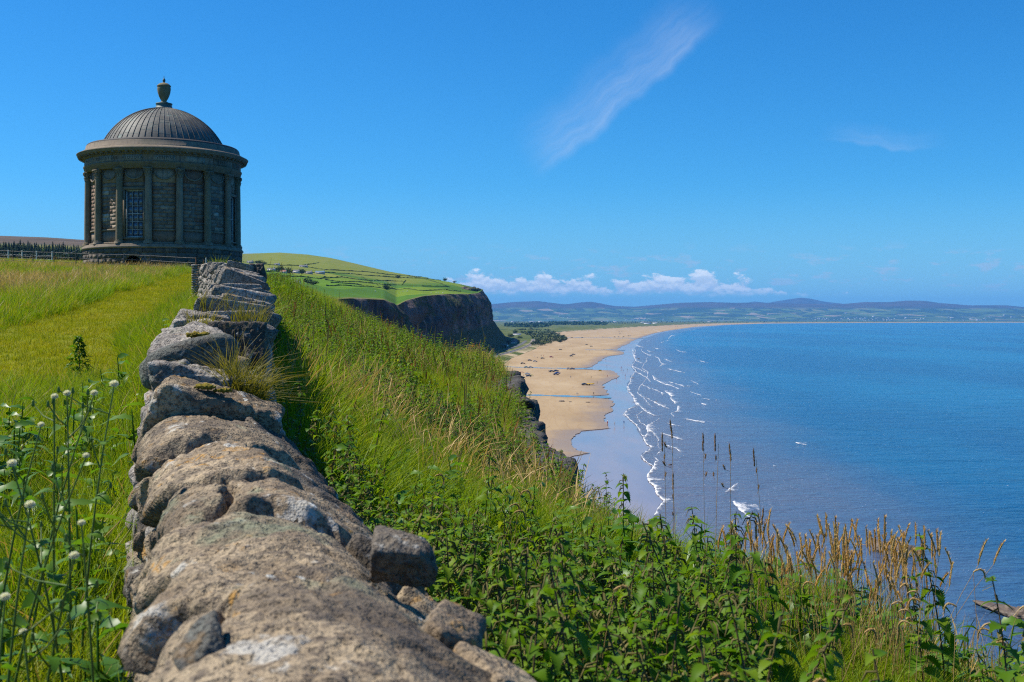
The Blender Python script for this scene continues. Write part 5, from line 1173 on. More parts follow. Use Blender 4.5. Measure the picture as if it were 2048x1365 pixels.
# ---- nettles
def leaf_np(n=9, ser=True, wid=0.30, fold=0.35, droop=0.35, tipc=0.0):
    s = np.linspace(0, 1, n); w_ = wid * np.sin(np.clip(s * 1.02 + 0.06, 0, 1) ** 0.72 * PI) ** 0.9 + 0.006
    if ser: w_ = w_ * (1 + 0.26 * np.where(np.arange(n) % 2, 1, -1) * (s > 0.05) * (s < 0.97))
    mid = np.stack([s, np.zeros(n), -droop * s ** 2 + 0.08 * np.sin(s * PI)], -1)
    L = mid + np.stack([0 * s - 0.03 * (np.arange(n) % 2), w_, fold * w_], -1); R = mid + np.stack([0 * s - 0.03 * (np.arange(n) % 2), -w_, fold * w_], -1)
    V = np.stack([L, mid, R], 1).reshape(-1, 3); return V, grid_faces(n, 3), np.repeat(s, 3)
LEAF = [mesh_np('leaf', *leaf_np(23, True, 0.25 + 0.03 * i, 0.25 + 0.15 * i, 0.25 + 0.2 * i)[:2], True, {'h': leaf_np(23)[2]}, [M['nettle']]) for i in range(3)]
def nettle_layout(h, r, npair=9, leaf=0.085):
    """stem points and leaf placements (pos, yaw, pitch, size)"""
    bend = r.normal(0, 0.10, 2) * h; ss = np.linspace(0, 1, 7)
    pts = np.stack([bend[0] * ss ** 2, bend[1] * ss ** 2, h * ss], -1); out = []
    yaw0 = r.uniform(0, PI)
    for k in range(npair):
        s = 0.22 + 0.76 * (k / (npair - 1)) ** 0.92; p = np.array([bend[0] * s * s, bend[1] * s * s, h * s])
        size = leaf * (1.05 - 0.62 * max(0, (s - 0.45) / 0.55) ** 1.3) * r.uniform(0.85, 1.15) * (0.75 + 0.25 * min(1, s / 0.4))
        for side in (0, PI):
            yaw = yaw0 + k * PI / 2 + side + r.normal(0, 0.25); pit = r.normal(0.25 - 0.35 * s, 0.18); out.append((p, yaw, pit, size))
    return pts, out
def nettle_merged(seed, h=0.7, npair=8, leaf=0.10, simple=True):
    r = np.random.default_rng(seed); pts, lv = nettle_layout(h, r, npair, leaf); mb = MB(); mb.tube(pts, np.linspace(0.004, 0.002, len(pts)), 4); nst = len(mb.q[0])
    base, q, hh = leaf_np(9, True, 0.31, 0.3, 0.45)
    for p, yaw, pit, sz in lv:
        R = np.array(Euler((r.normal(0, 0.2), pit, yaw)).to_matrix()); mb.add((base * sz) @ R.T + p, q)
    nl = sum(len(a) for a in mb.q) - nst; ntop = 0
    top = pts[-1]
    for k in range(10):                             # flower tassels
        a = r.uniform(0, 2 * PI); s = r.uniform(0.72, 1.0); c = np.array([pts[-1, 0] * s * s, pts[-1, 1] * s * s, h * s]); e = c + np.array([math.cos(a) * 0.035, math.sin(a) * 0.035, -0.03])
        side = np.array([-math.sin(a), math.cos(a), 0]) * 0.005; mb.add([c - side, c + side, e + side, e - side], [(0, 1, 2, 3)]); ntop += 1
    me = mb.mesh('nettle_kind', M['nettle'], True); me.materials.append(M['nettle_stem']); me.materials.append(M['nettle_top'])
    me.polygons.foreach_set('material_index', np.array([1] * nst + [0] * nl + [2] * ntop, np.int32)); return me
NK = [nettle_merged(1600 + i, 0.62 + 0.05 * i) for i in range(5)]
X, Y = sample(700, 1.1, 2.2, 62, fl, lambda Y: brink_x(Y) - 0.05); t_ = tacross(X, Y)
bed = fbm(p3(X * 0.6, Y * 0.28), 3, 171) + 0.42 * sstep(t_, 0.02, 0.18) * (1 - sstep(t_, 0.50, 0.72)) * sstep(Y, 11, 14) - 0.75 * np.exp(-((Y - 8.3) / 2.2) ** 2) + 0.30 * (Y < 5.6) - 0.35 * (Y > 45) - 0.7 * sstep(X / Y, 0.17, 0.24) + 0.25 * (1 - sstep(X - wall_xx(Y), 0.5, 1.2)) * (Y > 6)
keep = bed + vr.normal(0, 0.12, len(X)) > 0.15; X, Y = X[keep], Y[keep]; pts, rot, scl = place(X, Y, 0.55, 0.95, tilt=0.10)
scl *= (1 - 0.12 * (Y < 7))[:, None]
scatter('nettle_bed', pts, rot, scl, vr.integers(0, 5, len(X)), NK, 'dense bed of dark green nettles on the slope')
X, Y = sample(45, 1.0, 2.0, 45, lambda Y: np.maximum(np.minimum(path_x(Y) + 1.6, wall_xx(Y) - 0.5), uL(Y)), lambda Y: wall_xx(Y) - 0.4)
# broad-leaved weeds among the verge grass
def weed_merged(seed, h=0.32, nl=9, leaf=0.13):
    r = np.random.default_rng(seed); mb = MB(); base, q, hh = leaf_np(9, True, 0.17, 0.25, 0.5)
    for k in range(nl):
        p = np.array([r.normal(0, 0.02), r.normal(0, 0.02), h * r.uniform(0.05, 1.0)]); R = np.array(Euler((r.normal(0, 0.3), r.normal(-0.35, 0.35), r.uniform(0, 2 * PI))).to_matrix()); mb.add((base * leaf * r.uniform(0.6, 1.3)) @ R.T + p, q)
    mb.tube([(0, 0, -0.05), (0.01, 0, h)], [0.006, 0.003], 5); return mb.mesh('weed_kind', M['weed'], True)
WK = [weed_merged(1700 + i, 0.25 + 0.06 * i) for i in range(4)]
X, Y = sample(120, 1.0, 1.6, 16, uL, lambda Y: wall_xx(Y) - 0.36); keep = (np.abs(X - path_x(Y)) > 1.3) | (Y < 10.5); keep &= (Y < 7.5) | (X > wall_xx(Y) - 1.3); X, Y = X[keep], Y[keep]
pts, rot, scl = place(X, Y, 0.6, 1.3); scatter('verge_weeds', pts, rot, scl, vr.integers(0, 4, len(X)), WK, 'broad-leaved weeds mixed into the verge grass')
X, Y = sample(110, 1.0, 5.0, 14, fl, lambda Y: brink_x(Y) - 0.15); pts, rot, scl = place(X, Y, 0.6, 1.2)
scatter('slope_weeds', pts, rot, scl, vr.integers(0, 4, len(X)), WK, 'broad-leaved weeds low among the nettles')

def gz1(X, Y): return float(ground_z(X, Y))
def nettle_plant(X, Y, h, seed, label, group=None, npair=10, leaf=0.085):
    r = np.random.default_rng(seed); b = (X, Y, gz1(X, Y) - 0.02)
    rt = link('nettle', None, loc=b, label=label, cat='nettle', group=group); pts, lv = nettle_layout(h, r, npair, leaf)
    link('stem', MB().tube(pts, np.linspace(0.0045, 0.0022, len(pts)), 5).mesh('stem', M['nettle_stem'], True), rt)
    for p, yaw, pit, sz in lv:
        link('leaf', LEAF[int(r.integers(0, 3))], rt, loc=p, rot=(r.normal(0, 0.2), pit + 0.1, yaw), scl=(sz, sz, sz))
    mb = MB()
    for k in range(16):
        a = r.uniform(0, 2 * PI); s = r.uniform(0.62, 1.0); c = np.array([pts[-1, 0] * s * s, pts[-1, 1] * s * s, h * s]); L_ = r.uniform(0.02, 0.045)
        mb.tube([c, c + np.array([math.cos(a), math.sin(a), -0.2]) * L_ * 0.6, c + np.array([math.cos(a), math.sin(a), -0.9]) * L_], [0.002, 0.003, 0.001], 4)
    link('flower_tassels', mb.mesh('flower_tassels', M['nettle_top']), rt, kind='stuff')
    return rt
def at_px(x, Y): return (x - CXP) / F * Y
# nettles that stand out by themselves
for x, y, Y, lab in ((1247, 938, 6.9, 'tall nettle rising alone against the wet sand'), (1893, 1062, 4.9, 'tall nettle at the outer edge of the tan seed-head stand, against the sea'), (1567, 1118, 4.2, 'nettle with spreading top leaves just in front of the tan seed-head stand'),
                     (1400, 1015, 5.9, 'nettle among tall bare grass stalks above the surf'), (1850, 1155, 4.6, 'shorter nettle leaning beside the tall one against the sea')):
    X = at_px(x, Y); zt = H + (YH - y) / F * Y; nettle_plant(X, Y, max(0.4, zt - gz1(X, Y)), int(x), lab, npair=11, leaf=0.10)
nr = np.random.default_rng(77); k = 0; tries = 0
while k < 80 and tries < 8000:
    tries += 1
    Y = nr.uniform(2.3, 6.0) ; x = nr.uniform(900, 2000); X = at_px(x, Y)
    if X < float(wall_x(Y)) + 0.42 or X > float(brink_x(Y)) - 0.12: continue
    if (1480 < x < 1880 and Y > 4.2) or (x > 1620 and nr.random() < 0.9): continue
    h = nr.uniform(0.58, 0.88); ytop = YH + (H - (gz1(X, Y) + h)) / Y * F
    if ytop < 1015 or ytop > 1420 or (x > 1750 and ytop < 1190): continue
    nettle_plant(X, Y, h, 5000 + k, 'leafy nettle in the thick patch between the wall and the brink', 'nettles between the wall and the brink', npair=11, leaf=nr.uniform(0.075, 0.105)); k += 1

# ---- grass stalks with seed heads
M['cocksfoot'] = foliage('cocksfoot_head', [(0, (0.24, 0.14, 0.075)), (1, (0.34, 0.22, 0.12))], None, 0.3, 0.7, 0.1, tgain=1.0)
def stalk_meshes(kind, n, seed):
    out = []
    for i in range(n):
        r = np.random.default_rng(seed + i); bend = r.normal(0.05, 0.06); s = np.linspace(0, 1, 6)
        stem = np.stack([bend * s ** 2, 0.02 * r.normal() * s ** 2, s], -1)          # unit height, scaled by the object
        st = MB().tube(stem, np.linspace(0.0016, 0.0009, 6), 4).mesh('stem', M['straw'], True)
        mb = MB(); top = stem[-1]; L_ = 0.10 * r.uniform(0.8, 1.25)
        if kind == 'spike':
            q = np.linspace(0, 1, 8); c = np.stack([top[0] + 0.035 * q ** 1.6 * r.normal(0.6, 0.6), top[1] + 0 * q, top[2] + L_ * q * (1 - 0.1 * q)], -1)
            mb.tube(c, 0.0034 * np.sin(np.clip(q * 0.93 + 0.07, 0, 1) * PI) ** 0.6 * (1 + 0.25 * np.sin(np.arange(8) * 2.4)) + 0.0006, 6)
            for _ in range(80):
                qq = r.random(); c0 = np.array([np.interp(qq, q, c[:, j]) for j in range(3)]); a = r.uniform(0, 2 * PI); dv = np.array([math.cos(a) * 0.0095, math.sin(a) * 0.0095, 0.014])
                sd = np.array([-math.sin(a), math.cos(a), 0]) * 0.0022; mb.add([c0 - sd, c0 + sd, c0 + dv], None, [(0, 1, 2)])
        elif kind == 'nod':
            q = np.linspace(0, 1, 8); c = np.stack([top[0] + 0.045 * np.sin(q * 1.7), top[1] + 0 * q, top[2] + 0.022 * np.sin(q * PI * 0.8) - 0.05 * q ** 2], -1)
            mb.tube(c, 0.0034 * np.sin(np.clip(q * 0.9 + 0.1, 0, 1) * PI) ** 0.6 * (1 + 0.3 * np.sin(np.arange(8) * 2.4)) + 0.0006, 6)
            for _ in range(90):
                qq = r.random(); c0 = np.array([np.interp(qq, q, c[:, j]) for j in range(3)]); a = r.uniform(0, 2 * PI); dv = np.array([0.008, math.cos(a) * 0.0085, math.sin(a) * 0.0085]); mb.add([c0 + (0, 0.002, 0), c0 - (0, 0.002, 0), c0 + dv], None, [(0, 1, 2)])
        else:                                            # cock's-foot: separate clusters up the stem
            for j, (zz, off, ln) in enumerate(((1.0, 0.0, 0.05), (0.965, 0.004, 0.045), (0.92, 0.022 * r.choice([-1, 1]), 0.022), (0.84, -0.028, 0.018))):
                c0 = np.array([bend * zz ** 2, 0, zz]); c1 = c0 + np.array([off, off * 0.3, abs(off) * 0.5]); q = np.linspace(0, 1, 6)
                if off: mb.tube([c0, c1], 0.0009, 3)
                c = c1 + np.stack([0.3 * off * q, 0 * q, ln * q], -1); mb.tube(c, 0.0034 * np.sin(np.clip(q * 0.9 + 0.1, 0, 1) * PI) ** 0.7 * (1 + 0.35 * np.sin(np.arange(6) * 2.3)) + 0.0004, 6)
                for _ in range(16):
                    a = r.uniform(0, 2 * PI); cc = c[int(r.integers(0, 5))]; dv = np.array([math.cos(a) * 0.008, math.sin(a) * 0.008, 0.010]); mb.add([cc + (0.002, 0, 0), cc - (0.002, 0, 0), cc + dv], None, [(0, 1, 2)])
        hd = mb.mesh('seed_head', {'spike': M['redgrass'], 'nod': M['straw'], 'cock': M['cocksfoot']}[kind], True)
        out.append((st, hd))
    return out
SPK, NOD, CCK = stalk_meshes('spike', 6, 10), stalk_meshes('nod', 5, 40), stalk_meshes('cock', 4, 70)
def stalk(pair, X, Y, zt, label, group=None, yaw=0.0, tilt=(0, 0)):
    g = gz1(X, Y); h = max(zt - g, 0.25)
    rt = link('grass_stalk', None, loc=(X, Y, g), rot=(tilt[0], tilt[1], yaw), label=label, cat='grass stalk', group=group)
    link('stem', pair[0], rt, scl=(1, 1, h)); 
    link('seed_head', pair[1], rt, loc=(0, 0, h - 1.0))
    return rt
for i in range(185):
    Y = nr.uniform(4.7, 5.6); x = nr.uniform(1490, 1870); X = at_px(x, Y); y = nr.triangular(1012, 1060, 1180) + 20 * (x > 1750)
    stalk(SPK[i % 6], X, Y, H + (YH - y) / F * Y - 0.09, 'thin grass stalk with tan spike in the stand against the sea', 'tan seed-head stand on the brink', nr.uniform(0, 6.28), (nr.normal(0, 0.05), nr.normal(0.03, 0.08)))
for i, (x, y, lab) in enumerate(((1373, 842, 'tallest brown-tufted grass stalk against the sea'), (1333, 868, 'grass stalk with a brown tuft leaning left over the surf'), (1416, 868, 'straight grass stalk with a double brown tuft'), (1428, 872, 'grass stalk with a brown tuft bent beside the double-tufted one'),
                                 (1474, 890, 'branching grass stalk with pale side tufts'), (1541, 888, 'lone thin grass stalk at the edge of the tan stand'), (1347, 948, 'short grass stalk with small pale husks'), (1510, 1020, 'grass stalk rising beside the big whitecap'))):
    Y = 4.9 + 0.06 * i; X = at_px(x, Y); stalk(CCK[i % 4], X, Y, H + (YH - y) / F * Y - 0.04, lab, None, nr.uniform(0, 6.28), (0, nr.normal(0, 0.07)))
for i, (x, y, Y) in enumerate(((1905, 1200, 4.3), (1960, 1130, 4.5), (1925, 1240, 4.2), (1860, 1235, 4.2), (1980, 1210, 4.4), (1995, 1270, 4.2), (1815, 1225, 4.3), (1745, 1190, 4.5), (1780, 1170, 4.6), (1700, 1160, 4.6), (1688, 1235, 4.1), (1810, 1160, 4.6), (2020, 1255, 4.4), (1760, 1205, 4.3), (1660, 1255, 4.0), (1830, 1190, 4.4))):
    X = at_px(x, Y); stalk(NOD[i % 5], X, Y, H + (YH - y) / F * Y - 0.03, 'grass stalk with nodding cream seed head below the tan stand', 'cream nodding seed heads below the tan stand', nr.uniform(-0.6, 0.6) + (PI if i % 3 == 0 else 0))
for i, (x, y, Y, lab) in enumerate(((1440, 1325, 2.5, 'big blurred tan seed head hanging low in the nettles'), (1640, 1345, 2.6, 'tan seed head bent over the lowest nettles'), (1180, 1155, 3.3, 'drooping straw seed head in the middle of the nettles'), (1015, 975, 5.2, 'straw seed head arching above the nettles near the wall'),
                                    (960, 1010, 4.6, 'long straw stalk leaning out from the wall'), (880, 940, 5.6, 'pale straw seed head close to the wall top'), (1030, 1000, 4.9, 'straw seed head nodding beside the arching one'))):
    X = at_px(x, Y); stalk(NOD[i % 5], X, Y, H + (YH - y) / F * Y - 0.03, lab, None, nr.uniform(-0.6, 0.6))

# ---- sow thistles with white seed clocks left of the wall
SL = [mesh_np('leaf', *leaf_np(13, True, 0.16 + 0.04 * i, 0.25, 0.45 + 0.2 * i)[:2], True, {'h': leaf_np(13)[2]}, [M['weed']]) for i in range(3)]
pm = MB(); pr_ = np.random.default_rng(5); n_, f_ = ico(3); pm.add(n_ * 0.28, None, f_)
for k in range(420):
    d = pr_.normal(0, 1, 3); d /= np.linalg.norm(d); s_ = np.cross(d, pr_.normal(0, 1, 3)); s_ /= np.linalg.norm(s_); pm.add([d * 0.3 - s_ * 0.02, d * 0.3 + s_ * 0.02, d * pr_.uniform(0.8, 1.15) + s_ * 0.07, d * pr_.uniform(0.8, 1.1) - s_ * 0.07], [(0, 1, 2, 3)])
PUFF = pm.mesh('seed_clock', M['fluff'], True)
BUD = MB().lathe([(0.0, -0.012), (0.006, -0.008), (0.007, 0.0), (0.004, 0.010), (0.005, 0.014), (0.0, 0.015)], 8).mesh('bud', M['weed_stem'], True)
def sow_thistle(x, y, Y, seed, label, puff=0.021, group=None, dx=0.0):
    r = np.random.default_rng(seed); X = at_px(x, Y); zt = H + (YH - y) / F * Y; bx_ = X + dx + r.normal(-0.02, 0.12); by = Y + r.normal(0, 0.06); g = gz1(bx_, by)
    rt = link('sow_thistle', None, loc=(bx_, by, g), label=label, cat='weed', group=group); top = np.array([X - bx_, Y - by, zt - g]); h = top[2]
    s = np.linspace(0, 1, 8); stem = np.stack([top[0] * s ** 2, top[1] * s ** 2, h * s], -1)
    link('stem', MB().tube(stem, np.linspace(0.005, 0.0018, 8), 6).mesh('stem', M['weed_stem'], True), rt)
    for k in range(10):
        q = r.uniform(0.08, 0.86); p = np.array([np.interp(q, s, stem[:, j]) for j in range(3)]); sz = r.uniform(0.055, 0.105) * (1.1 - 0.6 * q)
        link('leaf', SL[int(r.integers(0, 3))], rt, loc=p, rot=(r.normal(0, 0.3), r.normal(-0.35, 0.25), r.uniform(0, 2 * PI)), scl=(sz, sz * 1.3, sz))
    for k in range(3):
        q = r.uniform(0.7, 0.95); p = np.array([np.interp(q, s, stem[:, j]) for j in range(3)]); e = p + np.array([r.normal(0, 0.06), r.normal(0, 0.05), r.uniform(0.03, 0.09)])
        br = link('branch', MB().tube([p, (p + e) / 2 + [0, 0, -0.01], e], [0.0022, 0.002, 0.0016], 5).mesh('branch', M['weed_stem'], True), rt); link('bud', BUD, br, loc=e, scl=0.7)
    puff *= 0.52; link('seed_clock', PUFF, rt, loc=top + [0, 0, puff * 0.6], scl=(puff, puff, puff * 0.8))
SOW = [(228, 773, 3.25, 0.024, 'white seed clock of the sow thistle standing highest beside the wall'), (188, 790, 3.2, 0.019, 'sow thistle with a round white clock left of the highest one'), (134, 791, 3.1, 0.019, 'sow thistle with a white clock, right one of a close pair'), (109, 797, 3.1, 0.018, 'sow thistle with a white clock, left one of a close pair'),
       (82, 853, 3.0, 0.016, 'sow thistle with a small pale clock below the close pair'), (172, 915, 2.7, 0.015, 'sow thistle with a tiny white clock before broad leaves'), (24, 932, 2.8, 0.022, 'sow thistle with a white clock far out in the verge'), (60, 1015, 2.6, 0.022, 'sow thistle with a greyish clock on a leaning stem'),
       (163, 1050, 2.5, 0.016, 'sow thistle with a compact white clock low by the wall'), (148, 1117, 2.4, 0.020, 'sow thistle with a ragged off-white clock low by the wall'), (10, 1200, 2.2, 0.019, 'sow thistle with a white clock on the lowest leaning stem'), (46, 1268, 2.2, 0.014, 'short sow thistle with a small clock among broad leaves')]
for i, (x, y, Y, pf_, lab) in enumerate(SOW): sow_thistle(x, y, Y, 900 + i, lab, pf_, dx=-0.05 * (x > 150))

# ---- single plants
def leafy(name, x, Y, h, mat, stem_mat, label, cat, seed, n=220, lf=0.05, rad=0.16, spire=True, base=None):
    r = np.random.default_rng(seed); X = at_px(x, Y); b = np.array([X, Y, gz1(X, Y) - 0.02]) if base is None else base
    rt = link(name, None, loc=b, label=label, cat=cat); mb = MB(); bl, q, hh = leaf_np(5, False, 0.3, 0.3, 0.4)
    st = MB().tube([(0, 0, 0), (0.01, 0, h * 0.5), (0, 0, h)], [0.008, 0.006, 0.003], 6)
    for k in range(n):
        s = r.random() ** 0.8; wd = rad * (1 - s) ** 0.7 if spire else rad * math.sin(min(s + 0.1, 1) * PI) ** 0.5
        a = r.uniform(0, 2 * PI); rr = wd * math.sqrt(r.random()); R = np.array(Euler((r.normal(0, 0.4), r.normal(-0.2, 0.5), a)).to_matrix()); mb.add((bl * lf * r.uniform(0.6, 1.3)) @ R.T + np.array([rr * math.cos(a), rr * math.sin(a), h * s]), q)
        if k % 14 == 0: st.tube([(0, 0, h * s * 0.9), (rr * math.cos(a), rr * math.sin(a), h * s)], 0.002, 4)
    link('stem', st.mesh('stem', M[stem_mat]), rt); link('foliage', mb.mesh('foliage', M[mat], True), rt, kind='stuff')
leafy('thistle', 157, 12.2, 0.62, 'nettle', 'nettle_stem', 'dark bushy thistle standing alone at the edge of the path', 'thistle', 21, 260, 0.055, 0.17)
leafy('dock', 392, 21, 0.36, 'dock', 'rust', 'shorter rust-brown dock seed spike by the wall', 'dock', 22, 160, 0.022, 0.04)
leafy('dock', 403, 21.3, 0.42, 'dock', 'rust', 'taller rust-brown dock seed spike by the wall', 'dock', 23, 180, 0.022, 0.04)
# yellow flower on the knoll
X, Y = at_px(946, 32.5), 32.5; b = np.array([X, Y, gz1(X, Y)]); zt = H + (YH - 694) / F * Y; hh = max(0.42, zt - b[2])
rt = link('ragwort', None, loc=b, label='single yellow flower head on top of the grassy knoll', cat='flower')
link('stem', MB().tube([(0, 0, -0.05), (0.01, 0, hh)], [0.006, 0.004], 6).mesh('stem', M['weed_stem']), rt); mb = MB()
r = np.random.default_rng(3)
for k in range(26):
    c = np.array([r.normal(0, 0.04), r.normal(0, 0.04), hh + r.normal(0.0, 0.035)])
    for j in range(7):
        a = j / 7 * 2 * PI; mb.add([c, c + np.array([math.cos(a - 0.3) * 0.018, math.sin(a - 0.3) * 0.018, 0.004]), c + np.array([math.cos(a) * 0.03, math.sin(a) * 0.03, 0.002]), c + np.array([math.cos(a + 0.3) * 0.018, math.sin(a + 0.3) * 0.018, 0.004])], [(0, 1, 2, 3)])
link('petals', mb.mesh('petals', M['yellow']), rt, kind='stuff')
# tussocks growing on the wall
M['tuss'] = foliage('wall_tussock_grass', [(0, (0.12, 0.13, 0.015)), (0.5, (0.20, 0.17, 0.025)), (1, (0.28, 0.20, 0.045))], ((0.34, 0.24, 0.06), 0.5), 0.4)
for x, y, d_, nb, h, rad, lab in ((487, 762, 4.95, 520, 0.15, 0.10, 'big yellow-green grass tussock growing on the wall'), (405, 636, 6.85, 120, 0.09, 0.10, 'low yellow grass tuft on a wall slab before the coping'), (500, 622, 7.9, 160, 0.10, 0.13, 'grass tuft on the shaded shoulder of the wall'), (425, 600, 8.3, 120, 0.09, 0.14, 'grass cap between the first leaning coping slabs'), (443, 528.5, 23.0, 60, 0.06, 0.09, 'small grass cap on the wall end nearest the temple'), (514, 536, 19.0, 90, 0.06, 0.10, 'turf cap on the dark square stone block')):
    v, q, a, mi = tuft(nb, h, rad, 0.004 if d_ < 15 else 0.006, int(x), lean=1.15, wind=(0.30, -0.05), hvar=0.5)
    v[:, 2] -= 0.02 + 0.55 * np.clip(v[:, 0], -0.02, 0.3) * (d_ < 6) + 0.25 * np.hypot(v[:, 0], v[:, 1]) * (1 - a)
    link('grass_tussock', mesh_np('grass_tussock', v, q, True, {'h': a}, [M['tuss']]), loc=P(x, y, d_), label=lab, cat='grass')
# old fence posts on the slope
for x, yb, yt, Y, lab in ((565, 586, 567, 52, 'thin dark fence post far up the slope near the field edge'), (757, 690, 642, 39, 'thin dark fence post leaning in the pale brink grass'), (596, 578, 561, 56, 'short dark fence post beside the russet grass crest')):
    X = at_px(x, Y); zt = H + (YH - yt) / F * Y; g = gz1(X, Y)
    link('fence_post', MB().tube([(0, 0, -0.2), (0.01, 0, (zt - g) * 0.6), (0.02, 0, zt - g)], [0.045, 0.042, 0.038], 6).tube([(0.02, 0, zt - g), (0.02, 0, zt - g + 0.02)], [0.038, 0.003], 6).mesh('fence_post', M['timber']), loc=(X, Y, g), label=lab, cat='post')

# ------------------------------------------------------------------ hill farm: hedges, houses, trees, sheep
M['hedge'] = flat('dark_hedge', (0.048, 0.075, 0.016), 0.95, 0.05, 0, 0.35, 0.5)
M['canopy'] = flat('dark_canopy', (0.040, 0.068, 0.020), 0.95, 0.05, 0, 0.4, 0.6)
M['bark'] = flat('grey_bark', (0.07, 0.055, 0.04), 0.9, 0.1)
M['whitewash'] = flat('whitewash', (0.72, 0.71, 0.68), 0.8); M['greywall'] = flat('grey_render', (0.34, 0.33, 0.32), 0.85)
M['slateroof'] = flat('slate_roof', (0.11, 0.115, 0.13), 0.7); M['redroof'] = flat('red_tile_roof', (0.27, 0.12, 0.085), 0.8); M['blueroof'] = flat('blue_sheet_roof', (0.10, 0.17, 0.22), 0.6)
def hp(cx, cy): return 480 + cx / 3.531, 490 + cy / 3.531      # detail-view pixel -> photo pixel
HEDGES = [[(20, 122), (110, 130), (200, 142), (420, 150), (480, 158)], [(480, 158), (600, 177), (760, 186), (900, 192)], [(170, 190), (380, 198), (600, 196), (760, 206), (900, 216)], [(900, 216), (1100, 233), (1290, 238), (1420, 252)], [(170, 214), (360, 226), (560, 237)], [(560, 237), (720, 229), (900, 250), (990, 254), (1170, 262)],
          [(600, 252), (860, 266), (1000, 277)], [(1000, 277), (1250, 292), (1480, 302)], [(610, 286), (800, 296), (900, 300), (1020, 311)], [(1020, 311), (1280, 322), (1560, 328)], [(420, 150), (500, 138), (560, 128)], [(856, 228), (930, 262), (1000, 304)], [(1146, 281), (1172, 254)], [(566, 240), (604, 222)], [(900, 192), (1040, 210), (1180, 222), (1330, 230)],
          [(640, 272), (760, 281), (860, 284)], [(250, 214), (262, 200)], [(1290, 238), (1400, 270), (1480, 300)]]
hn = ['long hedge under the rough upper slope', 'hedge stepping down right of the upper farm', 'hedge behind the row of farm sheds', 'hedge running out along the falling ridge', 'hedge in front of the row of farm sheds', 'hedge below the sheds crossing the middle fields', 'hedge over the lower bright field, western half', 'hedge over the lower bright field, seaward half', 'dark broken hedge above the clifftop pasture', 'hedge continuing above the cliff to the headland',
      'short hedge climbing to the rough slope', 'slanting field boundary through the middle fields', 'short cross hedge beside the grazing sheep', 'short hedge tying the shed row to the field', 'thin hedge high on the falling ridge', 'scrubby hedge line above the broken hedge', 'short cross hedge beside the first shed', 'slanting boundary near the headland']
for hd, lab in zip(HEDGES, hn):
    px = np.array([hp(*q) for q in hd]); L = np.concatenate([[0], np.cumsum(np.hypot(*np.diff(px, axis=0).T))]); n = max(6, int(L[-1] / 1.2)); s = np.linspace(0, L[-1], n)
    c = np.array([hill_pt(np.interp(q, L, px[:, 0]), np.interp(q, L, px[:, 1])) for q in s]); r = np.random.default_rng(len(lab) + n)
    hgt_ = 0.55 * (1.5 + 1.2 * np.clip(fbm(p3(np.arange(n) * 0.3, n * 1.0), 3, 7) + 0.2, 0, 1) * 1.6) * (np.mean(c[:, 1]) / 1900) ** 0.5; 
    V = np.stack([c + [0, -1.0, -0.5], c + np.c_[0 * s, -0.7 + 0 * s, hgt_ * 0.8], c + np.c_[0 * s, 0 * s, hgt_], c + np.c_[0 * s, 0.8 + 0 * s, hgt_ * 0.7], c + [0, 1.0, -0.5]], 1); V[:, 1:4] += r.normal(0, 0.22, V[:, 1:4].shape)
    o0 = c[0]; link('hedge', mesh_np('hedge', (V - o0).reshape(-1, 3), grid_faces(n, 5), False, None, [M['hedge']]), loc=o0, label=lab, cat='hedge')
def house(name, loc, L_, W_, Hh, roof_h, yaw, wall_m, roof_m, label, group=None, windows=3, chimney=True, parts=True, cache={}):
    rt = link(name, None, loc=loc, rot=(0, 0, yaw), label=label, cat='house' if name != 'shed' else 'shed', group=group)
    key = (name, round(L_, 1), round(W_, 1), round(Hh, 1), wall_m, roof_m, windows)
    if key not in cache:
        wl = MB().box((0, 0, Hh / 2 - 0.5), (L_ / 2, W_ / 2, Hh / 2 + 0.5)); 
        for s in (-1, 1): wl.add([(s * L_ / 2, -W_ / 2, Hh), (s * L_ / 2, W_ / 2, Hh), (s * L_ / 2, 0, Hh + roof_h)], None, [(0, 1, 2)])
        e = 0.35; rf = MB()
        for s in (-1, 1): rf.add([(-L_ / 2 - e, s * (W_ / 2 + e), Hh - 0.15), (L_ / 2 + e, s * (W_ / 2 + e), Hh - 0.15), (L_ / 2 + e, 0, Hh + roof_h + 0.08), (-L_ / 2 - e, 0, Hh + roof_h + 0.08)], [(0, 1, 2, 3)])
        cache[key] = (wl.mesh('wall', M[wall_m]), rf.mesh('roof', M[roof_m]), MB().box((0, 0, 0), (0.55, 0.04, 0.6)).mesh('window', M['glass']), MB().box((0, 0, 0.5), (0.4, 0.4, 1.0)).mesh('chimney', M['greywall']))
    a, b, c, d = cache[key]
    link('wall', a, rt); rf = link('roof', b, rt)
    if chimney: link('chimney', d, rf, loc=(L_ / 2 - 0.8, 0, Hh + roof_h))
    for k in range(windows): link('window', c, rt, loc=((k + 0.5) / windows * L_ - L_ / 2, -W_ / 2 - 0.03, Hh * 0.55))
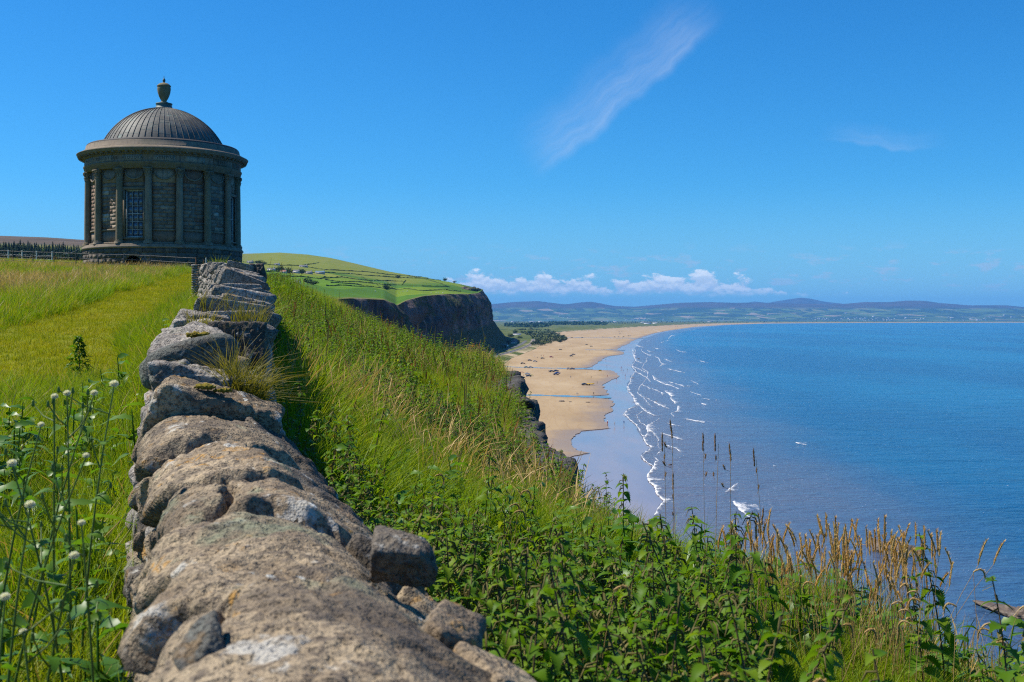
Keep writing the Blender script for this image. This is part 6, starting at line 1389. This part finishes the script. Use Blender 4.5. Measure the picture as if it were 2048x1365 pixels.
for (cx, cy, wpx, nm, L_, Hh, rh, wm, rm, lab) in ((222, 182, 60, 'farmhouse', 0, 3.2, 2.2, 'whitewash', 'slateroof', 'low white farmhouse with a slate roof at the left of the farm row'), (308, 194, 48, 'farmhouse', 0, 3.4, 2.6, 'whitewash', 'redroof', 'white farmhouse with a reddish roof beside dark trees'), (398, 195, 54, 'farmhouse', 0, 4.4, 2.6, 'whitewash', 'slateroof', 'two-storey white farmhouse with a grey roof in the farm row'),
                                     (485, 200, 58, 'shed', 0, 3.2, 2.0, 'greywall', 'slateroof', 'long grey shed between the white house and the blue barn'), (566, 203, 74, 'shed', 0, 4.2, 2.2, 'greywall', 'blueroof', 'large barn with a blue-green roof at the right of the farm row'), (448, 155, 66, 'shed', 0, 3.4, 1.8, 'greywall', 'slateroof', 'dark shed on the slope above the farm row'),
                                     (72, 124, 48, 'farmhouse', 0, 3.4, 2.2, 'greywall', 'slateroof', 'grey cottage high on the slope near the temple'), (400, 262, 50, 'farmhouse', 0, 3.0, 2.0, 'whitewash', 'slateroof', 'pale cottage half hidden behind the russet grass crest'), (262, 140, 40, 'farmhouse', 0, 2.8, 1.8, 'whitewash', 'slateroof', 'tiny white cottage on the upper track')):
    x, y = hp(cx, cy); p = hill_pt(x, y + (1.0 if cy < 250 else 4.0)); Lm = wpx / 3.531 / F * p[1]
    house(nm, p, max(Lm * 0.85, 6.0), 5.5, Hh * 0.62, rh * 0.62, random.uniform(-0.15, 0.15), wm, rm, lab)
def blob_tree(name, p, h, w_, seed, label, group=None, mat='canopy', cache={}):
    r = np.random.default_rng(seed); rt = link(name, None, loc=p, label=label, cat='tree' if name != 'bush' else 'bush', group=group, rot=(0, 0, r.uniform(0, 6)))
    key = (name, seed % 4)
    if key not in cache:
        mb = MB(); q = np.random.default_rng(seed % 4 + 50)
        for k in range(320):
            d = q.normal(0, 1, 3); d /= np.linalg.norm(d); d = d * q.random() ** 0.3 * [0.5, 0.5, 0.42] + [0, 0, 0.56]; d *= 1 + 0.18 * q.normal(); n = q.normal(0, 1, 3); n /= np.linalg.norm(n); u = np.cross(n, [0.3, 0.5, 0.8]); u /= np.linalg.norm(u); v = np.cross(n, u); s = q.uniform(0.05, 0.11)
            mb.add([d - u * s, d - v * s * 0.7, d + u * s, d + v * s * 0.7], [(0, 1, 2, 3)])
        st = MB().tube([(0, 0, -0.05), (0.01, 0, 0.25), (0, 0.01, 0.6)], [0.05, 0.04, 0.02], 6)
        for k in range(5): a = k * 1.3; st.tube([(0, 0, 0.25 + 0.05 * k), (0.25 * math.cos(a), 0.25 * math.sin(a), 0.5 + 0.06 * k)], [0.02, 0.008], 4)
        cache[key] = (mb.mesh('crown', M[mat], False), st.mesh('trunk', M['bark']))
    a, b = cache[key]; link('crown', a, rt, scl=(w_, w_, h)); link('trunk', b, rt, scl=(w_, w_, h))
for i, (cx, cy, hh, ww) in enumerate(((272, 188, 5.5, 7), (290, 184, 7, 8), (335, 190, 6, 8), (350, 194, 5, 7), (440, 200, 6, 8), (432, 196, 5, 6), (140, 132, 5, 8), (170, 138, 4, 9), (120, 130, 4, 7), (1116, 234, 6, 9), (1035, 318, 6, 9), (480, 268, 5, 9), (520, 276, 4, 9), (1448, 245, 6, 9), (1515, 250, 4, 7))):
    x, y = hp(cx, cy); p = hill_pt(x, y + 1.5); blob_tree('tree', p, hh, ww, i + 3, 'dark round-headed tree on the farmed hillside', 'trees dotted over the farmed hill')
# conifer plantation left of the temple
def conifer_mesh(seed):
    r = np.random.default_rng(seed); mb = MB()
    for lv in range(16):
        zz = 0.14 + 0.86 * lv / 16; rr = 0.25 * (1 - zz) ** 0.75 + 0.012
        for k in range(8):
            a = r.uniform(0, 2 * PI); q = rr * r.uniform(0.65, 1.2); c = np.array([0, 0, zz + r.normal(0, 0.015)]); e = c + np.array([math.cos(a) * q, math.sin(a) * q, -0.035]); sd = np.array([-math.sin(a), math.cos(a), 0]) * q * 0.42
            mb.add([c + [0, 0, 0.045], e + sd - [0, 0, 0.02], e * 1.0, e - sd - [0, 0, 0.02]], [(0, 1, 2, 3)])
    return mb.mesh('crown', M['conifer'], False), MB().tube([(0, 0, -0.03), (0, 0, 0.5), (0, 0, 0.97)], [0.014, 0.009, 0.002], 5).mesh('trunk', M['bark'])
M['conifer'] = flat('conifer_needles', (0.022, 0.043, 0.022), 0.9, 0.08, 0, 0.4, 1.0)
CM = [conifer_mesh(i) for i in range(5)]; cr = np.random.default_rng(12); nconf = 0
for row, (yb, dlim) in enumerate(((521.5, 0), (519, 0), (515.5, 0), (511.5, 0), (507, 0), (502, 0))):
    x = -40 + row * 2.0
    while x < 172:
        yy = yb + cr.normal(0, 0.8) + 0.045 * max(0, x - 60) * (row > 0) ; p = hill_pt(x, yy); h = cr.uniform(14, 24) * p[1] / F * (1.0 - 0.0015 * max(x, 0))
        rt = link('conifer', None, loc=p, rot=(0, 0, cr.uniform(0, 6)), label='dark conifer in the plantation below the moor', cat='tree', group='conifers of the plantation left of the temple')
        a, b = CM[int(cr.integers(0, 5))]; link('crown', a, rt, scl=h * cr.uniform(0.9, 1.1)); link('trunk', b, rt, scl=h); nconf += 1
        x += cr.uniform(3.0, 6.6)
# sheep
sv, sf = ico(2); sm = MB().add(sv * [0.62, 0.34, 0.36] + [0, 0, 0.72], None, sf); sm.add(sv * [0.2, 0.13, 0.16] + [0.72, 0, 0.86], None, sf)
for a in (-0.35, 0.35):
    for b in (-0.17, 0.17): sm.tube([(a, b, 0), (a, b, 0.5)], [0.05, 0.07], 6)
M['wool'] = flat('wool', (0.62, 0.59, 0.53), 0.95, 0.05); SHEEP = sm.mesh('sheep', M['wool'], True)
for i, (cx, cy) in enumerate(((945, 258), (968, 256), (985, 260), (998, 259), (1020, 266), (1032, 268), (1058, 272), (1075, 274), (1085, 273), (1150, 330), (1180, 328), (1350, 345), (1385, 343), (1400, 344), (1432, 342), (955, 330), (780, 210))):
    x, y = hp(cx, cy); p = hill_pt(x, y); o = link('sheep', SHEEP, loc=p, rot=(0, 0, cr.uniform(0, 6)), scl=1.15, label='white sheep grazing on the hill fields', cat='sheep', group='sheep grazing on the hill')
# dark rock band on the headland brow
v, f = rock((16, 40, 3.6), 444, k=5, rnd=8, amp=0.25, freq=1.4, jit=0.2, nj=10, fine=0.06)
link('rock_outcrop', mesh_np('rock_outcrop', v, f, True, None, [M['cliff']]), loc=P(936, 581.0, 1880), rot=(0, 0.05, 0.1), label='dark rock band on the brow of the far headland', cat='rock')

# ------------------------------------------------------------------ foreland: wood, scrub, railway, houses
def PF(x, y, zz=1.5): return PG(x, y, zz)
def wood(name, poly_rows, n, hpx, seed, label, mat='canopy'):
    r = np.random.default_rng(seed); mb = MB()
    for k in range(n):
        y0, xa, xb = poly_rows[int(r.integers(0, len(poly_rows)))]; x = r.uniform(xa, xb); y = y0 + r.uniform(-0.7, 0.7); p = PF(x, y); s = hpx / F * p[1] * r.uniform(0.7, 1.25); w_ = s * r.uniform(0.5, 0.9)
        for j in range(7):
            a = r.uniform(0, 2 * PI); c = p + np.array([math.cos(a) * w_ * 0.35, math.sin(a) * w_ * 0.35, s * r.uniform(0.35, 0.85)]); q = w_ * r.uniform(0.25, 0.5)
            n_ = r.normal(0, 1, 3); n_ /= np.linalg.norm(n_); u = np.cross(n_, [0.1, 0.2, 0.9]); u /= np.linalg.norm(u); v = np.cross(n_, u); mb.add([c - u * q, c - v * q, c + u * q, c + v * q], [(0, 1, 2, 3)])
        mb.tube([p - [0, 0, 0.5], p + [0, 0, s * 0.5]], [s * 0.04, s * 0.02], 4)
    o = link(name, mb.mesh(name, M[mat]), kind='stuff', label=label)
wood('plantation_wood', [(656, 1008, 1090), (655, 1010, 1096), (653, 1010, 1104), (651.5, 1060, 1212), (650.5, 1100, 1215), (649.5, 1100, 1206)], 900, 6.0, 5, 'dark plantation wood on the flat land behind the dunes')
wood('far_wood', [(644.6, 1000, 1900), (645.3, 1020, 1560), (646.2, 1020, 1450), (647.2, 1010, 1330), (648.2, 1010, 1290)], 420, 2.2, 6, 'far tree belts and hedges across the flat land')
M['scrub'] = flat('dune_scrub', (0.085, 0.105, 0.038), 0.95, 0.05, 0, 0.4, 0.3)
wood('dune_scrub', [(663, 1030, 1100), (667, 1040, 1112), (671, 1050, 1120), (675, 1060, 1130), (679, 1065, 1134), (683, 1070, 1124), (687, 1065, 1104), (690, 1062, 1090)], 750, 4.2, 8, 'grey-green scrub on the dune spit beside the beach', 'scrub')
for i, (x, y, hh, ww) in enumerate(((1046, 664, 10, 18), (1060, 668, 9, 16), (1030, 668, 9, 14), (1022, 676, 8, 14), (1128, 683, 7, 12), (1120, 686, 5, 9), (1015, 690, 7, 12), (1008, 697, 5, 9), (1040, 679, 6, 11), (1062, 660, 8, 13), (1075, 664, 7, 12), (1034, 686, 6, 10))):
    blob_tree('bush', PF(x, y), hh, ww, 20 + i, 'rounded dark bush near the railway at the cliff foot', 'bushes near the railway', 'canopy')
# railway on its bank, road beside it
rail_px = np.array([(962, 720), (990, 712), (1015, 705.5), (1040, 698), (1056, 691.5), (1064, 686), (1066.5, 681), (1066, 677)])
def ribbon(px, hw, zz, n=60):
    L = np.concatenate([[0], np.cumsum(np.hypot(*np.diff(px, axis=0).T))]); s = np.linspace(0, L[-1], n); c = np.array([PG(np.interp(q, L, px[:, 0]), np.interp(q, L, px[:, 1]), zz) for q in s]); tg = np.gradient(c, axis=0); nm = np.stack([-tg[:, 1], tg[:, 0], 0 * tg[:, 0]], -1); nm /= np.linalg.norm(nm, axis=1)[:, None]; return c, nm
M['ballast'] = flat('rail_ballast', (0.21, 0.18, 0.15), 0.9, 0.1, 0, 0.2, 0.5); M['railsteel'] = flat('rail_steel', (0.22, 0.2, 0.19), 0.35, 0.5, 0.8); M['asphalt'] = flat('asphalt', (0.09, 0.09, 0.095), 0.9)
c, nm = ribbon(rail_px, 3, 2.6)
prof = [(-7.5, -2.4), (-3.2, 0), (3.2, 0), (7.5, -2.4)]
link('railway_bank', mesh_np('railway_bank', np.stack([c + nm * a + [0, 0, b] for a, b in prof], 1).reshape(-1, 3), grid_faces(60, 4), False, None, [M['ballast']]), kind='structure')
rw = link('railway_track', None, loc=c[0], label='curving railway track on its bank below the cliff', cat='railway')
for s in (-0.8, 0.8): link('rail', MB().tube(c + nm * s + [0, 0, 0.22] - c[0], 0.14, 4).mesh('rail', M['railsteel']), rw)
SLP = MB().box((0, 0, 0.07), (1.3, 0.13, 0.08)).mesh('sleeper', M['timber']); tg = np.gradient(c, axis=0)
for i in range(0, 60, 1): link('sleeper', SLP, rw, loc=c[i] - c[0], rot=(0, 0, math.atan2(tg[i, 1], tg[i, 0]) - PI / 2))
road_px = np.array([(1010, 700), (1030, 694), (1045, 687.5), (1053, 681), (1054, 676), (1050, 671)])
c, nm = ribbon(road_px, 3, 2.3, 40); link('coast_road', mesh_np('coast_road', np.stack([c + nm * 3.0, c - nm * 3.0], 1).reshape(-1, 3), grid_faces(40, 2), False, None, [M['asphalt']]), kind='structure')
for (x, y, L_, W_, Hh, rh, wm, rm, yaw, lab) in ((1021, 688.5, 15, 7, 3.2, 2.2, 'whitewash', 'slateroof', 0.1, 'white bungalow beside the road at the cliff foot'), (1034, 671.5, 20, 8, 3.4, 2.2, 'whitewash', 'slateroof', 0.0, 'long pale house between the bushes at the cliff foot'), (1030, 687, 7, 6, 4.5, 2.6, 'greywall', 'slateroof', 0.3, 'small grey gabled house next to the white bungalow'), (1008, 694.5, 12, 5, 2.4, 1.5, 'whitewash', 'greywall', -0.5, 'low white sheds against the scree')):
    house('cottage', PF(x, y, 1.2), L_, W_, Hh, rh, yaw, wm, rm, lab)
for i, (x, y, w_) in enumerate(((1065, 645.5, 12), (1080, 645.2, 8), (1025, 645.2, 6), (1140, 645.6, 8), (1295, 649.3, 14), (1310, 649.2, 9), (1205, 644.8, 8), (1285, 647.3, 7), (1110, 648.3, 6), (1230, 645.8, 6), (1420, 645.2, 9))):
    p = PF(x, y, 1.0); house('cottage', p, w_ / F * p[1], 10, 9, 5, 0, 'whitewash', 'greywall' if i % 2 else 'slateroof', 'distant white house on the flat land', 'white houses on the flat land', windows=0, chimney=False)
# white houses sprinkled over the far shore
HM = MB().box((0, 0, 0.35), (0.5, 0.35, 0.4)).mesh('wall', M['whitewash']); HR = MB().add([(-0.55, -0.4, 0.74), (0.55, -0.4, 0.74), (0.55, 0, 1.0), (-0.55, 0, 1.0), (-0.55, 0.4, 0.74), (0.55, 0.4, 0.74)], [(0, 1, 2, 3), (3, 2, 5, 4)]).mesh('roof', M['slateroof'])
fr_ = np.random.default_rng(8); far_obj = bpy.data.objects['far_hills']; fm = far_obj.data; co = np.zeros(len(fm.vertices) * 3); fm.vertices.foreach_get('co', co); co = co.reshape(27, 420, 3)
clusters = [(1265, 2), (1280, 1), (1650, 3), (1735, 4), (1745, 4), (1715, 3), (1640, 2), (1870, 3), (1950, 3), (1895, 2)]
for i in range(210):
    if i < 110: cx_, rw_ = clusters[int(fr_.integers(0, len(clusters)))]; x = cx_ + fr_.normal(0, 22); v = abs(fr_.normal(rw_ * 0.02 + 0.05, 0.06))
    else: x = fr_.uniform(1000, 2080); v = min(0.75, abs(fr_.normal(0.2, 0.17)))
    if not 985 < x < 2100: continue
    j = (x - 300) / 2700 * 419; r0 = v * 25; a, b = int(j), int(r0); fj, fr0 = j - a, r0 - b
    p = (co[b, a] * (1 - fj) + co[b, a + 1] * fj) * (1 - fr0) + (co[b + 1, a] * (1 - fj) + co[b + 1, a + 1] * fj) * fr0
    s = fr_.uniform(9, 22) * (1.8 if fr_.random() < 0.12 else 1)
    rt = link('far_house', None, loc=p, rot=(0, 0, fr_.uniform(-0.6, 0.6)), label='tiny white house on the far shore below the blue hills', cat='house', group='white houses on the far shore'); link('wall', HM, rt, scl=(s, s, s * 0.75)); link('roof', HR, rt, scl=(s, s, s * 0.75))

# ------------------------------------------------------------------ cars on the beach
def prism(mb, side, hw, inset=0.0):
    s = np.array(side, float); n = len(s); v = np.concatenate([np.c_[s[:, 0], np.full(n, -hw), s[:, 1]], np.c_[s[:, 0], np.full(n, hw), s[:, 1]]])
    if inset: zt = s[:, 1].max(); k = np.clip((v[:, 2] - 0.9) / (zt - 0.9), 0, 1); v[:, 1] *= 1 - inset * k
    mb.add(v, [(i, (i + 1) % n, n + (i + 1) % n, n + i) for i in range(n)]); m_ = (n - 2)
    for o_, fl in ((0, 1), (n, 0)):
        for i in range(1, n - 1): mb.add(np.zeros((0, 3))); mb.t.append(np.array([(o_, o_ + i, o_ + i + 1) if fl == 0 else (o_, o_ + i + 1, o_ + i)]) + mb.n - 2 * n)
    return mb
carm = {}
for nm, cc in (('black', (0.02, 0.02, 0.022)), ('silver', (0.42, 0.44, 0.47)), ('blue', (0.03, 0.07, 0.26)), ('red', (0.35, 0.02, 0.02)), ('white', (0.7, 0.7, 0.7)), ('navy', (0.015, 0.025, 0.07)), ('teal', (0.10, 0.26, 0.28)), ('yellow', (0.65, 0.40, 0.02))):
    t = mat_new('car_paint_' + nm); pbr(t, cc, 0.28, 0.6); carm[nm] = t.mat
M['tyre'] = flat('tyre', (0.015, 0.015, 0.015), 0.8)
WH = MB(); n_ = 12; an = np.arange(n_) / n_ * 2 * PI
WH.add(np.concatenate([np.c_[0.32 * np.cos(an), np.full(n_, -0.1), 0.32 * np.sin(an)], np.c_[0.32 * np.cos(an), np.full(n_, 0.1), 0.32 * np.sin(an)], [[0, -0.1, 0], [0, 0.1, 0]]]), [(i, (i + 1) % n_, n_ + (i + 1) % n_, n_ + i) for i in range(n_)], [(2 * n_, (i + 1) % n_, i) for i in range(n_)] + [(2 * n_ + 1, n_ + i, n_ + (i + 1) % n_) for i in range(n_)])
WHM = WH.mesh('wheel', M['tyre'])
BODY = [(-2.15, 0.35), (-2.2, 0.75), (-2.05, 0.95), (-1.25, 1.0), (0.75, 0.98), (1.9, 0.85), (2.15, 0.65), (2.12, 0.32)]
CAB = [(-1.75, 0.96), (-1.25, 1.42), (0.05, 1.47), (0.95, 0.98)]
VAN = [(-2.3, 0.4), (-2.3, 1.9), (1.3, 1.95), (1.75, 1.2), (2.3, 1.05), (2.35, 0.4)]
cb = {}
for nm in carm: cb[nm] = prism(MB(), BODY, 0.86).mesh('body', carm[nm])
CABM = prism(MB(), CAB, 0.80, 0.18).mesh('cabin_glass', M['glass']); ROOF = {nm: prism(MB(), [(-1.2, 1.425), (0.0, 1.475), (0.05, 1.50), (-1.22, 1.455)], 0.65).mesh('roof', carm[nm]) for nm in carm}
def car(x, y, paint, yaw, label, group=None, full=True):
    p = PG(x, y, 0.42); rt = link('parked_car', None, loc=p, rot=(0, 0, yaw), label=label, cat='car', group=group)
    link('body', cb[paint], rt); link('cabin_glass', CABM, rt); link('roof', ROOF[paint], rt)
    if full:
        for a in (-1.35, 1.35):
            for b in (-0.78, 0.78): link('wheel', WHM, rt, loc=(a, b, 0.32))
def c3(cx, cy): return 1020 + cx / 6.823, 660 + cy / 6.825
dark_lab = 'dark car parked on the open sand'
CARS = [(690, 276, 'black', 0.1, 'dark car alone on the upper sand past the first stream'), (1045, 206, 'black', 0.0, 'dark car on the mid beach, farther of a loose pair'), (1108, 231, 'black', -0.2, 'dark car on the mid beach, nearer of a loose pair'), (865, 344, 'navy', 0.1, 'dark blue car parked tight behind a darker one'), (838, 364, 'black', 0.3, 'dark car parked tight before a blue one'),
  (445, 396, 'black', 0.05, 'long dark car beside the red one'), (565, 378, 'red', 0.1, 'red car on the upper beach'), (175, 467, 'black', 0.1, 'dark car alone near the rock knoll'), (270, 424, 'navy', 0.5, 'dark car with open doors near a silver car'), (342, 438, 'silver', 0.2, 'silver-blue car next to the dark open one'), (225, 520, 'teal', 0.1, 'pale teal car parked nose to tail'), (285, 521, 'silver', 0.1, 'silver car parked nose to tail with the teal one'),
  (632, 570, 'navy', 0.2, 'large dark blue car in the busy group of four'), (570, 576, 'black', 0.3, 'black car at the back of the busy group of four'), (650, 600, 'blue', 0.15, 'bright blue car in the busy group of four'), (628, 617, 'navy', 0.1, 'dark car at the front of the busy group of four'), (800, 540, 'silver', 0.3, 'silver car of a pair by the stream line'), (852, 541, 'navy', -0.3, 'dark blue car of a pair by the stream line'),
  (165, 660, 'black', 0.1, 'dark car partly hidden by the rock ledge'), (240, 612, 'silver', 0.2, 'silver car beside the pink windbreak'), (255, 640, 'navy', 0.1, 'dark car beside the green beach tent'), (1022, 757, 'black', 0.2, 'small dark quad vehicle pulling the yellow boat')]
for x, y, pn, yw, lab in CARS: px, py = c3(x, y); car(px, py, pn, yw, lab)
for i, (x, y) in enumerate(((850, 110), (835, 111), (985, 108), (1265, 103), (1428, 101), (1482, 100), (1548, 98), (1640, 87), (1615, 88), (1490, 31), (1525, 33), (1500, 58))): px, py = c3(x, y); car(px, py, ('black', 'navy', 'black', 'silver')[i % 4], random.uniform(-0.3, 0.3), 'small dark car in the far line across the beach', 'cars in the far line across the beach')
for i in range(26):
    x = 1345 + 155 * (i / 26) + random.uniform(-3, 3); y = interp(x, [(1330, 655.5), (1400, 652.2), (1450, 650.4), (1520, 648.4)]) - 0.6 + random.uniform(-0.5, 0.5); car(x, y, random.choice(['black', 'navy', 'silver', 'white', 'red']), random.uniform(-0.3, 0.3), 'speck-sized car at the far bend of the beach', 'cars at the far bend of the beach', False)
# beach things
def cloth_tent(x, y, w_, h_, colr, label, name='beach_tent'):
    t = mat_new(name + '_cloth'); pbr(t, colr, 0.8, 0.1); p = PG(x, y, 0.42); a = np.linspace(0, PI, 9); mb = MB(); V = np.stack([np.stack([-w_ / 2 * np.cos(a), np.full(9, yy), h_ * np.sin(a) ** 0.7 * k], -1) for yy, k in ((-0.7, 1.0), (0.1, 1.0), (0.7, 0.7))]); mb.add(V.reshape(-1, 3), grid_faces(3, 9)); link(name, mb.mesh(name, t.mat, True), loc=p, label=label, cat='tent')
px, py = c3(295, 640); cloth_tent(px, py, 3.0, 1.5, (0.22, 0.55, 0.06), 'green beach tent beside the dark car')
px, py = c3(150, 598); cloth_tent(px, py, 6.0, 1.4, (0.55, 0.18, 0.26), 'long pink windbreak beside the silver car', 'windbreak')
px, py = c3(1095, 757); t = mat_new('yellow_boat_skin'); pbr(t, (0.70, 0.42, 0.02), 0.5, 0.4); mb = MB(); pth = [(-2.2, -0.75), (0.8, -0.8), (1.9, -0.5), (2.4, 0), (1.9, 0.5), (0.8, 0.8), (-2.2, 0.75)]
mb.tube([(a, b, 0.9 + 0.12 * max(0, a - 1)) for a, b in pth], 0.27, 8); rt = link('inflatable_boat', None, loc=PG(px, py, 0.42), rot=(0, 0, 0.05), label='yellow inflatable rescue boat on a trailer', cat='boat'); link('tube', mb.mesh('tube', t.mat, True), rt); link('hull', MB().box((-0.1, 0, 0.65), (2.1, 0.6, 0.15)).mesh('hull', M['greywall']), rt)
for a in (-0.85, 0.85): link('wheel', WHM, rt, loc=(-0.6, a, 0.32))
px, py = c3(1230, 574); mb = MB().tube([(-1.2, 0, 0), (-1.1, 0, 1.6)], 0.05, 5).tube([(1.2, 0, 0), (1.1, 0, 1.6)], 0.05, 5); mb.add([(-1.1, 0, 1.6), (1.1, 0, 1.6), (1.15, 0.02, 0.6), (-1.15, 0.02, 0.6)], [(0, 1, 2, 3)]); link('warning_banner', mb.mesh('warning_banner', t.mat), loc=PG(px, py, 0.42), label='small yellow banner on poles at the edge of the wet sand', cat='banner')
# rocks on sand and in the water
for i, (x, y, w_, lab) in enumerate(((1123.5, 803.5, 12.5, 'largest black rock below the wide stream'), (1141, 804.4, 6, 'small black rock between two bigger ones below the stream'), (1176, 805.5, 7.5, 'low black rock nearest the wet sand'), (1312, 803, 5, 'lone dark rock in the shallow water'), (1277, 718, 5, 'dark rock at the swash line'), (1264, 756.5, 6, 'flat dark rock before the bathers'), (1340, 930, 8, 'dark rock awash near the big foam front'))):
    p = PG(x, y, 0.3 if x < 1250 else 0.15); s = w_ / F * p[1] / 2; v, f = rock((s, s * 0.8, s * 0.30), 800 + i, k=3, rnd=8, amp=0.2, jit=0.2); link('beach_rock', mesh_np('beach_rock', v, f, True, None, [M['searock']]), loc=p, label=lab, cat='rock')
for i, (x, y, w_, h_, lab) in enumerate(((2040, 1232, 70, 0.7, 'brown reef breaking the water off the brink'), (2075, 1260, 60, 0.6, 'low brown reef rock beside the larger reef'), (1790, 1100, 110, 0.35, 'flat brown reef behind the tan seed-head stand'))):
    p = PG(x, y, 0.0); s = w_ / F * p[1] / 2; v, f = rock((s, s * 1.3, h_), 850 + i, k=5, rnd=7, amp=0.35, freq=2.0, jit=0.2, nj=10, fine=0.12); link('reef_rock', mesh_np('reef_rock', v, f, True, None, [M['searock']]), loc=p, label=lab, cat='rock')

# ------------------------------------------------------------------ people on the beach
def body_mesh(pose, seed):
    """standing or walking figure, one continuous skin"""
    me = bpy.data.meshes.new('body'); lg = 0.16 if pose else 0.07
    V = [(0, 0, 0.95), (0, 0, 1.18), (0, 0, 1.40), (0, 0, 1.50), (0, 0, 1.62), (0, 0.02, 1.74),
         (0.10, 0, 0.90), (0.11, lg * 0.6, 0.50), (0.11, lg * 1.4 - 0.05, 0.08), (0.11, lg * 1.4 + 0.10, 0.04), (-0.10, 0, 0.90), (-0.11, -lg * 0.3, 0.50), (-0.11, -lg * 1.6, 0.08), (-0.11, -lg * 1.6 + 0.14, 0.04),
         (0.19, 0, 1.40), (0.25, -0.04, 1.13), (0.26, 0.06 + lg * 0.5, 0.90), (-0.19, 0, 1.40), (-0.25, -0.02, 1.13), (-0.26, 0.08 - lg * 0.3, 0.90)]
    E = [(0, 1), (1, 2), (2, 3), (3, 4), (4, 5), (0, 6), (6, 7), (7, 8), (8, 9), (0, 10), (10, 11), (11, 12), (12, 13), (2, 14), (14, 15), (15, 16), (2, 17), (17, 18), (18, 19)]
    R = [.15, .13, .15, .06, .10, .09, .095, .065, .045, .035, .095, .065, .045, .035, .065, .045, .03, .065, .045, .03]
    me.from_pydata(V, E, []); ob = bpy.data.objects.new('tmp', me); col.objects.link(ob); md = ob.modifiers.new('s', 'SKIN'); ob.modifiers.new('u', 'SUBSURF').levels = 1
    for i, r in enumerate(R): me.skin_vertices[0].data[i].radius = (r, r * 0.8); me.skin_vertices[0].data[i].use_root = i == 0
    dg = bpy.context.evaluated_depsgraph_get(); dg.update(); out = bpy.data.meshes.new_from_object(ob.evaluated_get(dg)); bpy.data.objects.remove(ob)
    return out
SKIN = flat('skin', (0.42, 0.26, 0.18), 0.6); cl = {k: flat('cloth_' + k, c_, 0.9, 0.1) for k, c_ in (('dark', (0.03, 0.03, 0.04)), ('red', (0.4, 0.04, 0.04)), ('white', (0.6, 0.6, 0.6)), ('blue', (0.05, 0.09, 0.25)))}
bodies = []
for pose in (0, 1):
    for cn in cl:
        b = body_mesh(pose, 0); b.materials.clear(); b.materials.append(cl[cn]); b.materials.append(SKIN); zz = np.zeros(len(b.polygons) * 3); b.polygons.foreach_get('center', zz); zz = zz.reshape(-1, 3)[:, 2]
        b.polygons.foreach_set('material_index', ((zz > 1.52) | ((zz < 0.45) if cn in ('red', 'blue') else (zz < 0))).astype(np.int32)); bodies.append((cn, pose, b))
PPL = [(828, 207), (856, 202), (828, 288), (858, 281), (1088, 296), (1280, 276), (1552, 276), (1308, 420), (1322, 506), (1515, 538), (1530, 543), (1543, 574), (1600, 558), (1572, 644), (1050, 604), (828, 660), (1108, 664), (1330, 649), (912, 895), (928, 896), (1142, 890), (1332, 1300), (1427, 1315), (1555, 1296), (1380, 279), (1394, 279), (338, 379), (375, 389), (426, 364), (458, 364), (222, 434), (1728, 564), (1190, 732), (1520, 528), (1575, 632), (530, 580), (182, 640), (1455, 690), (1330, 1285)]
where = lambda x, y: 'walking at the near stream' if 860 < y < 930 else ('at the edge of the wet sand below the streams' if y > 1200 else ('paddling in the shallows' if x > 1500 else ('near the parked cars' if x < 620 else 'walking on the open sand')))
for i, (x, y) in enumerate(PPL):
    px, py = c3(x, y); cn, pose, b = bodies[i % 8]; lab = {'dark': 'person in dark clothes ', 'red': 'person in a red top ', 'white': 'person in white clothes ', 'blue': 'person in a blue top '}[cn] + where(x, y)
    link('person', b, loc=PG(px, py, 0.42 if x < 1200 else 0.2), rot=(0, 0, random.uniform(0, 6.28)), label=lab, cat='person', group='people on the beach')

# ------------------------------------------------------------------ haze: one box of thin air round everything
t = mat_new('haze_air'); pv = t.new('ShaderNodeVolumePrincipled'); t.put(pv.inputs['Color'], (0.13, 0.47, 1.0)); pv.inputs['Density'].default_value = 3.3e-5; pv.inputs['Anisotropy'].default_value = 0.0
t.l.new(pv.outputs[0], t.out.inputs['Volume'])
link('haze', MB().box((3000, 19000, 349), (38000, 19500, 351)).mesh('haze', t.mat), kind='stuff', label='thin blue sea haze over the whole bay')
